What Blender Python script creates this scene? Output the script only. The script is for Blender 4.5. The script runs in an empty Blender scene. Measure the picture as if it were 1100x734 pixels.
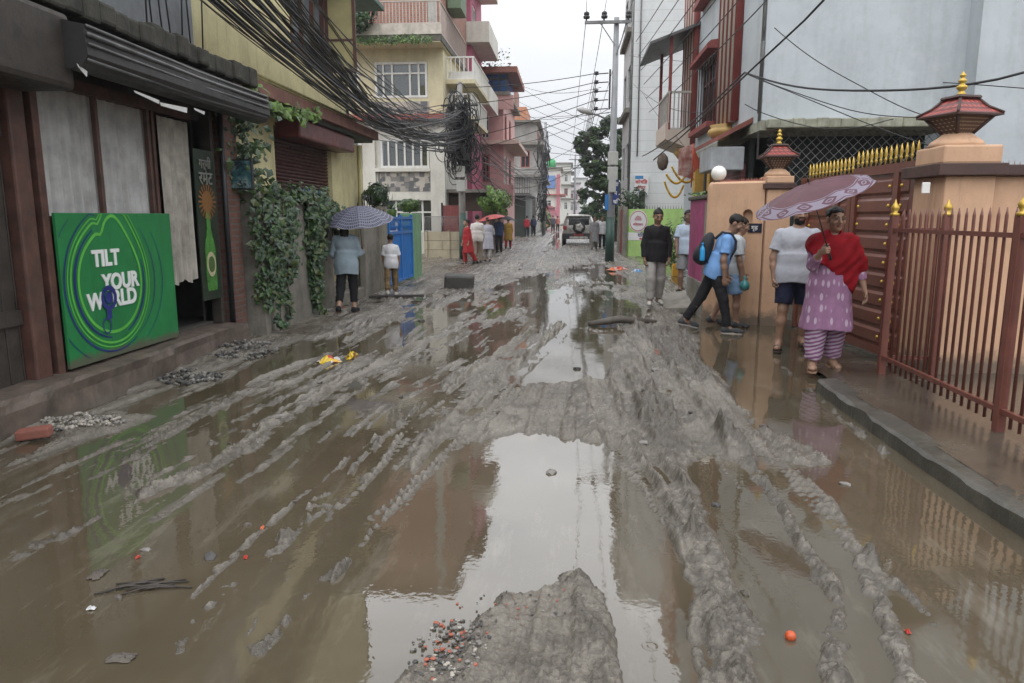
import bpy, bmesh, math, random
import numpy as np
from mathutils import Vector, Matrix

random.seed(7)
RNG = np.random.default_rng(11)
SC = bpy.context.scene
COL = SC.collection
R = math.radians

# ------------------------------------------------------------------ camera geometry (photo measurements)
FOC, PCX, PCY, VPX, VPY, CAMH = 780.0, 550.0, 367.0, 612.0, 232.0, 1.6
TH = math.atan((PCY - VPY) / FOC)
PS = math.atan((VPX - PCX) / FOC * math.cos(TH))
CR = Vector((math.cos(PS), math.sin(PS), 0))
CF = Vector((-math.sin(PS) * math.cos(TH), math.cos(PS) * math.cos(TH), -math.sin(TH)))
CU = CR.cross(CF)


def ray(px, py):
    return CF + CR * ((px - PCX) / FOC) - CU * ((py - PCY) / FOC)


def gz(px, py, z=0.0):            # a measured photo point on the level z
    d = ray(px, py)
    t = (z - CAMH) / d.z
    return (d.x * t, d.y * t)


def onx(px, py, X):               # a measured photo point on a house front X = const -> (Y, Z)
    d = ray(px, py)
    t = X / d.x
    return (d.y * t, CAMH + d.z * t)


def ony(px, py, Y):               # a measured photo point on a wall Y = const -> (X, Z)
    d = ray(px, py)
    t = Y / d.y
    return (d.x * t, CAMH + d.z * t)


# ------------------------------------------------------------------ mesh builder
class MB:
    def __init__(s):
        s.v = []; s.f = []; s.m = []; s.cur = 0; s.sm = []; s.smooth = False

    def add(s, vs, fs):
        o = len(s.v)
        s.v += [tuple(p) for p in vs]
        for f in fs:
            s.f.append(tuple(i + o for i in f)); s.m.append(s.cur); s.sm.append(s.smooth)
        return s

    def box(s, a, b):
        x0, x1 = sorted((a[0], b[0])); y0, y1 = sorted((a[1], b[1])); z0, z1 = sorted((a[2], b[2]))
        return s.add([(x0, y0, z0), (x1, y0, z0), (x1, y1, z0), (x0, y1, z0), (x0, y0, z1), (x1, y0, z1), (x1, y1, z1), (x0, y1, z1)],
                     [(0, 3, 2, 1), (4, 5, 6, 7), (0, 1, 5, 4), (1, 2, 6, 5), (2, 3, 7, 6), (3, 0, 4, 7)])

    def bbox(s, a, b, r=0.01):       # bevelled box
        bm = bmesh.new()
        bmesh.ops.create_cube(bm, size=1)
        c = [(a[i] + b[i]) / 2 for i in range(3)]; d = [abs(a[i] - b[i]) for i in range(3)]
        for v in bm.verts:
            v.co = Vector((c[0] + v.co.x * d[0], c[1] + v.co.y * d[1], c[2] + v.co.z * d[2]))
        bmesh.ops.bevel(bm, geom=bm.edges[:], offset=min(r, min(d) * .4), segments=2, affect='EDGES', profile=.5)
        return s.bm(bm)

    def bm(s, bm):
        bm.verts.index_update()
        s.add([tuple(v.co) for v in bm.verts], [[v.index for v in f.verts] for f in bm.faces])
        bm.free()
        return s

    def obox(s, p, q, w, h, up=(0, 0, 1)):   # bar from p to q, w across, h in the up direction
        p = Vector(p); q = Vector(q); d = (q - p).normalized(); up = Vector(up)
        if abs(d.dot(up)) > .99: up = Vector((0, 1, 0))
        a = d.cross(up).normalized(); u = a.cross(d)
        vs = [e + a * (i * w / 2) + u * (j * h / 2) for e in (p, q) for i, j in ((-1, -1), (1, -1), (1, 1), (-1, 1))]
        return s.add(vs, [(0, 1, 2, 3), (7, 6, 5, 4), (0, 4, 5, 1), (1, 5, 6, 2), (2, 6, 7, 3), (3, 7, 4, 0)])

    def tube(s, pts, r, n=6, caps=True, smooth=True):
        pts = [Vector(p) for p in pts]
        rs = r if isinstance(r, (list, tuple)) else [r] * len(pts)
        vs = []; fs = []
        up = None
        for i, p in enumerate(pts):
            d = (pts[min(i + 1, len(pts) - 1)] - pts[max(i - 1, 0)])
            d = d.normalized() if d.length > 1e-9 else Vector((0, 0, 1))
            if up is None:
                up = Vector((0, 0, 1)) if abs(d.z) < .9 else Vector((1, 0, 0))
            a = d.cross(up)
            if a.length < 1e-5: a = d.cross(Vector((1, .3, .2)))
            a.normalize(); up = a.cross(d).normalized()
            for k in range(n):
                t = 2 * math.pi * k / n
                vs.append(p + a * (math.cos(t) * rs[i]) + up * (math.sin(t) * rs[i]))
        for i in range(len(pts) - 1):
            for k in range(n):
                fs.append((i * n + k, i * n + (k + 1) % n, (i + 1) * n + (k + 1) % n, (i + 1) * n + k))
        if caps:
            fs.append(tuple(range(n - 1, -1, -1))); fs.append(tuple((len(pts) - 1) * n + k for k in range(n)))
        o = s.smooth; s.smooth = smooth; s.add(vs, fs); s.smooth = o
        return s

    def lathe(s, c, prof, n=16, smooth=True, rot=0):     # prof: [(r, z)]
        vs = []; fs = []
        for r, z in prof:
            for k in range(n):
                t = 2 * math.pi * k / n + rot
                vs.append((c[0] + r * math.cos(t), c[1] + r * math.sin(t), c[2] + z))
        m = len(prof)
        for i in range(m - 1):
            for k in range(n):
                fs.append((i * n + k, i * n + (k + 1) % n, (i + 1) * n + (k + 1) % n, (i + 1) * n + k))
        fs.append(tuple(range(n - 1, -1, -1))); fs.append(tuple((m - 1) * n + k for k in range(n)))
        o = s.smooth; s.smooth = smooth; s.add(vs, fs); s.smooth = o
        return s

    def prism(s, poly, axis, a, b):          # polygon in the two other axes, extruded along axis from a to b
        def P(u, v, w):
            return {'x': (w, u, v), 'y': (u, w, v), 'z': (u, v, w)}[axis]
        n = len(poly)
        vs = [P(u, v, a) for u, v in poly] + [P(u, v, b) for u, v in poly]
        fs = [tuple(range(n - 1, -1, -1)), tuple(range(n, 2 * n))] + [(i, (i + 1) % n, n + (i + 1) % n, n + i) for i in range(n)]
        return s.add(vs, fs)

    def wall_x(s, X, y0, y1, z0, z1, t, holes=()):       # wall in a plane X, thickness t (towards +/-), rectangular holes (y0,y1,z0,z1)
        return s._wall(lambda u, v, w: (X + w, u, v), y0, y1, z0, z1, t, holes)

    def wall_y(s, Y, x0, x1, z0, z1, t, holes=()):
        return s._wall(lambda u, v, w: (u, Y + w, v), x0, x1, z0, z1, t, holes)

    def _wall(s, P, u0, u1, v0, v1, t, holes):
        us = sorted({u0, u1, *[min(max(h[i], u0), u1) for h in holes for i in (0, 1)]})
        vs = sorted({v0, v1, *[min(max(h[i], v0), v1) for h in holes for i in (2, 3)]})
        nu, nv = len(us) - 1, len(vs) - 1
        def solid(i, j):
            if i < 0 or j < 0 or i >= nu or j >= nv: return False
            cu, cv = (us[i] + us[i + 1]) / 2, (vs[j] + vs[j + 1]) / 2
            return not any(h[0] < cu < h[1] and h[2] < cv < h[3] for h in holes)
        idx = {}; vv = []; ff = []
        def V(i, j, k):
            if (i, j, k) not in idx:
                idx[(i, j, k)] = len(vv); vv.append(P(us[i], vs[j], t * k))
            return idx[(i, j, k)]
        for i in range(nu):
            for j in range(nv):
                if not solid(i, j): continue
                for k in (0, 1):
                    ff.append((V(i, j, k), V(i + 1, j, k), V(i + 1, j + 1, k), V(i, j + 1, k)))
                for (di, dj, a, b) in ((-1, 0, (i, j), (i, j + 1)), (1, 0, (i + 1, j), (i + 1, j + 1)), (0, -1, (i, j), (i + 1, j)), (0, 1, (i, j + 1), (i + 1, j + 1))):
                    if not solid(i + di, j + dj):
                        ff.append((V(*a, 0), V(*b, 0), V(*b, 1), V(*a, 1)))
        return s.add(vv, ff)

    def build(s, name, mats, parent=None, loc=None, fix=False):
        if not isinstance(mats, (list, tuple)): mats = [mats]
        org = Vector(loc) if loc is not None else Vector((0, 0, 0))
        if parent is not None: org = ROOTLOC.get(parent.name, Vector((0, 0, 0)))
        me = bpy.data.meshes.new(name)
        me.from_pydata([(x - org.x, y - org.y, z - org.z) for x, y, z in s.v], [], s.f)
        me.polygons.foreach_set('material_index', s.m)
        me.polygons.foreach_set('use_smooth', s.sm)
        if fix:
            bm = bmesh.new(); bm.from_mesh(me); bmesh.ops.recalc_face_normals(bm, faces=bm.faces[:]); bm.to_mesh(me); bm.free()
        for m in mats: me.materials.append(m)
        me.update()
        o = bpy.data.objects.new(name, me)
        COL.objects.link(o)
        if parent is not None:
            o.parent = parent
            ROOTLOC[o.name] = org
        else:
            o.location = org
            ROOTLOC[o.name] = org
        return o


ROOTLOC = {}


def np_mesh(name, V, F, mats, parent=None, smooth=True, mi=None):
    me = bpy.data.meshes.new(name)
    F = np.asarray(F, dtype=np.int32); V = np.asarray(V, dtype=np.float32)
    n = F.shape[1]
    me.vertices.add(len(V)); me.vertices.foreach_set('co', V.ravel())
    me.loops.add(F.size); me.loops.foreach_set('vertex_index', F.ravel())
    me.polygons.add(len(F)); me.polygons.foreach_set('loop_start', np.arange(0, F.size, n, dtype=np.int32))
    me.polygons.foreach_set('use_smooth', np.full(len(F), smooth))
    for m in (mats if isinstance(mats, (list, tuple)) else [mats]): me.materials.append(m)
    if mi is not None: me.polygons.foreach_set('material_index', np.asarray(mi, dtype=np.int32))
    me.update(calc_edges=True); me.validate()
    o = bpy.data.objects.new(name, me); COL.objects.link(o)
    if parent is not None: o.parent = parent
    return o


def empty(name, loc):
    o = bpy.data.objects.new(name, None); COL.objects.link(o)
    o.location = loc; o.empty_display_size = .1
    ROOTLOC[o.name] = Vector(loc)
    return o


def tag(o, label=None, cat=None, group=None, kind=None):
    if label: o['label'] = label
    if cat: o['category'] = cat
    if group: o['group'] = group
    if kind: o['kind'] = kind
    return o


def thing(name, label, cat, loc, group=None):
    return tag(empty(name, loc), label, cat, group)


def copy_tree(o, parent=None):
    c = o.copy(); COL.objects.link(c)
    if parent is not None: c.parent = parent
    ROOTLOC[c.name] = ROOTLOC.get(o.name, Vector((0, 0, 0)))
    for ch in list(o.children): copy_tree(ch, c)
    return c


# ------------------------------------------------------------------ materials
def _nt(name):
    m = bpy.data.materials.new(name); m.use_nodes = True
    nt = m.node_tree
    return m, nt, nt.nodes['Principled BSDF']


def _n(nt, t, **kw):
    n = nt.nodes.new(t)
    for k, v in kw.items():
        if k in n.inputs: n.inputs[k].default_value = v
        else: setattr(n, k, v)
    return n


def rgba(c): return (c[0], c[1], c[2], 1)


def noise(nt, vec, scale, detail=5, rough=.6, sv=None):
    if sv is not None:
        mp = nt.nodes.new('ShaderNodeMapping'); mp.inputs['Scale'].default_value = sv
        nt.links.new(vec, mp.inputs['Vector']); vec = mp.outputs['Vector']
    n = nt.nodes.new('ShaderNodeTexNoise')
    n.inputs['Scale'].default_value = scale; n.inputs['Detail'].default_value = detail; n.inputs['Roughness'].default_value = rough
    nt.links.new(vec, n.inputs['Vector'])
    return n.outputs['Fac']


def ramp(nt, fac, p0, p1, c0=(0, 0, 0), c1=(1, 1, 1)):
    r = nt.nodes.new('ShaderNodeValToRGB')
    r.color_ramp.elements[0].position = p0; r.color_ramp.elements[0].color = rgba(c0)
    r.color_ramp.elements[1].position = p1; r.color_ramp.elements[1].color = rgba(c1)
    nt.links.new(fac, r.inputs['Fac'])
    return r.outputs['Color']


def mix(nt, fac, a, b, mode='MIX'):
    m = nt.nodes.new('ShaderNodeMix'); m.data_type = 'RGBA'; m.blend_type = mode
    for s, v in ((m.inputs['Factor'], fac), (m.inputs['A'], a), (m.inputs['B'], b)):
        if isinstance(v, (int, float)): s.default_value = v
        elif isinstance(v, tuple): s.default_value = rgba(v)
        else: nt.links.new(v, s)
    return m.outputs['Result']


def math_(nt, op, a, b=None, c=None):
    m = nt.nodes.new('ShaderNodeMath'); m.operation = op
    for i, v in enumerate((a, b, c)):
        if v is None: continue
        if isinstance(v, (int, float)): m.inputs[i].default_value = v
        else: nt.links.new(v, m.inputs[i])
    return m.outputs[0]


def bumpn(nt, bsdf, h, strength=.3, dist=.02):
    b = nt.nodes.new('ShaderNodeBump'); b.inputs['Strength'].default_value = strength; b.inputs['Distance'].default_value = dist
    nt.links.new(h, b.inputs['Height']); nt.links.new(b.outputs['Normal'], bsdf.inputs['Normal'])


MATS = {}


def M(name, col, rough=.6, var=.18, vs=4, bump=.15, bs=40, grime=0, gcol=(.05, .045, .035), gs=(1.2, 1.2, .25), metal=0, spec=.5, brick=None, wave=None, splash=0, bd=.01, coat=0):
    """Procedural paint, plaster, cloth, metal, brick (brick = (second colour, mortar, w, h)), corrugation (wave = (axis, scale))."""
    if name in MATS: return MATS[name]
    m, nt, b = _nt(name)
    tc = nt.nodes.new('ShaderNodeTexCoord').outputs['Object']
    n1 = noise(nt, tc, vs, 6)
    lo = tuple(c * (1 - var) for c in col); hi = tuple(min(1, c * (1 + var)) for c in col)
    c = ramp(nt, n1, .3, .7, lo, hi)
    h = noise(nt, tc, bs, 4)
    if brick:
        sep = nt.nodes.new('ShaderNodeSeparateXYZ'); nt.links.new(tc, sep.inputs[0])
        cmb = nt.nodes.new('ShaderNodeCombineXYZ')
        nt.links.new(math_(nt, 'ADD', sep.outputs[0], sep.outputs[1]), cmb.inputs[0]); nt.links.new(sep.outputs[2], cmb.inputs[1])
        br = nt.nodes.new('ShaderNodeTexBrick')
        br.inputs['Scale'].default_value = 1; br.inputs['Brick Width'].default_value = brick[2]; br.inputs['Row Height'].default_value = brick[3]
        br.inputs['Mortar Size'].default_value = .012; br.inputs['Mortar Smooth'].default_value = .2
        nt.links.new(c, br.inputs['Color1']); br.inputs['Color2'].default_value = rgba(brick[0]); br.inputs['Mortar'].default_value = rgba(brick[1])
        nt.links.new(cmb.outputs[0], br.inputs['Vector'])
        c = br.outputs['Color']
        h = math_(nt, 'SUBTRACT', math_(nt, 'MULTIPLY', h, .3), br.outputs['Fac'])
    if wave:
        sep = nt.nodes.new('ShaderNodeSeparateXYZ'); nt.links.new(tc, sep.inputs[0])
        w = math_(nt, 'SINE', math_(nt, 'MULTIPLY', sep.outputs[wave[0]], wave[1] * 2 * math.pi))
        h = math_(nt, 'ADD', math_(nt, 'MULTIPLY', h, .2), w)
    if grime:
        g = noise(nt, tc, 2.2, 8, .7, gs)
        g2 = noise(nt, tc, 9, 6, .7)
        gf = ramp(nt, math_(nt, 'ADD', math_(nt, 'MULTIPLY', g, .7), math_(nt, 'MULTIPLY', g2, .3)), .47, .72)
        c = mix(nt, math_(nt, 'MULTIPLY', gf, grime), c, gcol)
    if splash:      # mud thrown up against the foot of a wall, and run-off stains from its top
        sp = nt.nodes.new('ShaderNodeSeparateXYZ'); nt.links.new(tc, sp.inputs[0])
        k = math_(nt, 'ADD', math_(nt, 'MULTIPLY', noise(nt, tc, 5, 8, .75), 1.5), math_(nt, 'MULTIPLY', sp.outputs[2], -1.25 / splash))
        c = mix(nt, math_(nt, 'MULTIPLY', ramp(nt, k, .12, .52), .85), c, (.10, .085, .066))
        c = mix(nt, math_(nt, 'MULTIPLY', ramp(nt, noise(nt, tc, 3.2, 9, .75, (2.2, 2.2, .22)), .55, .68), .40), c, tuple(x * .42 for x in col))
        c = mix(nt, math_(nt, 'MULTIPLY', ramp(nt, noise(nt, tc, 60, 3, .6), .64, .70), .45), c, (.13, .11, .085))
    nt.links.new(c, b.inputs['Base Color'])
    rr = ramp(nt, noise(nt, tc, vs * 2.3, 4), .3, .7, (rough * .8,) * 3, (min(1, rough * 1.15),) * 3)
    nt.links.new(rr, b.inputs['Roughness'])
    b.inputs['Metallic'].default_value = metal
    b.inputs['Specular IOR Level'].default_value = spec
    if coat: b.inputs['Coat Weight'].default_value = coat
    if bump: bumpn(nt, b, h, bump, bd)
    MATS[name] = m
    return m


# ------------------------------------------------------------------ numpy noise
_PERM = RNG.permutation(512)
_GRAD = RNG.uniform(-1, 1, (512,)).astype(np.float32)


def vnoise(x, y):
    xi = np.floor(x).astype(np.int64); yi = np.floor(y).astype(np.int64)
    fx = x - xi; fy = y - yi
    fx = fx * fx * fx * (fx * (fx * 6 - 15) + 10); fy = fy * fy * fy * (fy * (fy * 6 - 15) + 10)
    def g(a, b): return _GRAD[_PERM[(_PERM[a & 511] + b) & 511]]
    n00 = g(xi, yi); n10 = g(xi + 1, yi); n01 = g(xi, yi + 1); n11 = g(xi + 1, yi + 1)
    return (n00 * (1 - fx) + n10 * fx) * (1 - fy) + (n01 * (1 - fx) + n11 * fx) * fy


def fbm(x, y, o=4, gain=.5):
    a = 1; s = 0; t = 0
    for k in range(o):
        s = s + a * vnoise(x * 2 ** k + 17.3 * k, y * 2 ** k - 9.1 * k); t += a; a *= gain
    return s / t


def worley(x, y):
    """distance to the nearest and second nearest jittered lattice point, and a random value per cell"""
    xi = np.floor(x).astype(np.int64); yi = np.floor(y).astype(np.int64)
    d1 = np.full(x.shape, 9.); d2 = np.full(x.shape, 9.); rv = np.zeros(x.shape)
    for i in (-1, 0, 1):
        for j in (-1, 0, 1):
            h = _PERM[(_PERM[(xi + i) & 511] + yi + j) & 511]
            px = xi + i + .5 + .45 * _GRAD[h]; py = yi + j + .5 + .45 * _GRAD[(h + 97) & 511]
            d = np.hypot(x - px, y - py)
            near = d < d1
            d2 = np.where(near, d1, np.minimum(d2, d)); rv = np.where(near, _GRAD[(h + 211) & 511], rv); d1 = np.where(near, d, d1)
    return d1, d2, rv


def vnoise3(P, f):
    x, y, z = P[:, 0] * f, P[:, 1] * f, P[:, 2] * f
    return (vnoise(x + 3.1, y + z * .71) + vnoise(y - 7.7, z + x * .37) + vnoise(z + 1.9, x - y * .53)) / 3
# ------------------------------------------------------------------ materials of the ground
def mud_material():
    m, nt, b = _nt('wet_grey_mud')
    tc = nt.nodes.new('ShaderNodeTexCoord').outputs['Object']
    n1 = noise(nt, tc, 1.3, 7, .65); n2 = noise(nt, tc, 9, 8, .72); n3 = noise(nt, tc, 75, 4, .65); n4 = noise(nt, tc, 3.2, 8, .75, (1.6, .8, 1))
    at = nt.nodes.new('ShaderNodeAttribute'); at.attribute_name = 'churn_crease_shade'; ch = at.outputs['Fac']
    aw = nt.nodes.new('ShaderNodeAttribute'); aw.attribute_name = 'soaked_crease_shade'; sk = aw.outputs['Fac']
    c = ramp(nt, n1, .3, .72, (.130, .114, .090), (.215, .192, .158))
    # wetter, browner churned earth in patches, painted crease shade; dried pale skin; grit
    c = mix(nt, ramp(nt, math_(nt, 'ADD', ch, math_(nt, 'MULTIPLY', math_(nt, 'SUBTRACT', n4, .5), 1.4)), .22, .75, (0,) * 3, (.85,) * 3), c, (.080, .068, .052))
    c = mix(nt, math_(nt, 'MULTIPLY', ramp(nt, n2, .56, .66), .5), c, (.075, .064, .05))
    c = mix(nt, math_(nt, 'MULTIPLY', sk, .7), c, (.052, .043, .031))  # dark waterline margin, and shade painted into the creases between clods
    c = mix(nt, math_(nt, 'MULTIPLY', ramp(nt, n3, .60, .70), .45), c, (.27, .25, .215))
    c = mix(nt, math_(nt, 'MULTIPLY', ramp(nt, noise(nt, tc, 48, 4, .6), .60, .68), .55), c, (.045, .038, .030))
    nt.links.new(c, b.inputs['Base Color'])
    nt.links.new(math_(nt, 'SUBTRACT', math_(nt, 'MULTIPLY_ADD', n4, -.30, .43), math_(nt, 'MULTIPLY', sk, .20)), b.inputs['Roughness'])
    b.inputs['Specular IOR Level'].default_value = .7
    h = math_(nt, 'ADD', math_(nt, 'MULTIPLY', n3, .45), math_(nt, 'MULTIPLY', noise(nt, tc, 26, 6, .75), 1.2))
    bumpn(nt, b, h, .75, .018)
    return m


def water_material():
    m, nt, b = _nt('murky_puddle_water')
    tc = nt.nodes.new('ShaderNodeTexCoord').outputs['Object']
    c = ramp(nt, noise(nt, tc, .9, 6, .6), .3, .7, (.060, .048, .030), (.092, .075, .050))
    c = mix(nt, math_(nt, 'MULTIPLY', ramp(nt, noise(nt, tc, 2.2, 8, .7, (2.2, .5, 1)), .54, .70), .75), c, (.150, .131, .100))
    nt.links.new(c, b.inputs['Base Color'])
    nt.links.new(ramp(nt, noise(nt, tc, 1.7, 5, .6), .42, .75, (.012,) * 3, (.10,) * 3), b.inputs['Roughness'])
    b.inputs['IOR'].default_value = 1.75
    h = math_(nt, 'ADD', math_(nt, 'MULTIPLY', noise(nt, tc, 3.0, 2, .5, (1, .5, 1)), .45), math_(nt, 'MULTIPLY', noise(nt, tc, 24, 2, .5), .06))
    # rings where rain drops land
    vo = nt.nodes.new('ShaderNodeTexVoronoi'); vo.inputs['Scale'].default_value = 2.3; vo.inputs['Randomness'].default_value = 1
    nt.links.new(tc, vo.inputs['Vector'])
    d = vo.outputs['Distance']
    rg = math_(nt, 'MULTIPLY', math_(nt, 'SINE', math_(nt, 'MULTIPLY', d, 150)), math_(nt, 'LESS_THAN', d, .085))
    sepc = nt.nodes.new('ShaderNodeSeparateColor'); nt.links.new(vo.outputs['Color'], sepc.inputs[0])
    rg = math_(nt, 'MULTIPLY', rg, math_(nt, 'GREATER_THAN', sepc.outputs[0], .72))
    h = math_(nt, 'ADD', h, math_(nt, 'MULTIPLY', rg, .035))
    bumpn(nt, b, h, .10, .05)
    return m


def sd_poly(x, y, poly):
    """signed distance to a polygon, positive inside"""
    d2 = np.full(x.shape, 1e9); inside = np.zeros(x.shape, bool)
    n = len(poly)
    for i in range(n):
        ax, ay = poly[i]; bx, by = poly[(i + 1) % n]
        ex, ey = bx - ax, by - ay
        t = np.clip(((x - ax) * ex + (y - ay) * ey) / (ex * ex + ey * ey + 1e-12), 0, 1)
        d2 = np.minimum(d2, (x - ax - t * ex) ** 2 + (y - ay - t * ey) ** 2)
        c = ((ay > y) != (by > y)) & (x < (bx - ax) * (y - ay) / (by - ay + 1e-12) + ax)
        inside ^= c
    d = np.sqrt(d2)
    return np.where(inside, d, -d)


def sd_line(x, y, pts):
    """distance to a polyline, arc length along it, signed side"""
    d2 = np.full(x.shape, 1e9); s = np.zeros(x.shape); sg = np.zeros(x.shape); acc = 0
    for i in range(len(pts) - 1):
        ax, ay = pts[i]; bx, by = pts[i + 1]
        ex, ey = bx - ax, by - ay; L = math.hypot(ex, ey)
        t = np.clip(((x - ax) * ex + (y - ay) * ey) / (L * L + 1e-12), 0, 1)
        q = (x - ax - t * ex) ** 2 + (y - ay - t * ey) ** 2
        k = q < d2
        d2 = np.where(k, q, d2); s = np.where(k, acc + t * L, s)
        sg = np.where(k, ((x - ax) * ey - (y - ay) * ex) / L, sg); acc += L
    return np.sqrt(d2), s, sg


def sst(a, b, x):
    t = np.clip((x - a) / (b - a), 0, 1)
    return t * t * (3 - 2 * t)


PX = lambda *pts: [gz(*p) for p in pts]
LANDS = [  # outline in photo measurements, height, edge softness, clods, edge warp
    (PX((440, 500), (470, 455), (520, 425), (558, 410), (640, 404), (655, 385), (700, 400), (760, 470), (745, 505), (695, 508), (668, 494), (650, 486), (610, 479), (560, 474), (505, 484)), .035, .30, .5, .10),
    (PX((642, 402), (650, 368), (662, 350), (690, 343), (696, 330), (735, 328), (748, 352), (768, 388), (790, 412), (806, 436), (815, 452), (858, 468), (905, 500), (862, 506), (800, 498), (765, 500), (740, 512), (690, 500)), .05, .25, 1.0, .10),
    (PX((690, 335), (650, 318), (668, 300), (640, 284), (600, 268), (600, 252), (660, 252), (700, 285), (755, 318), (740, 335)), .036, .4, .7, .25),
    (PX((606, 340), (617, 350), (566, 408), (498, 470), (440, 515), (385, 552), (360, 560), (405, 500), (440, 455), (490, 405), (548, 362)), .025, .28, .7, .10),
    (PX((300, 355), (390, 325), (440, 300), (470, 282), (520, 262), (560, 250), (600, 250), (585, 290), (545, 308), (470, 318), (440, 345), (330, 372)), .030, .5, .8, .3),
    (PX((496, 660), (530, 636), (604, 624), (612, 614), (632, 618), (657, 638), (672, 690), (680, 760), (395, 760), (430, 716), (478, 698)), .024, .10, .45, .03),
    (PX((640, 284), (560, 300), (500, 305), (520, 290), (590, 268), (650, 262)), .02, .4, .6, .3),
    (PX((180, 392), (237, 375), (330, 352), (345, 362), (240, 400), (130, 430)), .03, .35, .4, .15),
    (PX((60, 452), (130, 440), (190, 445), (100, 478), (10, 500)), .03, .2, .5, .06),
]
RIDGES = [  # outline, half width, height, roughness
    (PX((700, 425), (695, 455), (722, 500), (742, 560), (772, 615), (790, 680), (797, 760)), .085, .058, .9),
    (PX((668, 470), (690, 510), (712, 545), (735, 590)), .07, .05, .8),
    (PX((736, 585), (758, 640), (766, 690), (762, 760)), .045, .05, .8),
    (PX((770, 470), (800, 490), (836, 545), (852, 572), (884, 612), (904, 652), (893, 700), (905, 760)), .07, .050, .9),
    (PX((850, 508), (890, 552), (920, 592), (946, 640), (966, 690), (990, 760)), .075, .06, .7),
    (PX((905, 575), (940, 605), (1000, 660), (1024, 690)), .03, .035, .8),
    (PX((842, 395), (880, 428), (910, 452), (952, 486)), .05, .035, .8),
    (PX((930, 430), (975, 462)), .03, .02, .8),
    (PX((612, 616), (634, 650), (642, 690), (655, 760)), .07, .020, .5),
    (PX((500, 395), (400, 480), (330, 550), (300, 600)), .06, .022, .6),
    (PX((560, 335), (480, 370), (400, 405), (330, 440), (230, 500), (120, 545), (30, 595)), .10, .024, .7),
    (PX((450, 360), (380, 392), (290, 435), (215, 482), (150, 512)), .09, .022, .7),
    (PX((330, 400), (260, 425), (190, 460), (140, 492)), .08, .028, .9),
    (PX((560, 420), (480, 490), (400, 570), (330, 640), (280, 700)), .045, .022, .9),
    (PX((440, 470), (370, 530), (280, 600), (230, 650), (190, 700)), .05, .022, .8),
    (PX((690, 345), (650, 356), (625, 352)), .10, .05, 1.0),
    (PX((470, 320), (420, 340), (380, 365)), .12, .04, 1.0),
    (PX((530, 300), (490, 318), (470, 330)), .13, .05, 1.0),
]
RIDGES += [(PX(*pts), hw, ht, .15) for pts, hw, ht in (
    (((630, 402), (640, 440), (655, 480), (690, 525), (722, 580), (745, 640), (752, 760)), .020, .040),
    (((655, 400), (662, 440), (680, 485), (712, 530), (740, 590)), .020, .040),
    (((672, 400), (684, 440), (702, 480), (728, 525), (750, 570)), .020, .035),
    (((712, 400), (735, 440), (770, 490), (800, 540)), .022, .035),
    (((745, 400), (790, 450), (830, 500)), .022, .035),
    (((575, 350), (500, 405), (430, 470), (385, 525), (350, 560)), .025, .045),
    (((600, 352), (530, 410), (470, 455), (420, 505)), .022, .045),
    (((611, 360), (562, 405), (502, 460), (442, 520), (392, 562)), .025, .045),
    (((520, 340), (430, 380), (330, 425), (260, 465)), .03, .04),
    (((480, 355), (380, 405), (300, 450), (220, 500), (150, 540)), .028, .045),
    (((400, 470), (330, 530), (270, 580), (210, 640)), .022, .038),
    (((330, 600), (280, 660), (240, 720)), .018, .030),
    (((470, 500), (400, 570), (340, 640)), .016, .030))]
TRACKS = [  # tyre prints: centre line, half width, depth, tread pitch
    (PX((590, 352), (520, 405), (460, 450), (405, 505), (360, 550)), .16, .035, .09),
    (PX((560, 412), (500, 470), (440, 530), (380, 590)), .13, .025, .08),
    (PX((640, 415), (652, 450), (672, 500), (700, 560)), .12, .030, .07),
    (PX((690, 395), (735, 440), (768, 500), (790, 560)), .13, .035, .07),
    (PX((730, 400), (790, 450), (850, 520), (900, 590)), .13, .030, .08),
    (PX((600, 418), (590, 450), (585, 480)), .14, .020, .06),
    (PX((655, 330), (690, 370), (720, 420)), .13, .03, .08),
    (PX((480, 300), (440, 330), (380, 370), (300, 410)), .14, .03, .09),
]


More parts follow.
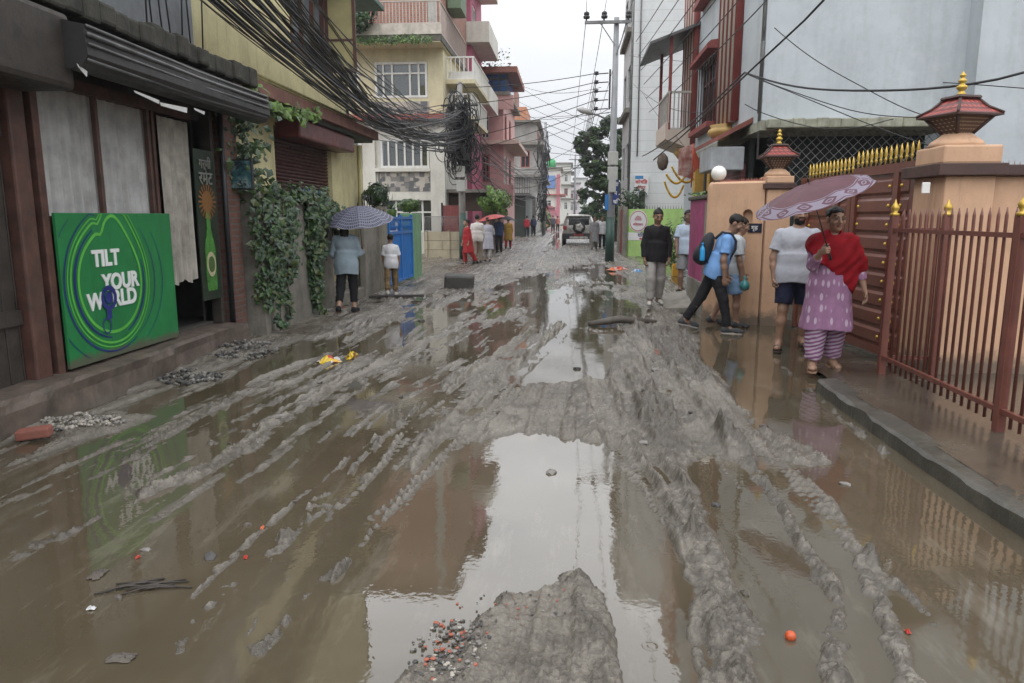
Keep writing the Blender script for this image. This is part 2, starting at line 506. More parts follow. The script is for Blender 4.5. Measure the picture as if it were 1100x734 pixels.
def mud_height(X, Y):
    w1 = fbm(X * 1.1, Y * .8, 4); w2 = fbm(X * 4 + 31, Y * 2.6, 4); w3 = fbm(X * 13 + 5, Y * 11, 4, .6)
    streak = fbm(X * 7 + .35 * w1, Y * .9 + 3, 4); fine = fbm(X * 38, Y * 34, 3, .6)
    clod = np.maximum(0, fbm(X * 7 + 60, Y * 6, 4, .65)) ** 1.5 * 2.2
    clod2 = np.maximum(0, fbm(X * 19 + 9, Y * 17, 3, .6)) ** 1.3
    far = sst(9, 17, Y)
    xs = X - .125 * Y * sst(.6, -.8, X) + .20 * fbm(X * .8 + 4, Y * .35, 2)
    def rut(f, off): return np.clip(1 - 2.6 * np.abs(fbm(xs * f + off, Y * .22 + off, 3, .55)), 0, 1) ** 2.2
    ruts = rut(3.2, 3.) * .65 + rut(6.1, 41.) * .6 + rut(12., 77.) * .35
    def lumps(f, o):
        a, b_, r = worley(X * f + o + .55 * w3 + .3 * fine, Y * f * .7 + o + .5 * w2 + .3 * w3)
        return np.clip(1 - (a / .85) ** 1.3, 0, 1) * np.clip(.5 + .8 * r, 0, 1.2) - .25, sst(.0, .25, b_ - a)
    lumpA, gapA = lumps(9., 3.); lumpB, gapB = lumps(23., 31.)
    crumb = np.abs(fbm(X * 26 + 2 * w2, Y * 22, 3, .62))
    patch = sst(-.06, .22, fbm(X * 1.6 + 90, Y * .9, 3))
    h = -.030 + .014 * w1 + .012 * streak + .006 * w3
    h += far * (.003 + .050 * w2 + .030 * w1 + .020 * w3 + .030 * clod + .030 * ruts + .012 * (crumb - .1) + (.12 + patch) * (.030 * lumpA + .012 * lumpB))
    # left lane: broken streaks of mud just breaking the surface
    left = sst(.1, -1.2, X) * sst(2.2, 4.6, Y) * (1 - far)
    h += left * (.005 + .024 * streak + .010 * w3 + .008 * clod + .034 * ruts)
    land_ = .12 * far; rid_ = 0 * X; smooth_ = 0 * X; drag = rut(24., 9.)
    for poly, ht, soft, cl, warp in LANDS:
        sd = sd_poly(X, Y, poly) + warp * (.9 * w2 + .5 * w3)
        k = sst(-.02, soft, sd)
        land_ = np.maximum(land_, k * cl)
        h = np.maximum(h, -.03 + k * (.03 + ht * (.75 + .5 * w2)) + k * cl * (.036 * clod + .026 * clod2 + .012 * w3 + .048 * (ruts - .35) + .014 * (crumb - .12) + .012 * drag + patch * (.032 * lumpA + .020 * lumpB)))
    for pts, hw, ht, ro in RIDGES:
        d, s, sg = sd_line(X + .05 * w2 + .02 * w3, Y + .05 * w2, pts)
        hw2 = hw * (1 + .45 * fbm(s * 3 + ht * 99, s * 0 + hw * 50, 3))
        k = np.exp(-(d / hw2) ** 2 * 1.1)
        brk = .72 + .5 * fbm(s * 5 + 7, sg * 9, 3)
        rid_ = np.maximum(rid_, k * ro)
        h = h + 1.15 * ht * k * brk + ro * k * (.040 * clod + .034 * clod2 + .014 * w3 + .022 * (crumb - .1) + (.030 * lumpA + .022 * lumpB) * sst(-.12, .2, w2))
    for pts, hw, dp, pitch in TRACKS:
        d, s, sg = sd_line(X + .03 * w2, Y + .03 * w2, pts)
        k = sst(hw, hw * .75, d)
        edge = np.exp(-((d - hw * 1.12) / (.22 * hw)) ** 2)
        tr = np.tanh(3 * np.sin(2 * math.pi * (s + np.abs(sg) * .7) / pitch)) * np.cos(sg / hw * 7)
        base = -.006 + .010 * w2
        land = sst(-.012, .012, h)
        tgt = np.where(h > base, h * .35 + base * .65, h)
        smooth_ = np.maximum(smooth_, .8 * k)
        h = h * (1 - k * .75) + k * .75 * (tgt + .013 * tr) + land * edge * dp * (.6 + .6 * clod2)
    h += (.006 * fine + .0045 * fbm(X * 85, Y * 80, 2)) * sst(-.01, .01, h)
    # towards house fronts the mud rises a little; at the right pavement it stays under water
    h += sst(-3.5, -4.2, X) * .05 * (1 + w2) + sst(3.2, 4.2, X) * .03 * sst(13, 15, Y)
    churn_crease_shade = np.clip(1.6 * land_ * (clod + .8 * clod2 + .5 * (crumb - .12)) + land_ * patch * .45 + .5 * np.maximum(land_, rid_) * (1 - gapB * gapA) + rid_ * (.35 + 1.2 * clod2 + .8 * clod) - smooth_, 0, 1)  # churned earth plus crease shade painted as colour between the clods
    return h, churn_crease_shade, np.maximum(sst(.022, .0, h), .9 * np.maximum(rid_, np.maximum(land_, far) * patch) * np.clip(1.1 - gapA * 1.1 + .55 * (1 - gapB), 0, 1))  # soaked waterline band, with shading put into the clod creases


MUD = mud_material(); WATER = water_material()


def build_ground():
    nr, nc = 820, 1080
    ymin, ymax = 1.1, 95.0
    t = np.linspace(0, 1, nr)
    rows = 1 / ((1 / ymin) * (1 - t) + (1 / ymax) * t)
    s = np.linspace(-1.25, 1.25, nc)
    w = np.minimum(rows * 1.0 + .6, 6.0)
    Yg = np.repeat(rows[:, None], nc, 1); Xg = s[None, :] * w[:, None]
    Z, ch, wet = mud_height(Xg.ravel(), Yg.ravel())  # ch and wet both include the painted crease shade
    V = np.stack([Xg.ravel(), Yg.ravel(), Z], 1)
    i = np.arange(nr - 1)[:, None] * nc + np.arange(nc - 1)[None, :]
    i = i.ravel()
    F = np.stack([i, i + 1, i + nc + 1, i + nc], 1)
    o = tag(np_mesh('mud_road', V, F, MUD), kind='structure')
    for nm, arr in (('churn_crease_shade', ch), ('soaked_crease_shade', wet)): o.data.attributes.new(nm, 'FLOAT', 'POINT').data.foreach_set('value', np.asarray(arr, np.float32))
    # one broad sheet of earth out to the horizon, just under the modelled road
    g = MB(); g.add([(-600, -300, -.09), (600, -300, -.09), (600, 1500, -.09), (-600, 1500, -.09)], [(0, 1, 2, 3)])
    tag(g.build('ground', M('far_earth', (.17, .15, .12), .8)), kind='structure')
    g = MB(); g.add([(-4.6, -4, 0), (3.4, -4, 0), (3.4, 70, 0), (-4.6, 70, 0)], [(0, 1, 2, 3)])
    tag(g.build('puddle_water', WATER), kind='structure')


build_ground()

# ------------------------------------------------------------------ right pavement with kerb
def wet_concrete():
    m, nt, b = _nt('wet_concrete')
    tc = nt.nodes.new('ShaderNodeTexCoord').outputs['Object']
    n1 = noise(nt, tc, 1.6, 7, .65); n2 = noise(nt, tc, 22, 5, .7)
    c = ramp(nt, n1, .3, .7, (.042, .035, .027), (.095, .080, .062))
    c = mix(nt, math_(nt, 'MULTIPLY', ramp(nt, n2, .5, .75), .4), c, (.12, .105, .082))
    nt.links.new(c, b.inputs['Base Color'])
    nt.links.new(ramp(nt, n1, .38, .62, (.04,) * 3, (.30,) * 3), b.inputs['Roughness'])
    bumpn(nt, b, math_(nt, 'ADD', n2, noise(nt, tc, 5, 4)), .18, .01)
    return m


WETC = wet_concrete()


def pav_z(x, y):
    return .025 + .095 * sst(8.6, 6.6, y) * 1.0


def build_pavement():
    nx, ny = 60, 150
    xs = np.linspace(0, 1, nx); ys = np.linspace(1.0, 11.4, ny)
    V = []
    for y in ys:
        x0 = 2.40 + .14 * float(sst(6.5, 7.4, y)) + .55 * float(sst(7.6, 9.6, y))
        for u in xs:
            x = x0 + (6.2 - x0) * u ** 1.3
            z = float(pav_z(x, y)) + .006 * float(fbm(np.array([x * 2.]), np.array([y * 2.]))[0])
            if y > 6.7 and u < .12: z -= .05 * (1 - u / .12)
            V.append((x, y, z))
    i = (np.arange(ny - 1)[:, None] * nx + np.arange(nx - 1)[None, :]).ravel()
    tag(np_mesh('pavement', V, np.stack([i, i + 1, i + nx + 1, i + nx], 1), WETC), kind='structure')
    b = MB(); n = 90
    prof = [(2.30, -.1), (2.306, .098), (2.320, .112), (2.47, .124), (2.48, -.1)]
    vs = []
    for k in range(n + 1):
        y = 1.0 + 5.75 * k / n
        for j, (x, z) in enumerate(prof):
            q = fbm(np.array([y * 3. + j * 7]), np.array([j * 3.]), 4)[0]
            vs.append((x + .02 * q + .03 * math.sin(y * .9), y, z + (.016 * q if z > 0 else 0)))
    fs = [(k * 5 + j, k * 5 + j + 1, (k + 1) * 5 + j + 1, (k + 1) * 5 + j) for k in range(n) for j in range(4)]
    fs += [(0, 1, 2, 3, 4), tuple(n * 5 + j for j in (4, 3, 2, 1, 0))]
    b.add(vs, fs)
    tag(b.build('kerb', M('kerb_concrete', (.062, .057, .046), .45, .4, 4, .7, 18, grime=.9, gcol=(.030, .032, .018), gs=(2, 2, 2)), fix=True), kind='structure')


build_pavement()
# ------------------------------------------------------------------ shared house materials
def clear_pane():
    m, nt, b = _nt('clear_window_pane')
    tr = nt.nodes.new('ShaderNodeBsdfTransparent'); tr.inputs['Color'].default_value = (.62, .66, .66, 1)
    gl = nt.nodes.new('ShaderNodeBsdfGlossy'); gl.inputs['Roughness'].default_value = .03
    mx = nt.nodes.new('ShaderNodeMixShader'); mx.inputs[0].default_value = .12
    nt.links.new(tr.outputs[0], mx.inputs[1]); nt.links.new(gl.outputs[0], mx.inputs[2]); nt.links.new(mx.outputs[0], nt.nodes['Material Output'].inputs['Surface'])
    return m


GLASS = M('dark_glass', (.02, .024, .028), .06, .2, 2, .02, 5, spec=.6)
CLEARP = clear_pane()
CURT = M('curtain_cloth', (.24, .235, .22), .9, .25, 6, .1, 60, wave=(1, 9), bd=.02)
OLDWOOD = M('old_dark_wood', (.034, .027, .022), .6, .45, 7, .4, 50, grime=.5)
REDWOOD = M('worn_red_wood', (.085, .038, .028), .6, .5, 6, .35, 40, grime=.75, gs=(3, 3, .6))
BLACKM = M('black_metal', (.018, .018, .02), .45, .3, 8, .1, 60)
GREYM = M('dull_steel', (.19, .19, .19), .45, .3, 6, .1, 60, metal=.5, grime=.5)
MOSS = M('mossy_concrete', (.095, .088, .070), .85, .4, 5, .6, 25, grime=.8, gcol=(.035, .042, .018))
CONC = M('stained_concrete', (.21, .195, .165), .75, .25, 3, .4, 30, grime=.85, gcol=(.055, .05, .038))
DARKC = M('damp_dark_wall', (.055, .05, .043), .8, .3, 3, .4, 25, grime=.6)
WHITEP = M('white_paint', (.70, .69, .66), .55, .08, 4, .08, 30, grime=.35)
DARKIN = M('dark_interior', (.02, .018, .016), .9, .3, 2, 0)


def frame_x(mb, X, y0, y1, z0, z1, w, d, nv=0, nh=()):
    """window frame lying in a plane X, d deep towards +X"""
    mb.box((X, y0, z0), (X + d, y0 + w, z1)); mb.box((X, y1 - w, z0), (X + d, y1, z1))
    mb.box((X, y0 + w, z0), (X + d, y1 - w, z0 + w)); mb.box((X, y0 + w, z1 - w), (X + d, y1 - w, z1))
    for k in range(nv):
        yc = y0 + (y1 - y0) * (k + 1) / (nv + 1)
        mb.box((X + .004, yc - w * .4, z0 + w), (X + d - .004, yc + w * .4, z1 - w))
    for z in nh:
        mb.box((X + .008, y0 + w, z - w * .35), (X + d - .008, y1 - w, z + w * .35))


def frame_y(mb, Y, x0, x1, z0, z1, w, d, xs=(), zs=()):
    """window frame in a plane Y, d deep towards -Y"""
    mb.box((x0, Y, z0), (x0 + w, Y - d, z1)); mb.box((x1 - w, Y, z0), (x1, Y - d, z1))
    mb.box((x0 + w, Y, z0), (x1 - w, Y - d, z0 + w)); mb.box((x0 + w, Y, z1 - w), (x1 - w, Y - d, z1))
    for x in xs: mb.box((x - w * .4, Y - .004, z0 + w), (x + w * .4, Y - d + .004, z1 - w))
    for z in zs: mb.box((x0 + w, Y - .008, z - w * .35), (x1 - w, Y - d + .008, z + w * .35))


def window_y(par, Y, x0, x1, z0, z1, mat, w=.06, d=.08, xs=(), zs=(), pane=None, curtain=False):
    f = MB(); frame_y(f, Y, x0, x1, z0, z1, w, d, xs, zs)
    fo = f.build('window', mat, par)
    p = MB(); p.box((x0 + w, Y - d * .35, z0 + w), (x1 - w, Y - d * .35 + .012, z1 - w)); p.build('pane', pane or (CLEARP if curtain else GLASS), fo)
    if curtain:
        c = MB(); n = 24
        vs = []; 
        for k in range(n + 1):
            x = x0 + w + (x1 - x0 - 2 * w) * k / n
            for z in (z0 + w, z1 - w): vs.append((x, Y + .05 + .02 * math.sin(k * 1.9), z))
        c.smooth = True; c.add(vs, [(2 * k, 2 * k + 2, 2 * k + 3, 2 * k + 1) for k in range(n)])
        c.build('curtain', CURT, fo)
    return fo


def window_x(par, X, y0, y1, z0, z1, mat, w=.06, d=.08, nv=1, nh=(), pane=None, s=1):
    f = MB(); frame_x(f, X, y0, y1, z0, z1, w, d * s, nv, nh)
    fo = f.build('window', mat, par)
    p = MB(); p.box((X + d * s * .35, y0 + w, z0 + w), (X + d * s * .35 - .012 * s, y1 - w, z1 - w)); p.build('pane', pane or GLASS, fo)
    return fo


def drape(mb, X, y0, y1, z0, z1, amp=.03, freq=11, n=60, m=10, hem=.0, seed=0):
    """hanging folded cloth in a plane X"""
    vs = []; fs = []
    for i in range(n + 1):
        y = y0 + (y1 - y0) * i / n
        ph = y * freq * 2 * math.pi
        for j in range(m + 1):
            t = j / m
            q = math.sin(ph + .8 * math.sin(y * 17 + seed) + t * .7) * .7 + .3 * math.sin(ph * 2.3 + seed)
            zz = z1 + (z0 + hem * math.sin(y * 21 + seed) - z1) * t
            vs.append((X + amp * q * (.5 + .5 * t), y, zz))
    for i in range(n):
        for j in range(m):
            a = i * (m + 1) + j
            fs.append((a, a + m + 1, a + m + 2, a + 1))
    s = mb.smooth; mb.smooth = True; mb.add(vs, fs); mb.smooth = s


# ------------------------------------------------------------------ the shop with the green board
XA = -4.28
def shop_house():
    t = thing('shop_house', 'dark timber shop front with net curtains, worn red posts and a black awning', 'house', (XA - .5, 7, 0))
    yP0, yP1 = 5.40, 5.58
    yw0, yw1 = onx(45, 160, XA)[0], onx(168, 200, XA)[0]
    ym1, ym2 = onx(106, 160, XA)[0], onx(163, 190, XA)[0]
    yd1 = onx(208, 240, XA)[0]; yb1 = onx(231, 250, XA)[0]; yp0 = onx(242, 260, XA)[0]; yp1 = onx(259, 300, XA)[0]
    # main wall set behind the timber front, with door and window openings
    w = MB()
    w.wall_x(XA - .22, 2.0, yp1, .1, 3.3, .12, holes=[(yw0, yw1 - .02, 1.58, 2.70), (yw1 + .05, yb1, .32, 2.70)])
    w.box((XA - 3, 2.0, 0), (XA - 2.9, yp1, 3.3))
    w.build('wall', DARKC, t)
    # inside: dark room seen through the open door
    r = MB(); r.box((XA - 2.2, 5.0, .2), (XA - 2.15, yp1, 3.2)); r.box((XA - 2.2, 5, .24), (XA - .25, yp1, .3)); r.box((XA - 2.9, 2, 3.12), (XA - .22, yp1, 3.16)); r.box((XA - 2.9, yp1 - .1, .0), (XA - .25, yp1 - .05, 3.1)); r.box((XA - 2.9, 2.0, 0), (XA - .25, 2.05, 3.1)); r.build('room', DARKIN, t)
    # vertical plank door, leftmost
    p = MB()
    y = 3.3
    while y < yP0 - .02:
        ww = random.uniform(.13, .2); y1 = min(y + ww, yP0 - .01)
        p.bbox((XA - .10 + random.uniform(-.008, .008), y, .22), (XA - .06, y1 - .008, 3.0), .006); y = y1
    p.box((XA - .06, 3.3, .75), (XA - .03, yP0 - .02, .87)); p.box((XA - .06, 3.3, 2.2), (XA - .03, yP0 - .02, 2.32))
    p.build('plank_door', OLDWOOD, t)
    q = MB(); q.bbox((XA - .14, yP0, .05), (XA + .03, yP1, 3.15), .02); q.build('post', REDWOOD, t)
    q = MB(); q.bbox((XA - .10, yP1 + .07, .2), (XA + .03, yP1 + .15, 2.9), .01); q.build('post', REDWOOD, t)
    # window with net curtains
    f = MB()
    f.box((XA - .10, yw0 - .02, 1.50), (XA, yw1 + .04, 1.60)); f.box((XA - .10, yw0 - .02, 2.66), (XA, yd1 + .1, 2.76))
    for yy in (ym1, ym2 - .0): f.bbox((XA - .035, yy - .022, 1.6), (XA + .012, yy + .022, 2.66), .006)
    f.bbox((XA - .035, yw1 - .01, 1.6), (XA + .012, yw1 + .04, 2.66), .006)
    fo = f.build('window', REDWOOD, t)
    net = M('grey_net_curtain', (.38, .38, .37), .9, .25, 5, .15, 90, grime=.45, gcol=(.2, .16, .13))
    for a, b, sd in ((yw0 - .02, ym1, 1), (ym1 + .01, yw1 + .02, 4)):
        c = MB(); drape(c, XA - .075, a, b, 1.56, 2.68, .032, 7, n=130, seed=sd); c.build('curtain', net, fo)
    g = MB(); g.box((XA - .085, yw0, 1.60), (XA - .08, yw1 - .01, 2.66))
    # door frame beyond the curtain, brick pilaster, drain pipe
    d = MB(); d.bbox((XA - .2, yb1 + .0, .3), (XA + .02, yb1 + .07, 2.8), .006); d.build('door_frame', OLDWOOD, t)
    b = MB(); b.box((XA - .25, yp0, .0), (XA + .05, yp1, 3.3))
    b.build('brick_pilaster', M('red_brick_pilaster', (.17, .075, .055), .8, .3, 6, .6, 30, grime=.55, brick=((.13, .06, .045), (.12, .10, .085), .22, .075)), t)
    b = MB(); b.tube([(XA + .06, yp0 - .05, .25), (XA + .06, yp0 - .05, 3.2)], .035, 8); b.build('drain_pipe', BLACKM, t)
    # stepped plinth with crumbling edge
    pl = MB(); n = 60
    prof = [(-.3, 0), (.37, -.05), (.345, .19), (.335, .235), (.29, .262), (-.3, .28)]
    ys = [4.6 + (8.75 - 4.6) * k / n for k in range(n + 1)]
    vs = []
    for y in ys:
        e = .10 * max(0, (y - 6.9)) ** .5 * (1 if y < 8.3 else max(0, 1 - (y - 8.3) / .5))
        for j, (x, z) in enumerate(prof):
            qn = float(fbm(np.array([y * 2.2 + j]), np.array([j * 5.1]), 4)[0])
            k = 1 if 0 < j < 5 else 0
            vs.append((XA + x * (1 if x < 0 else .75) + k * (.04 * qn - e * .5), y, z + k * .03 * qn + (.02 if j > 2 else 0)))
    m = len(prof)
    fs = [(i * m + j, i * m + j + 1, (i + 1) * m + j + 1, (i + 1) * m + j) for i in range(n) for j in range(m - 1)]
    fs += [tuple(range(m)), tuple(n * m + j for j in range(m - 1, -1, -1))]
    pl.add(vs, fs)
    pl.build('plinth', M('old_red_plinth', (.112, .084, .067), .65, .4, 4, .8, 14, grime=1.0, gcol=(.042, .038, .028), gs=(1.6, 1.6, 1.2), splash=.16), t, fix=True)
    # lean-to awning: dark sheet, steel rolls below its front edge
    a0, a1 = 5.5, 8.9
    a = MB()
    a.box((XA - .1, a0, 2.93), (XA + .02, a1, 3.0))
    sec = [(-4.30, 3.16), (-3.66, 3.02), (-3.64, 2.80), (-3.70, 2.72), (-3.80, 2.70), (-4.30, 2.84)]
    a.prism([(z_, x_) for x_, z_ in []] or [(x_, z_) for x_, z_ in sec], 'y', a0, a1)
    ao = a.build('awning', M('black_awning', (.022, .021, .021), .5, .4, 3, .3, 20, grime=.4, gcol=(.05, .045, .04)), t, fix=True)
    rl = MB()
    for x, z, r in ((-3.65, 3.01, .016), (-3.645, 2.95, .022), (-3.64, 2.88, .014), (-3.67, 2.77, .018)):
        rl.tube([(x, a0 + .02, z), (x - .02, (a0 + a1) / 2, z - .015), (x, a1 - .05, z)], r, 8)
    rl.build('shutter_slat', M('greyed_steel', (.085, .085, .085), .35, .4, 5, .2, 30, metal=.6, grime=.5), ao)
    for p0, p1, hh in (((140, 97), (168, 108), .03), ((168, 110), (198, 116), .045), ((78, 68), (90, 77), .04), ((205, 116), (217, 120), .03)):
        y0, z0 = onx(*p0, -3.75); y1, z1 = onx(*p1, -3.75)
        z0 = min(z0, 2.75); z1 = min(z1, 2.75)
        tr = MB(); tr.add([(-3.72, y0, z0), (-3.72, y1, z1), (-3.722, y1 - .01, z1 - hh * 1.1), (-3.722, y0 + .02, z0 - hh * .6)], [(0, 1, 2, 3)]); tr.build('torn_strip', M('torn_white_plastic', (.62, .62, .6), .5), ao)
    # mossy ledge and grey parapet with loose steel rods
    l = MB(); n = 30
    for k in range(n):
        y0 = 3 + (9.05 - 3) * k / n; y1 = 3 + (9.05 - 3) * (k + 1) / n
        l.bbox((XA - .4, y0, 3.16 + random.uniform(-.02, .0)), (XA + .42 + random.uniform(-.03, .03), y1 + .02, 3.34 + random.uniform(-.02, .04)), .03)
    l.build('roof_ledge', M('black_mossy_ledge', (.042, .040, .032), .85, .5, 5, .8, 22, grime=.8, gcol=(.022, .030, .010)), t)
    pw = MB(); pw.box((XA - .5, 1.5, 3.3), (XA - .3, 8.98, 6.6)); pw.build('parapet', M('blue_grey_render', (.30, .32, .34), .7, .2, 2.5, .2, 25, grime=.6, gcol=(.14, .14, .14)), t)
    rd = MB()
    for k in range(7):
        y = 7.5 + k * .19 + random.uniform(-.05, .05)
        rd.tube([(XA - .05, y, 3.3), (XA - .05 + random.uniform(-.06, .06), y + random.uniform(-.1, .1), 4.3 + random.uniform(0, .5))], .009, 5)
    rd.build('reinforcing_rod', BLACKM, t)
    ev = MB(); ev.bbox((XA - .3, 2.5, 2.55), (XA + .45, 5.62, 3.12), .05); ev.build('door_hood', OLDWOOD, t)
    return dict(yw0=yw0, yw1=yw1, yd1=yd1, yb1=yb1, yp0=yp0, yp1=yp1)


SH = shop_house()


def text_mesh(txt, size, bold=0.0, align='CENTER', ext=.004):
    c = bpy.data.curves.new('txt', 'FONT'); c.body = txt; c.size = size; c.align_x = align; c.offset = bold; c.extrude = ext
    c.resolution_u = 4
    o = bpy.data.objects.new('txt', c); COL.objects.link(o)
    dg = bpy.context.evaluated_depsgraph_get()
    me = bpy.data.meshes.new_from_object(o.evaluated_get(dg))
    vs = [tuple(v.co) for v in me.vertices]; fs = [tuple(p.vertices) for p in me.polygons]
    bpy.data.objects.remove(o); bpy.data.meshes.remove(me)
    return vs, fs


def put_text(mb, txt, size, P, bold=0., align='CENTER'):
    """P maps (u, v, w) of the lettering plane to world space"""
    vs, fs = text_mesh(txt, size, bold, align)
    mb.add([P(*v) for v in vs], fs)


def sign_board():
    y0, y1, z0, z1 = 5.74, 7.48, .31, 1.625
    t = thing('sign_board', 'square green board lettered TILT YOUR WORLD with looping rings', 'sign', (XA + .05, (y0 + y1) / 2, z0))
    X = XA + .035
    b = MB(); b.bbox((X, y0, z0), (X + .03, y1, z1), .004)
    b.build('panel', M('green_board', (.012, .185, .052), .42, .12, 3, .05, 20, grime=.35, gcol=(.022, .075, .035), gs=(1.5, 1.5, .5), splash=.18), t)
    yc, zc = onx(120, 303, X + .03); W = (y1 - y0); sc = W / 1.74
    def loop(ry, rz, X2, w, mb, a0=0, a1=2 * math.pi, notch=True, ox=0, oz=0):
        n = 90; pts = []
        for k in range(n + 1):
            a = a0 + (a1 - a0) * k / n
            y = ry * math.cos(a); z = rz * math.sin(a)
            if notch and z > 0:      # the ring bulges up to a second lobe, upper right
                z += .33 * rz * math.exp(-((y - .22 * ry) / (.42 * ry)) ** 2)
                z -= .13 * rz * math.exp(-((y + .22 * ry) / (.10 * ry)) ** 2)
            pts.append((yc + ox + y, zc + oz + z))
        vs = []; fs = []
        for i, (y, z) in enumerate(pts):
            p0 = pts[max(i - 1, 0)]; p1 = pts[min(i + 1, n)]
            dy, dz = p1[0] - p0[0], p1[1] - p0[1]; L = math.hypot(dy, dz) + 1e-9
            hw = w * (.35 + .65 * math.sin(math.pi * i / n)) if a1 - a0 < 6 else w
            ny, nz = -dz / L * hw, dy / L * hw
            for s_ in (-1, 1):
                vs.append((X2, min(max(y + s_ * ny, y0 + .01), y1 - .01), min(max(z + s_ * nz, z0 + .01), z1 - .006)))
        fs = [(2 * i, 2 * i + 2, 2 * i + 3, 2 * i + 1) for i in range(n)]
        mb.add(vs, fs)
    lg = MB(); nv = MB()
    loop(.46, .46, X + .0335, .014, lg)
    loop(.56, .56, X + .0335, .010, lg)
    loop(.60, .60, X + .0335, .006, lg)
    loop(.51, .51, X + .0340, .014, nv, R(115), R(262))
    loop(.51, .51, X + .0340, .012, nv, R(-70), R(20))
    loop(.64, .64, X + .0340, .010, nv, R(105), R(300))
    loop(.70, .62, X + .0345, .005, nv, R(-60), R(45))
    loop(.80, .74, X + .0340, .006, nv, R(130), R(240))
    loop(.84, .72, X + .0340, .005, nv, R(-55), R(35))
    lg.build('ring_pattern', M('light_green_ink', (.10, .42, .06), .4), t)
    nv.build('dark_ring_pattern', M('navy_ink', (.012, .02, .14), .4), t)
    tx = MB()
    for s, (px, py), size in (('TILT', (114, 285), .20), ('YOUR', (130, 309), .20)):
        y, z = onx(px, py, X + .03)
        put_text(tx, s, size, lambda u, v, w, y=y, z=z: (X + .036 + w, y + u, z + v), .008)
    y, z = onx(116, 330, X + .03)
    put_text(tx, 'W', .205, lambda u, v, w: (X + .036 + w, onx(102, 325, X + .03)[0] + u, z + v), .008)
    put_text(tx, 'RLD', .205, lambda u, v, w: (X + .036 + w, onx(134, 325, X + .03)[0] + u, z + v), .008)
    tx.build('lettering', M('white_ink', (.72, .74, .72), .45, .06), t)
    yo, zo = onx(116, 320, X + .03)
    rg = MB()
    def disc(r0, r1, oy, oz, X2, sy=1.):
        n = 32; vs = []
        for k in range(n):
            a = 2 * math.pi * k / n
            for r in (r0, r1): vs.append((X2, yo + oy + sy * r * math.cos(a), zo + oz + r * math.sin(a)))
        rg.add(vs, [(2 * k, 2 * ((k + 1) % n), 2 * ((k + 1) % n) + 1, 2 * k + 1) for k in range(n)])
    disc(.0, .055, 0, 0, X + .0420); disc(.07, .115, 0, 0, X + .0420); disc(.06, .076, -.06, -.25, X + .0420, .85)
    rg.box((X + .0415, yo - .05, zo - .19), (X + .0425, yo + .02, zo - .11))
    rg.build('ring_pull_picture', M('navy_ink2', (.02, .03, .17), .35), t)


sign_board()


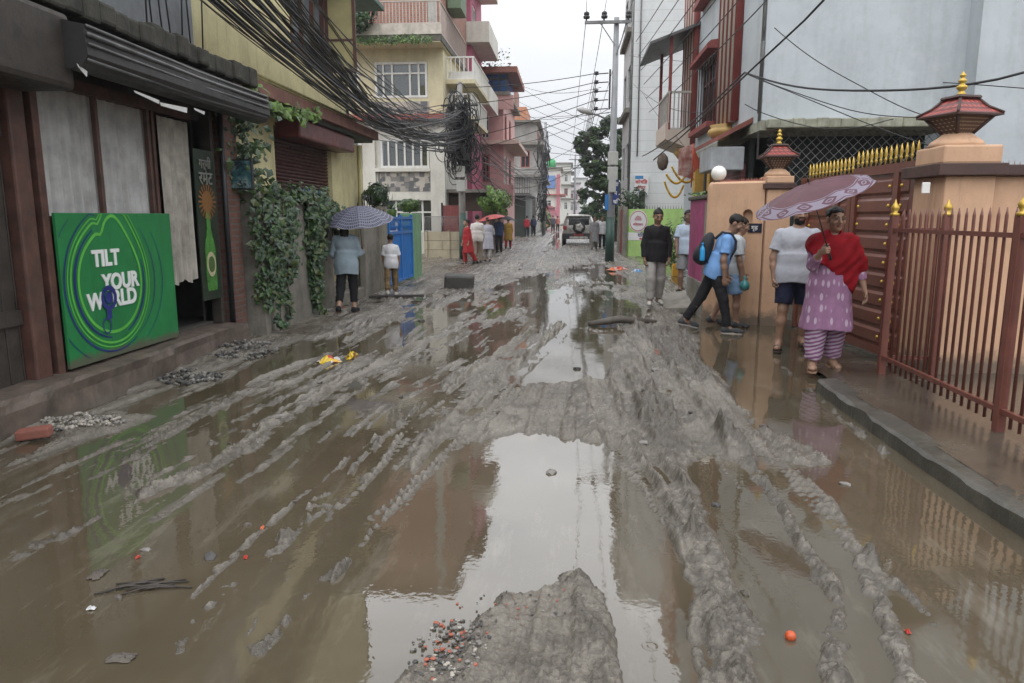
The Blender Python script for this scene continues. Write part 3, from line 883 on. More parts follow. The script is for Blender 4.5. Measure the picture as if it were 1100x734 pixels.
def door_curtain_and_banner():
    c = MB(); drape(c, XA + .02, SH['yw1'] + .05, SH['yd1'], .88, 2.62, .03, 7, 70, 20, hem=.03, seed=2)
    o = c.build('door_curtain', M('dirty_cream_curtain', (.34, .32, .28), .9, .3, 5, .2, 90, grime=.7, gcol=(.12, .09, .07), gs=(3, 3, .4)), loc=(XA, 7.7, .9))
    tag(o, 'dirty cream cloth curtain hanging in the open shop doorway', 'curtain')
    y0, y1 = SH['yd1'] + .02, SH['yb1'] - .01
    X = XA + .03; z0, z1 = .62, 2.35
    t = thing('beer_banner', 'tall narrow dark green banner with a beer bottle beside the doorway', 'banner', (X, (y0 + y1) / 2, z0))
    b = MB(); b.box((X, y0, z0), (X + .012, y1, z1)); b.build('cloth', M('dark_green_banner', (.008, .022, .011), .45, .4, 3, .1, 20, grime=.4), t)
    yc = (y0 + y1) / 2; H = z1 - z0; W = y1 - y0
    prof = [(.10, .06), (.115, .10), (.115, .34), (.09, .40), (.045, .47), (.04, .56), (.05, .57), (.05, .60)]
    g = MB(); pl = [(yc + r * W * 2.3, z0 + z * H) for r, z in prof] + [(yc - r * W * 2.3, z0 + z * H) for r, z in reversed(prof)]
    g.prism(pl, 'x', X + .0135, X + .020)
    g.build('bottle_picture', M('bottle_green_ink', (.05, .19, .03), .3, .35, 5), t, fix=True)
    g = MB(); n = 24
    g.prism([(yc + .105 * W * 2.2 * math.cos(6.283 * k / n), z0 + .24 * H + .085 * H * math.sin(6.283 * k / n)) for k in range(n)], 'x', X + .0215, X + .024)
    g.build('bottle_label', M('label_cream', (.42, .40, .25), .4, .2, 9), t, fix=True)
    g = MB(); g.prism([(yc + .075 * W * 2.2 * math.cos(6.283 * k / n), z0 + .24 * H + .055 * H * math.sin(6.283 * k / n)) for k in range(n)], 'x', X + .0255, X + .027)
    g.build('label_heart', M('label_green', (.06, .12, .03), .4), t, fix=True)
    g = MB(); n = 40
    for k in range(n):
        a = 6.283 * k / n; r = (.16 if k % 2 else .26) * W * 1.7
        g.add([(X + .0215, yc, z0 + .66 * H), (X + .0215, yc + r * math.cos(a - .07), z0 + .66 * H + r * math.sin(a - .07)), (X + .0215, yc + r * math.cos(a + .07), z0 + .66 * H + r * math.sin(a + .07))], [(0, 1, 2)])
    g.build('burst_picture', M('burst_orange', (.22, .10, .03), .5), t)
    g = MB()
    put_text(g, 'गर्मी', .15, lambda u, v, w: (X + .0215 + w, yc + u, z0 + .88 * H + v), .001)
    put_text(g, 'रमेट', .21, lambda u, v, w: (X + .0215 + w, yc + u, z0 + .775 * H + v), .002)
    g.build('lettering', M('banner_white', (.20, .20, .18), .5), t)
    # picture box sticking out over the pilaster
    p = thing('picture_board', 'small square teal picture board jutting out beside the brick pilaster', 'sign', (-4.1, 8.9, 1.93))
    xa, za = ony(239, 204, 9.0); xb, zb = ony(270, 171, 9.0)
    b = MB(); b.bbox((xa, 9.0, za), (xb, 9.06, zb), .008); b.build('frame', BLACKM, p)
    m, nt, bs = _nt('teal_picture')
    tcx = nt.nodes.new('ShaderNodeTexCoord').outputs['Object']
    f1 = noise(nt, tcx, 7, 3, .5); f2 = noise(nt, tcx, 16, 3)
    cc = ramp(nt, f1, .42, .6, (.03, .12, .14), (.22, .30, .30)); cc = mix(nt, ramp(nt, f2, .5, .6), cc, (.02, .035, .045))
    nt.links.new(cc, bs.inputs['Base Color']); bs.inputs['Roughness'].default_value = .35
    b = MB(); b.box((xa + .02, 8.994, za + .02), (xb - .02, 8.997, zb - .02)); b.build('picture', m, p)


door_curtain_and_banner()

# ------------------------------------------------------------------ yellow house with the maroon shutter
YEL = M('yellow_render', (.64, .585, .33), .75, .12, 2.5, .2, 30, grime=.45, gcol=(.20, .17, .09), gs=(1.5, 1.5, .3), splash=.4)
def yellow_house():
    t = thing('yellow_house', 'yellow house with a maroon roller shutter and an open upstairs casement', 'house', (-4.8, 12.5, 0))
    Xg, Xu = -4.45, -4.72
    ys0, ys1 = onx(297, 200, Xg)[0], onx(358, 220, Xg)[0]
    w = MB(); w.wall_x(Xg, 9.35, 15.6, 0, 3.05, -.2, holes=[(ys0, ys1, .25, 3.0)]); w.wall_y(15.6, -9, Xg, 0, 3.05, -.2)
    w.build('wall', YEL, t)
    y0, y1 = onx(312, 40, Xu)[0], onx(349, 60, Xu)[0]
    z0 = onx(330, 66, Xu)[1]
    w = MB(); w.wall_x(Xu, 9.2, 15.75, 3.3, 9.2, -.2, holes=[(y0, y1, z0, 5.75)]); w.wall_y(15.75, -9, Xu, 3.3, 9.2, -.2); w.build('upper_wall', YEL, t)
    s = MB(); s.bbox((-8, 8.62, 3.13), (-3.95, 15.2, 3.30), .01)
    s.build('floor_slab', M('faded_red_slab', (.19, .09, .07), .75, .3, 4, .3, 25, grime=.7, gcol=(.06, .055, .045)), t)
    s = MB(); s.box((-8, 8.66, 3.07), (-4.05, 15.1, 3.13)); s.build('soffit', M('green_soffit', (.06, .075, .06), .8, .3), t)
    # railing-like old bamboo poles lying on the slab
    q = MB()
    for k in range(9):
        a = random.uniform(0, .5); q.tube([(-4.05 - .06 * (k % 4), 8.8 + a, 3.33 + .035 * (k // 4)), (-4.1 - .05 * (k % 4), 14.5 - a, 3.34 + .035 * (k // 4))], .018, 5)
    tag(q.build('bamboo_poles', M('old_bamboo', (.30, .27, .13), .7, .3, 9, .2), loc=(-4.1, 11.5, 3.3)), 'thin bamboo poles lying along the red slab under the cables', 'poles')
    brown = M('brown_window_paint', (.085, .035, .025), .5, .3, 6, .1, 40)
    wi = window_x(t, Xu - .1, y0, y1, z0, 5.75, brown, .07, .12, nv=2, nh=(z0 + .1,), pane=M('pale_blue_pane', (.16, .19, .21), .12, .3, 2))
    # casement leaf swung open to the street
    cx0, cx1 = Xu + .03, Xu + .62
    f = MB(); frame_y(f, y1 + .02, cx0, cx1, z0 - .02, 5.8, .06, .045, zs=(4.9,)); fo = f.build('casement', brown, t)
    f = MB(); f.box((cx0 + .06, y1 + .0, z0 + .04), (cx1 - .06, y1 - .005, 5.74)); f.build('pane', M('clear_yellowish_pane', (.38, .34, .18), .15, .2, 2), fo)
    sh = MB(); n = 46
    for k in range(n):
        za = .28 + (2.9 - .28) * k / n; zb = .28 + (2.9 - .28) * (k + 1) / n
        sh.prism([(Xg - .12, za), (Xg - .085, za + .008), (Xg - .07, (za + zb) / 2), (Xg - .085, zb - .008), (Xg - .12, zb)], 'y', ys0, ys1)
    mar = M('maroon_metal', (.085, .030, .028), .45, .25, 4, .1, 30, grime=.45, gcol=(.03, .015, .012))
    so = sh.build('roller_shutter', mar, t, fix=True)
    b = MB(); b.bbox((Xg - .05, ys0 + .15, 2.78), (-4.10, ys1 + .35, 3.06), .03); b.build('shutter_hood', M('maroon_sheet', (.12, .022, .022), .4, .25, 3, .1, 20, grime=.3), t)
    ev = MB(); ev.bbox((-8, 13.5, 5.95), (-4.05, 16.4, 6.05), .01); ev.build('eave', M('green_eave', (.07, .13, .10), .6, .3), t)
    st = MB(); st.bbox((Xg, 12.4, 0), (-4.02, 14.2, .22), .02); st.bbox((Xg, 12.5, .22), (-4.2, 14.1, .38), .02); st.build('doorstep', CONC, t)
    m = MB(); m.tube([(Xg + .05, 15.35, 0), (Xg + .05, 15.35, 3.05)], .05, 8); m.build('drain_pipe', YEL, t)


yellow_house()


def leaf_cloud(pts, size, mats, name, parent=None, seed=1, flat=.35, loc=None, stretch=1.5):
    """many small folded leaves at the given points (x, y, z, nx, ny, nz)"""
    rng = np.random.default_rng(seed)
    P = np.asarray([p[:3] for p in pts], dtype=float); N = np.asarray([p[3:6] for p in pts], dtype=float)
    n = len(P)
    N = N + rng.normal(0, flat, (n, 3)); N /= np.linalg.norm(N, axis=1)[:, None] + 1e-9
    T = rng.normal(0, 1, (n, 3)); T[:, 2] -= .8
    T -= N * (T * N).sum(1)[:, None]; T /= np.linalg.norm(T, axis=1)[:, None] + 1e-9
    B = np.cross(N, T)
    s = size * rng.uniform(.55, 1.35, (n, 1))
    L = s * stretch
    tip = P + T * L * .6 - N * s * .12
    base = P - T * L * .4
    mid = P + N * s * .12
    l = P + B * s * .5; r = P - B * s * .5
    V = np.stack([base, l, tip, mid, r], 1).reshape(-1, 3)
    i = np.arange(n)[:, None] * 5
    F = np.concatenate([i + np.array([[0, 3, 1, 1]]), ], 0)
    tri = np.concatenate([i + np.array([[0, 1, 3]]), i + np.array([[1, 2, 3]]), i + np.array([[3, 2, 4]]), i + np.array([[0, 3, 4]])], 0)
    mi = np.tile(rng.integers(0, len(mats), n), 4)
    if parent is not None:
        V = V - np.array(ROOTLOC[parent.name])
    o = np_mesh(name, V if loc is None else V - np.array(loc), tri, mats, parent, smooth=False, mi=mi)
    if loc is not None and parent is None: o.location = loc; ROOTLOC[o.name] = Vector(loc)
    return o


def leafmat(name, c):
    if name in MATS: return MATS[name]
    m, nt, b = _nt(name)
    tc = nt.nodes.new('ShaderNodeTexCoord').outputs['Object']
    cc = ramp(nt, noise(nt, tc, 6, 4), .3, .7, tuple(x * .65 for x in c), tuple(x * 1.35 for x in c))
    nt.links.new(cc, b.inputs['Base Color']); b.inputs['Roughness'].default_value = .38
    b.inputs['Transmission Weight'].default_value = 0
    MATS[name] = m
    return m


LEAF_D = [leafmat('leaf_deep', (.020, .045, .012)), leafmat('leaf_mid', (.035, .075, .018)), leafmat('leaf_blue', (.022, .052, .024))]
LEAF_L = [leafmat('leaf_light', (.075, .14, .025)), leafmat('leaf_fresh', (.10, .17, .03)), leafmat('leaf_mid', (.035, .075, .018))]
LEAF_B = [leafmat('leaf_bright', (.13, .24, .03)), leafmat('leaf_fresh', (.10, .17, .03)), leafmat('leaf_light', (.075, .14, .025))]
BARK = M('bark', (.07, .055, .042), .85, .3, 9, .6, 30)


def left_boundary():
    X = -4.07
    t = thing('boundary_wall', 'low damp concrete wall under the ivy in front of the maroon shutter', 'wall', (X, 10.9, 0))
    w = MB(); w.bbox((X - .16, 9.42, -.05), (X, 12.35, 1.80), .012); w.build('panel', CONC, t)
    w = MB(); w.bbox((X - .22, 9.30, -.05), (X + .06, 9.46, 1.95), .012); w.build('pier', CONC, t)
    g = MB()
    for k in range(9): g.tube([(X - .08, 11.3 + k * .1, 1.8), (X - .08, 11.3 + k * .1, 2.02)], .012, 5)
    g.box((X - .1, 11.25, 1.95), (X - .06, 12.15, 1.98)); g.build('blue_grille', M('faded_blue_metal', (.05, .14, .30), .5, .2), t)
    rng = np.random.default_rng(5); pts = []
    strands = []
    # creeper strands spilling over the wall top in three uneven bunches, some reaching the ground
    for k in range(36):
        c, sp_, l0 = ((9.75, .26, 1.55), (10.35, .25, .75), (11.25, .22, 1.35), (11.95, .25, .6), (9.55, .2, 1.2), (11.3, .15, 1.5))[k % 6]; y = min(max(c + rng.normal(0, sp_), 9.28), 12.4)
        ln = min(max(.25, rng.normal(l0, .28)), 1.85)
        out = .05 + .22 * rng.random(); strands.append((y, 1.90 + .10 * rng.random() - .2 * max(0, y - 11.8), ln, out, rng.normal(0, .12)))
    for (y, zt, ln, out, dr) in strands:
        n = int(34 + 70 * ln)
        for q in rng.random(n) ** .85:
            w_ = .045 + .055 * math.sin(3.0 * min(q + .12, 1)) * (1 - .6 * q)
            pts.append((X - .05 + out * min(1, q * 5) * (1 - .25 * q) + .035 * rng.normal(), y + dr * q + w_ * rng.normal(), max(.05, zt - ln * q + .02 * rng.normal()), .85, -.5, .45))
    for k in range(900):
        y = 9.3 + 3.05 * rng.random(); pts.append((X - .22 + .35 * rng.random(), y, 1.80 + .16 * rng.random() ** 2 * (1 + math.sin(y * 6)), .3, -.3, 1))
    for k in range(420):    # tendrils climbing beside the brick pilaster
        z = 1.9 + 1.15 * rng.random(); pts.append((-4.2 + .14 * rng.normal(), 9.25 + .18 * rng.normal(), z, .7, -.7, .3))
    iv = thing('ivy', 'dark glossy ivy pouring over the damp concrete wall', 'ivy', (X, 10.8, 0))
    rng.shuffle(pts); h1 = int(len(pts) * .62); leaf_cloud(pts[:h1], .060, LEAF_D + LEAF_L[2:], 'foliage', iv, 3); leaf_cloud(pts[h1:], .088, LEAF_D + [leafmat('leaf_olive', (.055, .075, .016))], 'foliage', iv, 4)
    st = MB()
    for (y, zt, ln, out, dr) in strands[::2]:
        st.tube([(X - .1, y, zt - .05), (X + out * .8, y, zt - .15), (X + out * .7, y + dr * .5, zt - ln * .5), (X + out * .6, y + dr, max(.05, zt - ln * 1.02))], .006, 4)
    st.build('stem', BARK, iv)
    pts = []
    for k in range(150):
        u = rng.random(); pts.append((-3.95 + .05 * rng.normal(), 8.95 + 2.5 * u, 3.16 - .14 * math.sin(u * 3.1) + .05 * rng.normal(), .6, -.5, .5))
    o = leaf_cloud(pts, .09, LEAF_B, 'creeper', None, 9, loc=(-3.95, 10, 3.1)); tag(o, 'bright green creeper trailing along the red slab edge', 'creeper')
    # second stretch: wall, post, blue gate, green pier
    X2 = -3.95
    t = thing('boundary_wall', 'plain concrete wall and post between the ivy and the blue gate', 'wall', (X2, 14.6, 0))
    w = MB(); w.bbox((X2 - .14, 14.0, -.05), (X2 - .02, 15.55, 1.72), .012); w.build('panel', CONC, t)
    w = MB(); w.bbox((X2 - .16, 15.1, -.05), (X2 + .06, 15.5, 1.80), .02); w.build('post', M('pale_post', (.27, .25, .20), .75, .2, 3, .3, 30, grime=.7, gcol=(.08, .07, .05)), t)
    r = MB()
    for k in range(8): r.tube([(X2 - .08, 14.1 + .18 * k, 1.7), (X2 - .08, 14.1 + .18 * k, 2.02)], .012, 5)
    r.build('railing', BLACKM, t)
    g = thing('blue_gate', 'bright blue sheet metal gate standing ajar by the green pier', 'gate', (X2, 16.8, 0))
    BL = M('bright_blue_paint', (.015, .17, .52), .4, .12, 3, .06, 30, grime=.2, gcol=(.02, .05, .12))
    b = MB(); y0, y1 = 15.75, 18.1
    n = 18
    vs = []
    for k in range(n * 4 + 1):
        y = y0 + (y1 - y0) * k / (n * 4); x = X2 + (.018 if k % 4 in (1, 2) else 0)
        vs += [(x, y, .12), (x, y, 1.22)]
    b.add(vs, [(2 * k, 2 * k + 2, 2 * k + 3, 2 * k + 1) for k in range(n * 4)])
    b.build('panel', BL, g)
    b = MB()
    for z in (.12, 1.22, 1.55): b.box((X2 - .02, y0, z - .03), (X2 + .04, y1, z + .03))
    for y in (y0, (y0 + y1) / 2 - .02, (y0 + y1) / 2 + .02, y1): b.box((X2 - .022, y - .025, .1), (X2 + .042, y + .025, 1.62))
    for k in range(20):
        y = y0 + (y1 - y0) * (k + .5) / 20; b.tube([(X2 + .01, y - .06, 1.24), (X2 + .01, y + .06, 1.53)], .008, 4); b.tube([(X2 + .016, y + .06, 1.24), (X2 + .016, y - .06, 1.53)], .008, 4)
    b.build('frame', BL, g)
    p = thing('green_pier', 'light green rendered gate pier carrying a potted shrub', 'pier', (X2, 18.7, 0))
    b = MB(); b.bbox((X2 - .3, 18.2, -.05), (X2 + .06, 19.1, 1.66), .02); b.build('shaft', M('light_green_render', (.19, .36, .20), .7, .15, 3, .2, 30, grime=.5, gcol=(.07, .10, .06)), p)
    # plants on the walls: clipped ball shrub, spiky plant, potted shrub
    def ball(px, py, Y, r, label, mats, n, name='potted_shrub', cat='shrub', sz=.05, sq=1.):
        x, z = ony(px, py, Y)
        tt = thing(name, label, cat, (x, Y, z - r))
        rr = np.random.default_rng(n); v = rr.normal(0, 1, (n, 3)); v /= np.linalg.norm(v, axis=1)[:, None]
        rad = r * (.55 + .45 * rr.random(n) ** .5) * (1 + .25 * np.sin(v[:, 0] * 6) * np.cos(v[:, 2] * 5))
        leaf_cloud([(x + a * q, Y + b_ * q, z + c * q * sq, a, b_, c) for (a, b_, c), q in zip(v, rad)], sz, mats, 'foliage', tt, n)
        s = MB(); s.tube([(x, Y, z - r * 1.6), (x, Y, z)], .02, 6); s.build('stem', BARK, tt)
        s = MB(); s.lathe((x, Y, z - r * 1.9), [(.10, 0), (.14, .22), (.15, .24), (.13, .24)], 14); s.build('pot', M('dark_pot', (.06, .045, .04), .7), tt)
    ball(405, 210, 15.2, .28, 'round clipped dark shrub above the concrete post', LEAF_D, 900)
    ball(440, 221, 18.6, .30, 'loose flowering shrub spilling over the light green pier', LEAF_L, 800, sq=.6)
    x, z = ony(420, 216, 17.5)
    ag = MB()
    for k in range(22):
        a = random.uniform(0, 6.28); l = random.uniform(.3, .55); e = random.uniform(.3, 1.1)
        d = Vector((math.cos(a) * math.cos(e), math.sin(a) * math.cos(e), math.sin(e)))
        sd = Vector((-math.sin(a), math.cos(a), 0)) * .018
        c = Vector((x, 17.5, z - .2)); ag.add([c - sd, c + sd, c + d * l + Vector((0, 0, -.05))], [(0, 1, 2)])
    ag.lathe((x, 17.5, z - .45), [(.1, 0), (.14, .22), (.12, .25)], 12)
    tag(ag.build('spiky_plant', LEAF_L[0], loc=(x, 17.5, z - .45)), 'spiky pale green plant fanned out above the blue gate', 'plant')


left_boundary()
# ------------------------------------------------------------------ houses further down the left side
CREAM = M('cream_render', (.60, .54, .36), .75, .1, 2, .15, 25, grime=.4, gcol=(.22, .19, .12), gs=(1.0, 1.0, .2))
WHITEW = M('off_white_render', (.62, .60, .54), .75, .08, 2, .15, 25, grime=.45, gcol=(.25, .23, .19), gs=(1.0, 1.0, .2))
PINK = M('pink_render', (.54, .32, .30), .75, .12, 2, .15, 25, grime=.3, gcol=(.25, .12, .11))
MAGEN = M('magenta_render', (.42, .095, .165), .7, .12, 2, .1, 25)
BRICK = M('red_brickwork', (.36, .15, .10), .85, .25, 3, .4, 30, grime=.25, brick=((.28, .115, .075), (.30, .24, .20), .24, .085))
REDB = M('red_band', (.33, .09, .07), .7, .2, 3)
def tile_mat():
    m, nt, b = _nt('grey_patch_stone')
    tc = nt.nodes.new('ShaderNodeTexCoord').outputs['Object']
    br = nt.nodes.new('ShaderNodeTexVoronoi'); br.inputs['Scale'].default_value = 5.0
    br.distance = 'CHEBYCHEV'; br.inputs['Randomness'].default_value = .55
    nt.links.new(tc, br.inputs['Vector'])
    sc = nt.nodes.new('ShaderNodeSeparateColor'); nt.links.new(br.outputs['Color'], sc.inputs[0])
    nt.links.new(ramp(nt, sc.outputs[0], .25, .85, (.11, .11, .115), (.46, .42, .36)), b.inputs['Base Color'])
    b.inputs['Roughness'].default_value = .6
    return m
TILEM = tile_mat()


def railing_y(mb, Y, x0, x1, z0, z1, n):
    mb.box((x0, Y - .03, z1 - .05), (x1, Y + .03, z1)); mb.box((x0, Y - .02, z0), (x1, Y + .02, z0 + .05))
    for k in range(n + 1):
        x = x0 + (x1 - x0) * k / n; mb.box((x - .018, Y - .012, z0 + .05), (x + .018, Y + .012, z1 - .05))


def railing_x(mb, X, y0, y1, z0, z1, n):
    mb.box((X - .03, y0, z1 - .05), (X + .03, y1, z1)); mb.box((X - .02, y0, z0), (X + .02, y1, z0 + .05))
    for k in range(n + 1):
        y = y0 + (y1 - y0) * k / n; mb.box((X - .012, y - .018, z0 + .05), (X + .012, y + .018, z1 - .05))


def cream_house():
    Y = 30.0; P = lambda px, py: ony(px, py, Y)
    xr = P(477, 150)[0]; xl = -11.0
    t = thing('cream_house', 'cream house with white windows, checkered stone panels and a red brick top storey', 'house', (-7.5, 33, 0))
    zb, zr = P(440, 48)[1], P(440, 124)[1]
    xa, za = P(403, 106); xb, zbt = P(459, 66)
    xa2, za2 = P(409, 181); xb2, zb2 = P(461, 149)
    xs0, xs1 = P(375, 80)[0], P(386, 80)[0]
    wl = MB(); wl.wall_y(Y, xl, xr, zr, zb - .1, .25, holes=[(xa, xb, za, zbt), (xs0, xs1, za, zbt)])
    wl.wall_x(xr, Y + .25, 36.6, zr, zb - .1, -.25, holes=[(31.5, 32.6, za, zbt), (33.8, 34.9, za, zbt)])
    wl.build('wall', CREAM, t)
    g0 = P(440, 213)[1]
    wl = MB(); wl.wall_y(Y, xl, xr, 0, zr - .25, .25, holes=[(xa2, xb2, za2, zb2), (xs0, P(389, 160)[0], za2, zb2), (xa2, xb2 + .4, .9, g0)])
    wl.wall_x(xr, Y + .25, 36.6, 0, zr - .25, -.25, holes=[(31.6, 32.4, 3.9, 5.0), (31.6, 32.4, 1.0, 2.2)]); wl.build('lower_wall', WHITEW, t)
    b = MB(); b.box((xl, Y - .55, zr - .22), (xr + .25, 37, zr - .02)); b.build('band', REDB, t)
    th = (zb2 - za2)
    zz = za + (zbt - za) * .68
    third = (xb - xa) / 3
    window_y(t, Y + .1, xa + .01, xb - .01, za + .01, zbt - .01, WHITEP, .09, .12, xs=(xa + third, xb - third, xa + third * .5, xb - third * .5), zs=(zz,), curtain=True)
    window_y(t, Y + .1, xs0 + .01, xs1 - .01, za + .01, zbt - .01, WHITEP, .09, .12, zs=(zz,), curtain=True)
    third = (xb2 - xa2) / 3
    window_y(t, Y + .1, xa2 + .01, xb2 - .01, za2 + .01, zb2 - .01, WHITEP, .09, .12, xs=(xa2 + third * .5, xa2 + third, xa2 + third * 1.5, xb2 - third, xb2 - third * .5), curtain=True)
    window_y(t, Y + .1, xs0 + .01, P(389, 160)[0] - .01, za2 + .01, zb2 - .01, WHITEP, .09, .12, xs=(xs0 + .3,), curtain=True)
    window_y(t, Y + .1, xa2 + .01, xb2 + .39, .91, g0 - .01, WHITEP, .09, .12, xs=(xa2 + .6, xa2 + 1.2, xa2 + 1.7), zs=(1.75,))
    for y0 in (31.5, 33.8): window_x(t, xr - .1, y0 + .01, y0 + 1.09, za + .01, zbt - .01, WHITEP, .08, .1, 1, (zz,))
    for z0, z1 in ((3.9, 5.0), (1.0, 2.2)): window_x(t, xr - .1, 31.61, 32.39, z0 + .01, z1 - .01, REDB, .07, .1, 1)
    # stone panels below the windows
    p = MB(); x0, z0 = P(400, 126); x1, z1 = P(461, 109); p.box((x0, Y - .03, max(z0, zr + .03)), (x1, Y - .002, z1)); p.build('stone_panel', TILEM, t)
    x0, z0 = P(407, 206); x1, z1 = P(463, 185)
    p = MB(); p.box((x0, Y - .02, z0), (x1, Y - .002, z1)); p.build('stone_panel', TILEM, t)
    x0b, x1b = P(374, 190)[0], P(389, 190)[0]
    p = MB(); p.box((x0b, Y - .02, z0), (x1b, Y - .002, z1)); p.build('stone_panel', TILEM, t)
    # white surround of the recessed bay
    s = MB(); q0, q1 = P(399, 212)[0], P(405, 212)[0]; s.box((q0, Y - .14, z0 - .5), (q1, Y - .003, zr - .25)); q2, q3 = P(463.5, 212)[0], P(478, 212)[0]
    s.box((q2, Y - .14, 0), (q3 + .03, Y - .003, zr - .25)); s.box((q1, Y - .16, z1 + .02), (q2, Y - .004, z1 + .16)); s.box((q1, Y - .15, z0 - .35), (q2, Y - .004, z0 - .03))
    s.build('pilaster', WHITEW, t)
    # terrace slab, brick storey, railing
    zs = zb
    d = MB(); d.box((xl, Y - 1.1, zs - .12), (xr + .15, 38, zs + .12)); d.build('terrace_slab', MOSS, t)
    d = MB(); d.box((xl, Y - 1.08, zs - .16), (xr + .10, 37, zs - .124)); d.build('soffit', CREAM, t)
    d = MB(); d.box((xl, Y - 1.13, zs + .12), (xr + .15, Y - 1.0, zs + .5)); d.build('parapet', M('pale_parapet', (.48, .44, .38), .8, .2, 3, .2, 25, grime=.6), t)
    rl = MB(); railing_y(rl, Y - 1.06, xl, xr + .1, zs + .5, zs + 1.35, 46); railing_x(rl, xr + .08, Y - 1.0, 36, zs + .2, zs + 1.35, 30)
    rl.build('railing', M('pale_rail_paint', (.42, .36, .32), .5, .15), t)
    b = MB(); b.wall_y(Y + .3, xl, xr, zs + .12, 15.2, .25); b.wall_x(xr, Y + .55, 37, zs + .12, 15.2, -.25); b.box((xl, Y + .1, 15.2), (xr + .2, 37, 15.4)); b.build('brick_storey', BRICK, t)
    p = MB(); x0 = P(463, 20)[0]; p.box((x0 - .17, Y + .27, zs + .12), (x0 + .17, Y + .299, 15.2)); p.build('column', M('grey_column', (.36, .36, .33), .8), t)
    # tangled tuft on the terrace's left end
    # balconies on the street side
    for z0, y0, y1, out in ((zs - 1.4, 30.6, 36.0, 1.2), (zr - .1, 30.8, 36.2, 1.1)):
        f = MB(); f.box((xr + .003, y0, z0), (xr + out, y1, z0 + .16)); bo = f.build('balcony', CREAM, t)
        f = MB(); f.box((xr + .2, y0 + .2, z0 + .16), (xr + out, y0 + .3, z0 + .5)); railing_x(f, xr + out - .06, y0, y1, z0 + .16, z0 + 1.05, 24); railing_y(f, y0 + .05, xr + .05, xr + out - .1, z0 + .16, z0 + 1.05, 6)
        f.build('balcony_rail', WHITEP, bo)
    a = MB(); a.box((xr + .05, 31, zs + 1.6), (xr + .6, 32.6, zs + 2.3)); a.build('green_awning', M('dull_green', (.12, .17, .10), .7), t)


cream_house()


def simple_house(name, label, x0, x1, Y, depth, H, wall, rows_y, rows_x, cat='house', band=None, cols_y=None, roof=None, side='left', bands=()):
    """rows: (z0, z1) of windows; cols_y: (x0, x1) spans on the front; rows_x on the street side"""
    t = thing(name, label, cat, ((x0 + x1) / 2, Y + depth / 2, 0))
    xs = x1 if side == 'left' else x0; sg = 1 if side == 'left' else -1
    holes = [(a, b, z0, z1) for z0, z1 in rows_y for a, b in (cols_y or [])]
    ny = max(1, int(depth / 3.2))
    sp = [(Y + .6 + k * 3.1, Y + .6 + k * 3.1 + 1.5) for k in range(ny) if Y + 2.3 + k * 3.1 < Y + depth]
    hx = [(a, b, z0, z1) for z0, z1 in rows_x for a, b in sp]
    w = MB(); w.wall_y(Y, x0, x1, 0, H, .25, holes); w.wall_x(xs, Y + .25, Y + depth, 0, H, -.25 * sg, hx)
    w.box((x0, Y + depth, 0), (x1, Y + depth + .2, H)); w.build('wall', wall, t)
    for a, b, z0, z1 in holes: window_y(t, Y + .14, a + .01, b - .01, z0 + .01, z1 - .01, WHITEP if random.random() < .5 else REDB, .08, .1, xs=((a + b) / 2,), zs=(z0 + (z1 - z0) * .7,))
    for a, b, z0, z1 in hx: window_x(t, xs - .14 * sg, a + .01, b - .01, z0 + .01, z1 - .01, WHITEP if random.random() < .5 else REDB, .08, .1, 1, (), s=sg)
    for z in bands:
        b = MB(); b.box((x0 - .3, Y - .7, z - .1), (x1 + (.9 if side == 'left' else .3), Y + depth, z + .12)) if side == 'left' else b.box((x0 - .5, Y - .3, z - .1), (x1, Y + depth, z + .12))
        b.build('floor_slab', band or CONC, t)
    r = MB(); r.box((x0 - .4, Y - .6, H), (x1 + .4, Y + depth + .2, H + .18)); r.build('roof', roof or CONC, t)
    return t


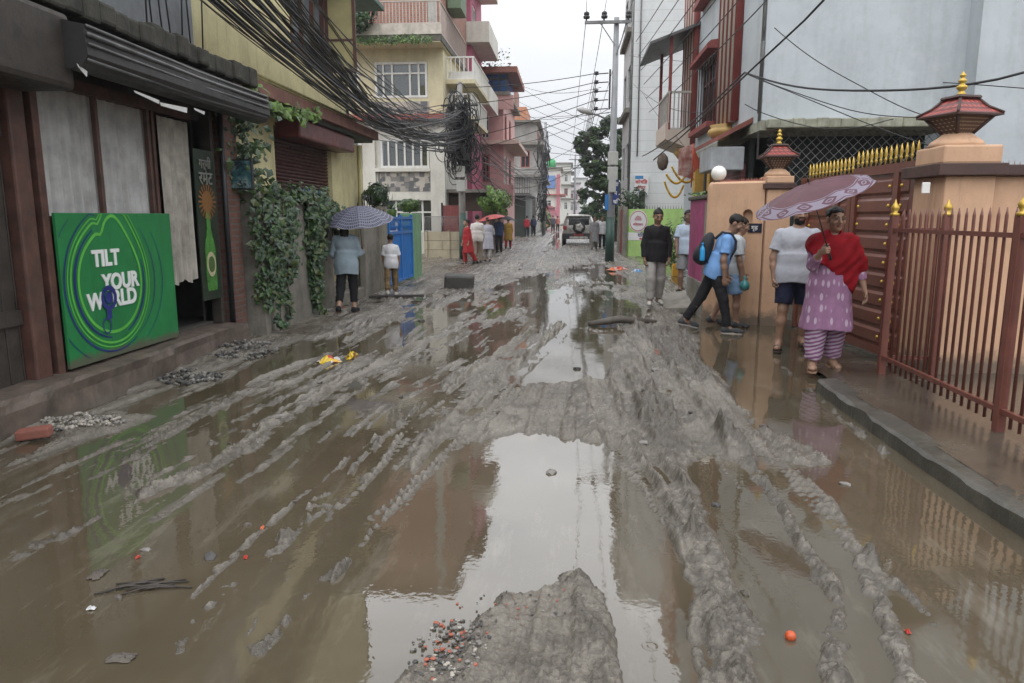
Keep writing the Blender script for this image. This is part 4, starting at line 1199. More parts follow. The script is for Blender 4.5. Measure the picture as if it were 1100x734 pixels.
def left_row():
    # magenta and white house right behind the cream one
    t = simple_house('magenta_house', 'narrow magenta and white house with stepped balconies beside the cream house', -9, -4.95, 37.4, 4.2, 16.8, MAGEN, [(7.8, 9.2), (10.6, 12)], [(7.4, 9), (10.4, 12)], cols_y=[(-6.2, -5.3)])
    for z in (7.0, 9.9, 12.8):
        b = MB(); b.box((-5.3, 36.9, z), (-4.0, 41.4, z + .16)); b.box((-5.3, 36.9, z + .16), (-4.0, 37.0, z + .95)); b.box((-4.1, 37.0, z + .16), (-4.0, 41.4, z + .95)); b.build('balcony', WHITEW, t)
    # pink house with the blue glass corner
    Y = 42.0; P = lambda px, py: ony(px, py, Y)
    x1 = P(541, 150)[0]; x0 = -7.2
    H = P(530, 104)[1]
    z1a, z1b = P(522, 196)[1], P(522, 166)[1]; z2a, z2b = P(522, 149)[1], P(522, 120)[1]
    xa, xb = P(517, 150)[0], P(526, 150)[0]
    t = simple_house('pink_house', 'pink house with a blue glass corner room and red roof edge', x0, x1, Y, 8, H, PINK, [(z1a, z1b), (z2a, z2b)], [(z1a, z1b), (z2a, z2b)], cols_y=[(xa, xb)], bands=(z1b + .6,), band=M('pinkish_slab', (.55, .42, .36), .8))
    zt = P(530, 80)[1]
    g = MB(); g.box((P(513, 90)[0], Y + .1, H + .18), (x1 + .2, Y + 5, zt)); bo = g.build('glass_room', M('blue_glass', (.012, .09, .30), .08, .4, .6, .02, spec=.7), t)
    g = MB()
    for k in range(5):
        x = P(513, 90)[0] + (x1 + .2 - P(513, 90)[0]) * k / 4; g.box((x - .04, Y + .05, H + .18), (x + .04, Y + .098, zt))
    g.box((P(513, 90)[0], Y + .04, H + .9), (x1 + .2, Y + .096, H + 1.0)); g.build('mullion', BLACKM, bo)
    g = MB(); g.box((x0 + .5, Y - .6, zt), (x1 + .8, Y + 6, zt + .3)); g.build('top_roof', M('red_roof_edge', (.28, .12, .09), .8, .25), t)
    for za, zb_ in ((z1a - 1.1, z1a - .15), (H - .75, H)): b = MB(); b.box((x0, Y - .5, za), (x1 + .6, Y - .4, zb_)); b.build('balcony', PINK, t)
    rng = np.random.default_rng(2); pts = [(x1 - 2.2 + 2.6 * rng.random(), Y + .4 * rng.normal(), zt + .35 + .9 * rng.random() ** 2, 0, 0, 1) for k in range(300)]
    o = leaf_cloud(pts, .10, LEAF_L, 'roof_plants', None, 4, loc=(x1 - 1, Y, zt + .3)); tag(o, 'straggling green plants growing on top of the pink house', 'plants', kind='stuff')
    # grey unfinished house with orange top
    GREYR = M('grey_raw_render', (.30, .285, .265), .85, .2, 1.2, .2, 20, grime=.5, gcol=(.12, .11, .10))
    t = simple_house('grey_house', 'bare grey tall house with an orange brick rooftop room', -7.5, -3.3, 72, 20, 10.4, GREYR, [(6.2, 7.8)], [(3.4, 5), (6.4, 8)], cols_y=[(-4.8, -3.9)], bands=(5.4, 8.4))
    b = MB(); b.wall_y(73, -6.8, -4.3, 10.58, 12.0, .2); b.wall_x(-4.3, 73.2, 80, 10.58, 12, -.2); b.build('rooftop_room', M('orange_brick', (.45, .20, .11), .85, .2), t)
    b = MB(); b.box((-6.9, 76, 12), (-5.5, 80, 14.2)); b.build('stair_tower', M('dark_brick', (.26, .13, .10), .85, .2), t)
    b = MB(); railing_x(b, -3.2, 72, 90, 8.55, 9.6, 20); b.build('balcony_rail', REDB, t)
    b = MB(); b.box((-6.4, 71.2, .2), (-3.3, 71.9, 3.4)); b.build('shop_front', DARKC, t)
    # the row that closes the street
    t = simple_house('blue_balcony_house', 'far house with blue windows, red bands and a green rooftop tank', -5.4, -1.7, 128, 14, 9.6, WHITEW, [(2.8, 4.3), (6.4, 8.2)], [(3, 4.4), (6.4, 8)], cols_y=[(-4.4, -3.2)], bands=(5.2,), band=REDB)
    b = MB(); b.box((-4.8, 127.6, 6.3), (-2.6, 127.9, 8.4)); b.build('blue_bay', M('blue_front', (.10, .19, .42), .5, .2), t)
    b = MB(); b.box((-2.3, 127.5, 0), (-1.75, 127.9, 8.6)); b.box((-5, 127.5, 2.0), (-2.3, 127.9, 2.7)); b.build('red_panel', M('rose_front', (.40, .12, .16), .6, .2), t)
    b = MB(); b.lathe((-3.3, 130, 9.8), [(.75, 0), (.75, 1.2), (.5, 1.5), (.2, 1.6)], 16); b.build('water_tank', M('green_tank', (.03, .30, .09), .5), t)
    simple_house('pale_block', 'pale six storey block closing the far end of the street', -3.2, .2, 165, 14, 13.0, M('pale_grey_block', (.50, .50, .46), .8, .1), [(3, 4.6), (6, 7.6), (9, 10.6)], [(3, 4.5), (6, 7.5)], cols_y=[(-2.7, -1.9), (-1.3, -.5)], bands=(5.4, 8.4, 11.2))
    simple_house('lilac_block', 'faint lilac house in the last gap of the street', -.6, 2.6, 205, 14, 10.5, M('lilac_block', (.46, .40, .42), .8, .1), [(3, 4.6), (6, 7.6)], [(3, 4.5)], cols_y=[(0, .9), (1.4, 2.1)], bands=(5.4, 8.4))
    simple_house('hazy_block', 'hazy grey block above the last roofs of the street', 1.2, 5.4, 240, 14, 13.5, M('haze_block', (.50, .51, .50), .8, .1), [(6, 7.6), (9, 10.6)], [(3, 4.5)], cols_y=[(1.6, 2.5), (3.2, 4.1)], bands=(8.4,))
    # low buildings, kiosk, tarpaulins along the left at street level
    t = thing('brick_kiosk', 'low brick kiosk with a red stall front behind the left utility pole', 'kiosk', (-4.6, 31, 0))
    b = MB(); b.wall_y(31.0, -5.1, -3.3, 0, 2.55, .2, holes=[(-4.7, -3.7, .9, 1.8)]); b.wall_x(-3.3, 31.2, 36, 0, 2.55, -.2); b.build('wall', M('dark_kiosk_brick', (.15, .085, .065), .85, .3, 3, .3, 20, brick=((.12, .07, .055), (.10, .09, .08), .24, .09)), t)
    b = MB(); b.box((-5.1, 30.96, 0), (-3.5, 30.99, 1.0)); b.build('red_front', M('red_stall', (.16, .04, .035), .6, .25), t)
    b = MB(); b.box((-5.2, 30.4, 2.55), (-3.1, 36, 2.68)); b.build('roof', CONC, t)
    rng = np.random.default_rng(8); v = rng.normal(0, 1, (2600, 3)); v /= np.linalg.norm(v, axis=1)[:, None]
    x, z = ony(529, 214, 30.2)
    q = (.5 + .5 * rng.random(2600) ** .5) * (1 + .3 * np.sin(v[:, 0] * 7 + v[:, 2] * 4))
    h = thing('bougainvillea_bush', 'bright green bush spilling over the kiosk roof', 'bush', (x, 30.2, 2.5))
    leaf_cloud([(x + a * .62 * k, 31 + b_ * 1.2 * k, z + c * .55 * k - .25 * abs(a), a, b_, c) for (a, b_, c), k in zip(v, q)], .085, LEAF_B, 'foliage', h, 5)
    b = MB(); b.tube([(x - .2, 31, 2.5), (x, 31, z)], .04, 6); b.build('stem', BARK, h)
    t = thing('green_shutter_stall', 'dark green shuttered stall with a sheet roof further along the left', 'stall', (-4.3, 56, 0))
    b = MB(); b.wall_y(56, -6, -3.35, 0, 3.1, .2, holes=[]); b.wall_x(-3.35, 56.2, 66, 0, 3.1, -.2); b.build('wall', M('dark_green_shutter', (.035, .05, .04), .5, .3, 2, .2, wave=(2, 8)), t)
    b = MB(); b.box((-6.2, 55, 3.1), (-2.9, 66, 3.22)); b.build('roof', GREYM, t)
    rl = MB(); railing_y(rl, 55.2, -6, -3, 3.22, 4.4, 16); rl.build('railing', BLACKM, t)
    for k, (x, Y, h, c, nm, lb) in enumerate(((-3.6, 96, 2.4, (.50, .17, .06), 'orange_stall', 'orange tarpaulin stall at the far left of the street'), (-2.9, 112, 2.8, (.45, .16, .20), 'pink_stall', 'rose pink wall front at the far end of the street'))):
        t = thing(nm, lb, 'stall', (x, Y, 0)); b = MB(); b.box((x - 1.2, Y, 0), (x + .6, Y + 4, h)); b.build('wall', M(nm + '_sheet', c, .7, .25), t)
        b = MB(); b.prism([(x - 1.4, h), (x + .9, h), (x - .3, h + .4)], 'y', Y - .5, Y + 4); b.build('roof', M(nm + '_roof', tuple(v * .7 for v in c), .7), t)
    rng = np.random.default_rng(18)
    for (px, py, Y, r, lb) in ((578, 238, 85, 1.6, 'low green hedge by the dark stall far along the left'), (572, 232, 100, 1.5, 'far bush standing before the orange stall')):
        x, z = ony(px, py, Y); v = rng.normal(0, 1, (500, 3)); v /= np.linalg.norm(v, axis=1)[:, None]
        h = thing('bush', lb, 'bush', (x, Y, 0))
        leaf_cloud([(x + a * r, Y + b_ * r, max(.1, 1.2 + c * 1.3), a, b_, c) for (a, b_, c) in v], .28, LEAF_L, 'foliage', h, 5)
    # low yard wall with chain-link above
    Y = 27.2; x0, x1 = ony(456, 260, Y)[0], ony(494, 260, Y)[0]
    t = thing('yard_wall', 'low cream block wall with wire mesh on top beside the left utility pole', 'wall', ((x0 + x1) / 2, Y, 0))
    b = MB(); b.bbox((x0, Y, -.05), (x1, Y + .15, ony(470, 249, Y)[1]), .015)
    for x in (x0 + .0, x0 + .85): b.bbox((x, Y - .05, 0), (x + .12, Y - .002, ony(470, 249, Y)[1] + .03), .01)
    b.build('panel', M('cream_block', (.40, .35, .25), .8, .15, 3, .3, 30, grime=.75, gcol=(.10, .085, .06), brick=((.37, .32, .23), (.14, .12, .09), 1.4, .34)), t)
    z0, z1 = ony(470, 249, Y)[1], ony(470, 233, Y)[1]
    f = MB()
    for x in (x0, (x0 + x1) / 2, x1): f.tube([(x, Y + .07, z0), (x, Y + .07, z1)], .02, 6)
    f.tube([(x0, Y + .07, z1), (x1, Y + .07, z1)], .015, 6)
    n = 15
    for k in range(-5, n + 1):
        for s in (-1, 1):
            xs, xe = x0 + k * .1, x0 + k * .1 + (z1 - z0)
            if s < 0: xs, xe = xe, xs
            a, b_ = Vector((xs, Y + .07, z0)), Vector((xe, Y + .07, z1))
            lo, hi = min(xs, xe), max(xs, xe)
            if hi <= x0 or lo >= x1: continue
            def clip(p, q):
                d = q - p
                if p.x < x0: p = p + d * ((x0 - p.x) / d.x)
                if p.x > x1: p = p + d * ((x1 - p.x) / d.x)
                return p
            f.tube([clip(a, b_), clip(b_, a)], .006, 4)
    f.build('mesh_fence', GREYM, t)
    g = thing('red_gate', 'dull red sheet gate between the yard wall and the kiosk', 'gate', (-4.5, 28.5, 0))
    b = MB(); b.box((-4.95, 28.5, .1), (-4.2, 28.54, 2.0)); b.build('panel', M('dull_red_sheet', (.20, .05, .045), .55, .2, 3, .2, wave=(0, 8)), g)
    b = MB(); b.box((-5.0, 28.45, 0), (-4.95, 28.6, 2.1)); b.box((-4.2, 28.45, 0), (-4.15, 28.6, 2.1)); b.build('frame', BLACKM, g)


left_row()
# ------------------------------------------------------------------ right side: fence, peach walls, gate
PEACH = M('peach_render', (.54, .335, .21), .7, .08, 2, .12, 30, grime=.35, gcol=(.22, .15, .10), gs=(1.3, 1.3, .3), splash=.45)
BROWNC = M('brown_coping', (.055, .025, .02), .55, .25, 4, .2, 30, grime=.3)
GATEM = M('oxblood_gate_paint', (.135, .042, .026), .38, .15, 3, .06, 40, grime=.3, gcol=(.05, .02, .015))
FENCEM = M('oxblood_iron', (.14, .046, .032), .42, .2, 6, .1, 50, grime=.4, gcol=(.045, .02, .015))
GOLD = M('gold_paint', (.50, .33, .06), .35, .12, 8, .05, 40, metal=.55)
REDTILE = M('red_roof_tile', (.42, .065, .05), .4, .2, 12, .3, 30, brick=((.32, .05, .04), (.12, .025, .02), .06, .045))
LATT = M('cream_lattice', (.48, .40, .30), .6, .15, 8, .3, 30, brick=((.42, .34, .25), (.10, .055, .035), .035, .03))


def finial(mb, c, s):
    mb.lathe(c, [(r * s, z * s) for r, z in ((.052, 0), (.060, .03), (.040, .045), (.036, .07), (.068, .10), (.070, .125), (.036, .145), (.030, .165), (.052, .185), (.054, .205), (.028, .225), (.024, .24), (.040, .258), (.040, .275), (.018, .295), (.004, .325))], 14)


def lantern(label, x, y, z, s, rot):
    t = thing('pagoda_lantern', label, 'lantern', (x, y, z))
    q = rot
    b = MB(); b.lathe((x, y, z), [(.17 * s, 0), (.42 * s, .24 * s), (.42 * s, .245 * s)], 4, False, q); b.build('lattice_body', LATT, t)
    b = MB()
    for k in range(4):
        a = q + k * math.pi / 2
        b.tube([(x + .175 * s * math.cos(a), y + .175 * s * math.sin(a), z), (x + .43 * s * math.cos(a), y + .43 * s * math.sin(a), z + .25 * s)], .028 * s, 4)
    b.lathe((x, y, z + .235 * s), [(.45 * s, 0), (.56 * s, .015 * s), (.56 * s, .04 * s), (.50 * s, .05 * s)], 4, False, q)
    b.build('corner_strut', BROWNC, t)
    b = MB(); b.lathe((x, y, z + .275 * s), [(.55 * s, 0), (.36 * s, .10 * s), (.22 * s, .22 * s), (.19 * s, .24 * s)], 4, False, q); b.build('tiled_roof', REDTILE, t)
    b = MB()
    for k in range(4):
        a = q + k * math.pi / 2
        b.tube([(x + r * s * math.cos(a), y + r * s * math.sin(a), z + (.285 + h) * s) for r, h in ((.56, 0), (.36, .10), (.22, .225))], .022 * s, 5)
    b.lathe((x, y, z + .50 * s), [(.24 * s, 0), (.27 * s, .02 * s), (.25 * s, .05 * s), (.12 * s, .06 * s)], 4, False, q)
    b.build('ridge', BROWNC, t)
    b = MB(); finial(b, (x, y, z + .555 * s), s * 1.08); b.build('finial', GOLD, t)


def right_front():
    # iron fence on the pavement
    X = 3.0
    t = thing('iron_fence', 'oxblood iron railing with gold topped posts on the wet pavement', 'fence', (X, 5.5, .12))
    b = MB()
    for z in (.27, 1.47): b.obox((X, 3.0, z), (X, 7.08, z), .035, .035)
    b.obox((X, 7.08, 1.47), (3.5, 7.02, 1.47), .035, .035); b.obox((X, 7.08, .27), (3.5, 7.02, .27), .035, .035)
    b.build('rail', FENCEM, t)
    b = MB()
    y = 3.05
    while y < 7.02:
        lean = random.uniform(-.006, .006)
        if abs(y - 5.14) > .05:
            b.tube([(X + .022, y, .16), (X + .022 + lean, y + lean, 1.60), (X + .022 + lean, y + lean, 1.66)], [.0115, .0115, .003], 6)
        y += .105
    for k in range(4): b.tube([(X + .06 + k * .11, 7.05, .16), (X + .06 + k * .11, 7.05, 1.58), (X + .06 + k * .11, 7.05, 1.64)], [.0115, .0115, .003], 6)
    b.build('bars', FENCEM, t)
    for yy, xx in ((5.14, X), (7.08, X), (6.98, 3.42), (3.0, X)):
        b = MB(); b.bbox((xx - .032, yy - .032, .10), (xx + .032, yy + .032, 1.60), .006); p = b.build('post', FENCEM, t)
        b = MB(); b.lathe((xx, yy, 1.60), [(.04, 0), (.042, .02), (.02, .03), (.036, .06), (.038, .08), (.02, .105), (.012, .12), (.003, .15)], 12); b.build('finial', GOLD, p)
    # near peach wall with pillar
    Y = 7.10
    t = thing('peach_wall', 'peach garden wall and gate pillar with dark brown coping behind the iron railing', 'wall', (4.5, 7.3, .1))
    xp0 = ony(1005, 300, Y)[0]; xp1 = ony(1058, 300, Y)[0]
    zc = ony(1010, 189, Y)[1]
    w = MB(); w.bbox((xp0, Y, .05), (xp1, Y + .62, zc), .012); w.bbox((xp1 - .02, Y + .10, .05), (7.6, Y + .32, zc), .012); w.build('panel', PEACH, t)
    w = MB(); w.bbox((xp0 - .10, Y - .08, zc), (xp1 + .06, Y + .70, zc + .11), .008); w.bbox((xp1 + .062, Y + .02, zc + .002), (7.6, Y + .42, zc + .10), .008); w.build('coping', BROWNC, t)
    xm = (xp0 + xp1) / 2 + .01
    z1 = zc + .11
    w = MB(); w.bbox((xm - .25, Y + .03, z1), (xm + .27, Y + .60, z1 + .17), .02); w.lathe((xm, Y + .34, z1 + .17), [(.25, 0), (.22, .05), (.15, .10), (.13, .12)], 20); w.build('pedestal', PEACH, t)
    w = MB()
    for k in range(40):
        x = xp1 + .1 + k * .05; w.add([(x, Y + .2, zc + .1), (x + .03, Y + .22, zc + .1), (x + .012, Y + .21, zc + .14 + random.uniform(0, .03))], [(0, 1, 2)])
    w.build('glass_shards', M('dull_shards', (.25, .16, .12), .3), t)
    w = MB(); xx, zz = ony(994, 202, Y); w.bbox((xx - .035, Y - .02, zz - .05), (xx + .035, Y + .002, zz + .05), .006); w.build('switch_box', WHITEP, t)
    lantern('larger pagoda lantern with red tiles on the pillar nearest the railing', xm, Y + .34, z1 + .285, .64, R(62))
    # double gate
    A = Vector((3.30, 10.62, .06)); B = Vector((3.50, 7.74, .06)); D = (B - A).normalized(); L = (B - A).length; N = Vector((D.y, -D.x, 0))
    if N.x > 0: N = -N
    def P(u, v, z): q = A + D * u + N * v; return (q.x, q.y, z)
    g = thing('double_gate', 'oxblood double gate with panelled leaves, gold studs and gold spear points', 'gate', (3.4, 8.9, .06))
    def lb(mb, u0, u1, v0, v1, z0, z1):
        vs = [P(u, v, z) for z in (z0, z1) for u, v in ((u0, v0), (u1, v0), (u1, v1), (u0, v1))]
        mb.add(vs, [(0, 3, 2, 1), (4, 5, 6, 7), (0, 1, 5, 4), (1, 2, 6, 5), (2, 3, 7, 6), (3, 0, 4, 7)])
    def top(u): return 2.10 + .05 * u / L * 2
    for u0, u1 in ((.02, L / 2 - .01), (L / 2 + .01, L - .02)):
        m = MB(); W = u1 - u0
        lb(m, u0, u1, -.02, .0, .08, top(u0))
        cols = ((u0 + .10, u0 + W * .68), (u0 + W * .68 + .10, u1 - .10))
        xs = [u0, u0 + .10, u0 + W * .68, u0 + W * .68 + .10, u1 - .10, u1]
        for a, b_ in ((xs[0], xs[1]), (xs[2], xs[3]), (xs[4], xs[5])): lb(m, a, b_, .0, .035, .08, top(u0))
        for a, b_ in cols:
            lb(m, a, b_, 0, .034, .08, .16); lb(m, a, b_, 0, .034, top(u0) - .10, top(u0))
            n = 9
            for k in range(n):
                za = .18 + (top(u0) - .30) * k / n; zb = .18 + (top(u0) - .30) * (k + 1) / n - .03
                vs = [P(a + .02, .001, za), P(b_ - .02, .001, za), P(b_ - .02, .001, zb), P(a + .02, .001, zb), P(a + .045, .024, za + .03), P(b_ - .045, .024, za + .03), P(b_ - .045, .024, zb - .03), P(a + .045, .024, zb - .03)]
                m.add(vs, [(4, 5, 6, 7), (0, 1, 5, 4), (1, 2, 6, 5), (2, 3, 7, 6), (3, 0, 4, 7)])
                for u in ((a + .08, b_ - .08) if b_ - a > .5 else (a + .07,)):
                    c = Vector(P(u, .024, (za + zb) / 2))
                    if True:
                        st = MB(); bm = bmesh.new(); bmesh.ops.create_uvsphere(bm, u_segments=8, v_segments=6, radius=.021)
                        bmesh.ops.translate(bm, verts=bm.verts, vec=c); st.smooth = True; st.bm(bm); st.build('stud', GOLD, g)
        lf = m.build('gate_leaf', GATEM, g, fix=True)
        n = 13
        for k in range(n):
            u = u0 + W * (k + .5) / n; q = P(u, .01, top(u0)); sp = MB()
            sp.lathe(q, [(.008, 0), (.008, .03), (.016, .05), (.017, .062), (.009, .075), (.019, .105), (.014, .145), (.002, .20)], 8); sp.build('spear_point', GOLD, g)
    for a, b_ in ((-.10, .0), (L, L + .08)): b = MB(); lb(b, a, b_, -.05, .06, .03, 2.12); b.build('gate_post', GATEM, g)
    # far pillar, second lantern and the rounded peach wall
    t = thing('peach_wall', 'rounded peach wall with an arched niche between magenta wall and gate', 'wall', (2.7, 11.1, 0))
    p0 = Vector((2.14, 11.34)); p1 = Vector((2.80, 10.92)); d = (p1 - p0).normalized(); n = Vector((-d.y, d.x)); Lw = (p1 - p0).length
    def Q(u, v, z): q = p0 + d * u + n * v; return (q.x, q.y, z)
    un = Lw * .70; zn0, zn1, rn = 1.36, 1.62, .075
    # outline with the rounded street end, niche cut through the front face
    zt = 2.10
    w = MB()
    outer = [(-.10 * math.cos(a) , .14 - .14 * math.sin(a)) for a in [math.pi / 2 * k / 8 for k in range(8, -1, -1)]]
    path = [(-.10 - .0, .30)] + [( -.10 + .10 * math.sin(a), .12 - .12 * math.cos(a)) for a in [-math.pi / 2 + 0 + math.pi / 2 * k / 8 for k in range(9)]][0:0]
    ring = [(-.12, .34), (-.12, .12)] + [(-.12 + .12 * (1 - math.cos(a)), .12 - .12 * math.sin(a)) for a in [math.pi / 2 * k / 7 for k in range(1, 8)]]
    nz = 14
    vs = []
    for u, v in ring:
        for z, k in ((-.05, 0), (zt - .10, 0), (zt - .03, .02), (zt, .06)): vs.append(Q(u + k * .6 * (1 if u < -.02 else 0), v + k * .5, z))
    for u, v in ring: vs.append(Q(max(u, -.06), .2, zt))
    m4 = len(ring)
    fs = [(i * 4 + j, (i + 1) * 4 + j, (i + 1) * 4 + j + 1, i * 4 + j + 1) for i in range(m4 - 1) for j in range(3)]
    fs += [(i * 4 + 3, (i + 1) * 4 + 3, m4 * 4 + i + 1, m4 * 4 + i) for i in range(m4 - 1)]
    w.smooth = True; w.add(vs, fs); w.smooth = False
    arch = [(un - rn, zn0), (un + rn, zn0)] + [(un + rn * math.cos(a), zn1 + rn * math.sin(a)) for a in [math.pi * k / 10 for k in range(11)]]
    # front face built as strips round the niche
    us = sorted({0.0, Lw} | {a for a, _ in arch})
    def arch_top(u): return zn1 + math.sqrt(max(0, rn * rn - (u - un) ** 2))
    vs = []; fs = []
    for a, b_ in zip(us[:-1], us[1:]):
        if a >= un - rn - 1e-6 and b_ <= un + rn + 1e-6:
            quads = [((a, -.05), (b_, -.05), (b_, zn0), (a, zn0)), ((a, arch_top(a)), (b_, arch_top(b_)), (b_, zt - .03), (a, zt - .03))]
        else: quads = [((a, -.05), (b_, -.05), (b_, zt - .03), (a, zt - .03))]
        for qd in quads:
            o = len(vs); vs += [Q(u, 0, z) for u, z in qd]; fs.append((o, o + 1, o + 2, o + 3))
    for a, b_ in zip(us[:-1], us[1:]):
        o = len(vs); vs += [Q(a, 0, zt - .03), Q(b_, 0, zt - .03), Q(b_, .04, zt), Q(a, .04, zt), Q(a, .30, zt), Q(b_, .30, zt)]
        fs += [(o, o + 1, o + 2, o + 3), (o + 3, o + 2, o + 5, o + 4)]
    for i in range(len(arch)):       # niche lining and back
        (a, za), (b_, zb) = arch[i], arch[(i + 1) % len(arch)]
        o = len(vs); vs += [Q(a, 0, za), Q(b_, 0, zb), Q(b_, .10, zb), Q(a, .10, za)]; fs.append((o, o + 1, o + 2, o + 3))
    o = len(vs); vs += [Q(a, .10, z) for a, z in arch]; fs.append(tuple(range(o, o + len(arch))))
    w.add(vs, fs)
    w.build('panel', PEACH, t)
    w = MB()
    for k in range(34):
        u = Lw * k / 33; w.add([Q(u, .1, zt - .01), Q(u + .03, .12, zt - .01), Q(u + .012, .11, zt + .03 + random.uniform(0, .035))], [(0, 1, 2)])
    w.build('glass_shards', M('rusty_shards', (.30, .11, .08), .4), t)
    w = MB(); px0 = p1.x + .02
    w.bbox((px0, 10.86, -.03), (px0 + .34, 11.25, 1.98), .012); w.build('pillar', PEACH, t)
    w = MB(); w.bbox((px0 - .05, 10.82, 1.98), (px0 + .39, 11.3, 2.06), .008); w.build('coping', BROWNC, t)
    w = MB(); w.bbox((px0 - .02, 10.85, 2.06), (px0 + .36, 11.25, 2.16), .015); w.lathe((px0 + .17, 11.05, 2.16), [(.19, 0), (.17, .05), (.12, .09), (.10, .11)], 18); w.build('pedestal', PEACH, t)
    lantern('smaller pagoda lantern on the pillar beyond the gate, above the rounded wall', px0 + .17, 11.05, 2.27, .62, R(40))
    s = thing('name_plate', 'small dark navy name plate fixed on the rounded peach wall', 'sign', Q(Lw * .80, -.02, 1.42))
    w = MB(); u0, u1 = Lw * .72, Lw * .98
    vs = [Q(u, v, z) for v in (-.015, -.002) for u, z in ((u0, 1.36), (u1, 1.36), (u1, 1.49), (u0, 1.49))]
    w.add(vs, [(0, 1, 2, 3), (7, 6, 5, 4), (0, 4, 5, 1), (1, 5, 6, 2), (2, 6, 7, 3), (3, 7, 4, 0)]); w.build('plate', M('navy_plate', (.012, .014, .03), .35), s)
    w = MB(); put_text(w, 'गृह', .085, lambda u, v, k: Q((u0 + u1) / 2 + u, -.016 - k, 1.40 + v), .001); w.build('lettering', WHITEP, s)
    l = thing('globe_lamp', 'white glass globe lamp on the end of the rounded peach wall', 'lamp', Q(-.0, .15, zt))
    q = Q(0.02, .15, zt + .13)
    w = MB(); w.smooth = True
    bm = bmesh.new(); bmesh.ops.create_uvsphere(bm, u_segments=20, v_segments=14, radius=.115); bmesh.ops.translate(bm, verts=bm.verts, vec=q); w.bm(bm); w.build('globe', M('opal_glass', (.78, .77, .72), .18, .03, 3, 0), l)
    w = MB(); w.lathe((q[0], q[1], zt - .005), [(.06, 0), (.06, .02), (.035, .03), (.035, .045)], 12); w.build('base', BLACKM, l)
    # magenta wall end
    t = thing('magenta_wall', 'narrow magenta painted wall end with a stained grey foot and mossy top', 'wall', (2.1, 12.2, 0))
    w = MB(); w.bbox((2.10, 11.52, .55), (2.24, 13.1, 1.86), .01); w.build('panel', M('magenta_paint', (.34, .045, .15), .65, .18, 3, .15, 30, grime=.6, gcol=(.10, .05, .06)), t)
    w = MB(); w.bbox((2.09, 11.50, -.05), (2.25, 13.1, .56), .01); w.bbox((2.07, 11.47, -.05), (2.13, 11.56, 1.80), .01); w.build('foot', CONC, t)
    w = MB(); w.bbox((2.06, 11.46, 1.86), (2.28, 13.14, 1.92), .015); w.build('coping', MOSS, t)
    rng = np.random.default_rng(3)
    o = leaf_cloud([(2.16 + .08 * rng.normal(), 11.6 + 1.4 * rng.random(), 1.93 + .05 * rng.random(), 0, 0, 1) for k in range(160)], .04, LEAF_L, 'moss_tufts', None, 2, loc=(2.16, 12, 1.92)); tag(o, 'small green tufts growing along the top of the magenta wall', 'plants', kind='stuff')


right_front()

# ------------------------------------------------------------------ striped house and what is under it
PALEG = M('pale_blue_grey_render', (.43, .47, .495), .7, .10, 1.0, .25, 14, grime=.55, gcol=(.22, .24, .25), gs=(.9, .9, .10))
WHITEH = M('white_grey_render', (.58, .59, .59), .7, .06, 1.2, .15, 20, grime=.35, gcol=(.26, .26, .26), gs=(.6, .6, .1), brick=((.56, .57, .57), (.44, .45, .45), 40., .42))
STRIPE_R = M('dark_red_stripe', (.22, .05, .045), .6, .2, 4)
STRIPE_W = M('cream_stripe', (.50, .47, .42), .6, .1, 4)


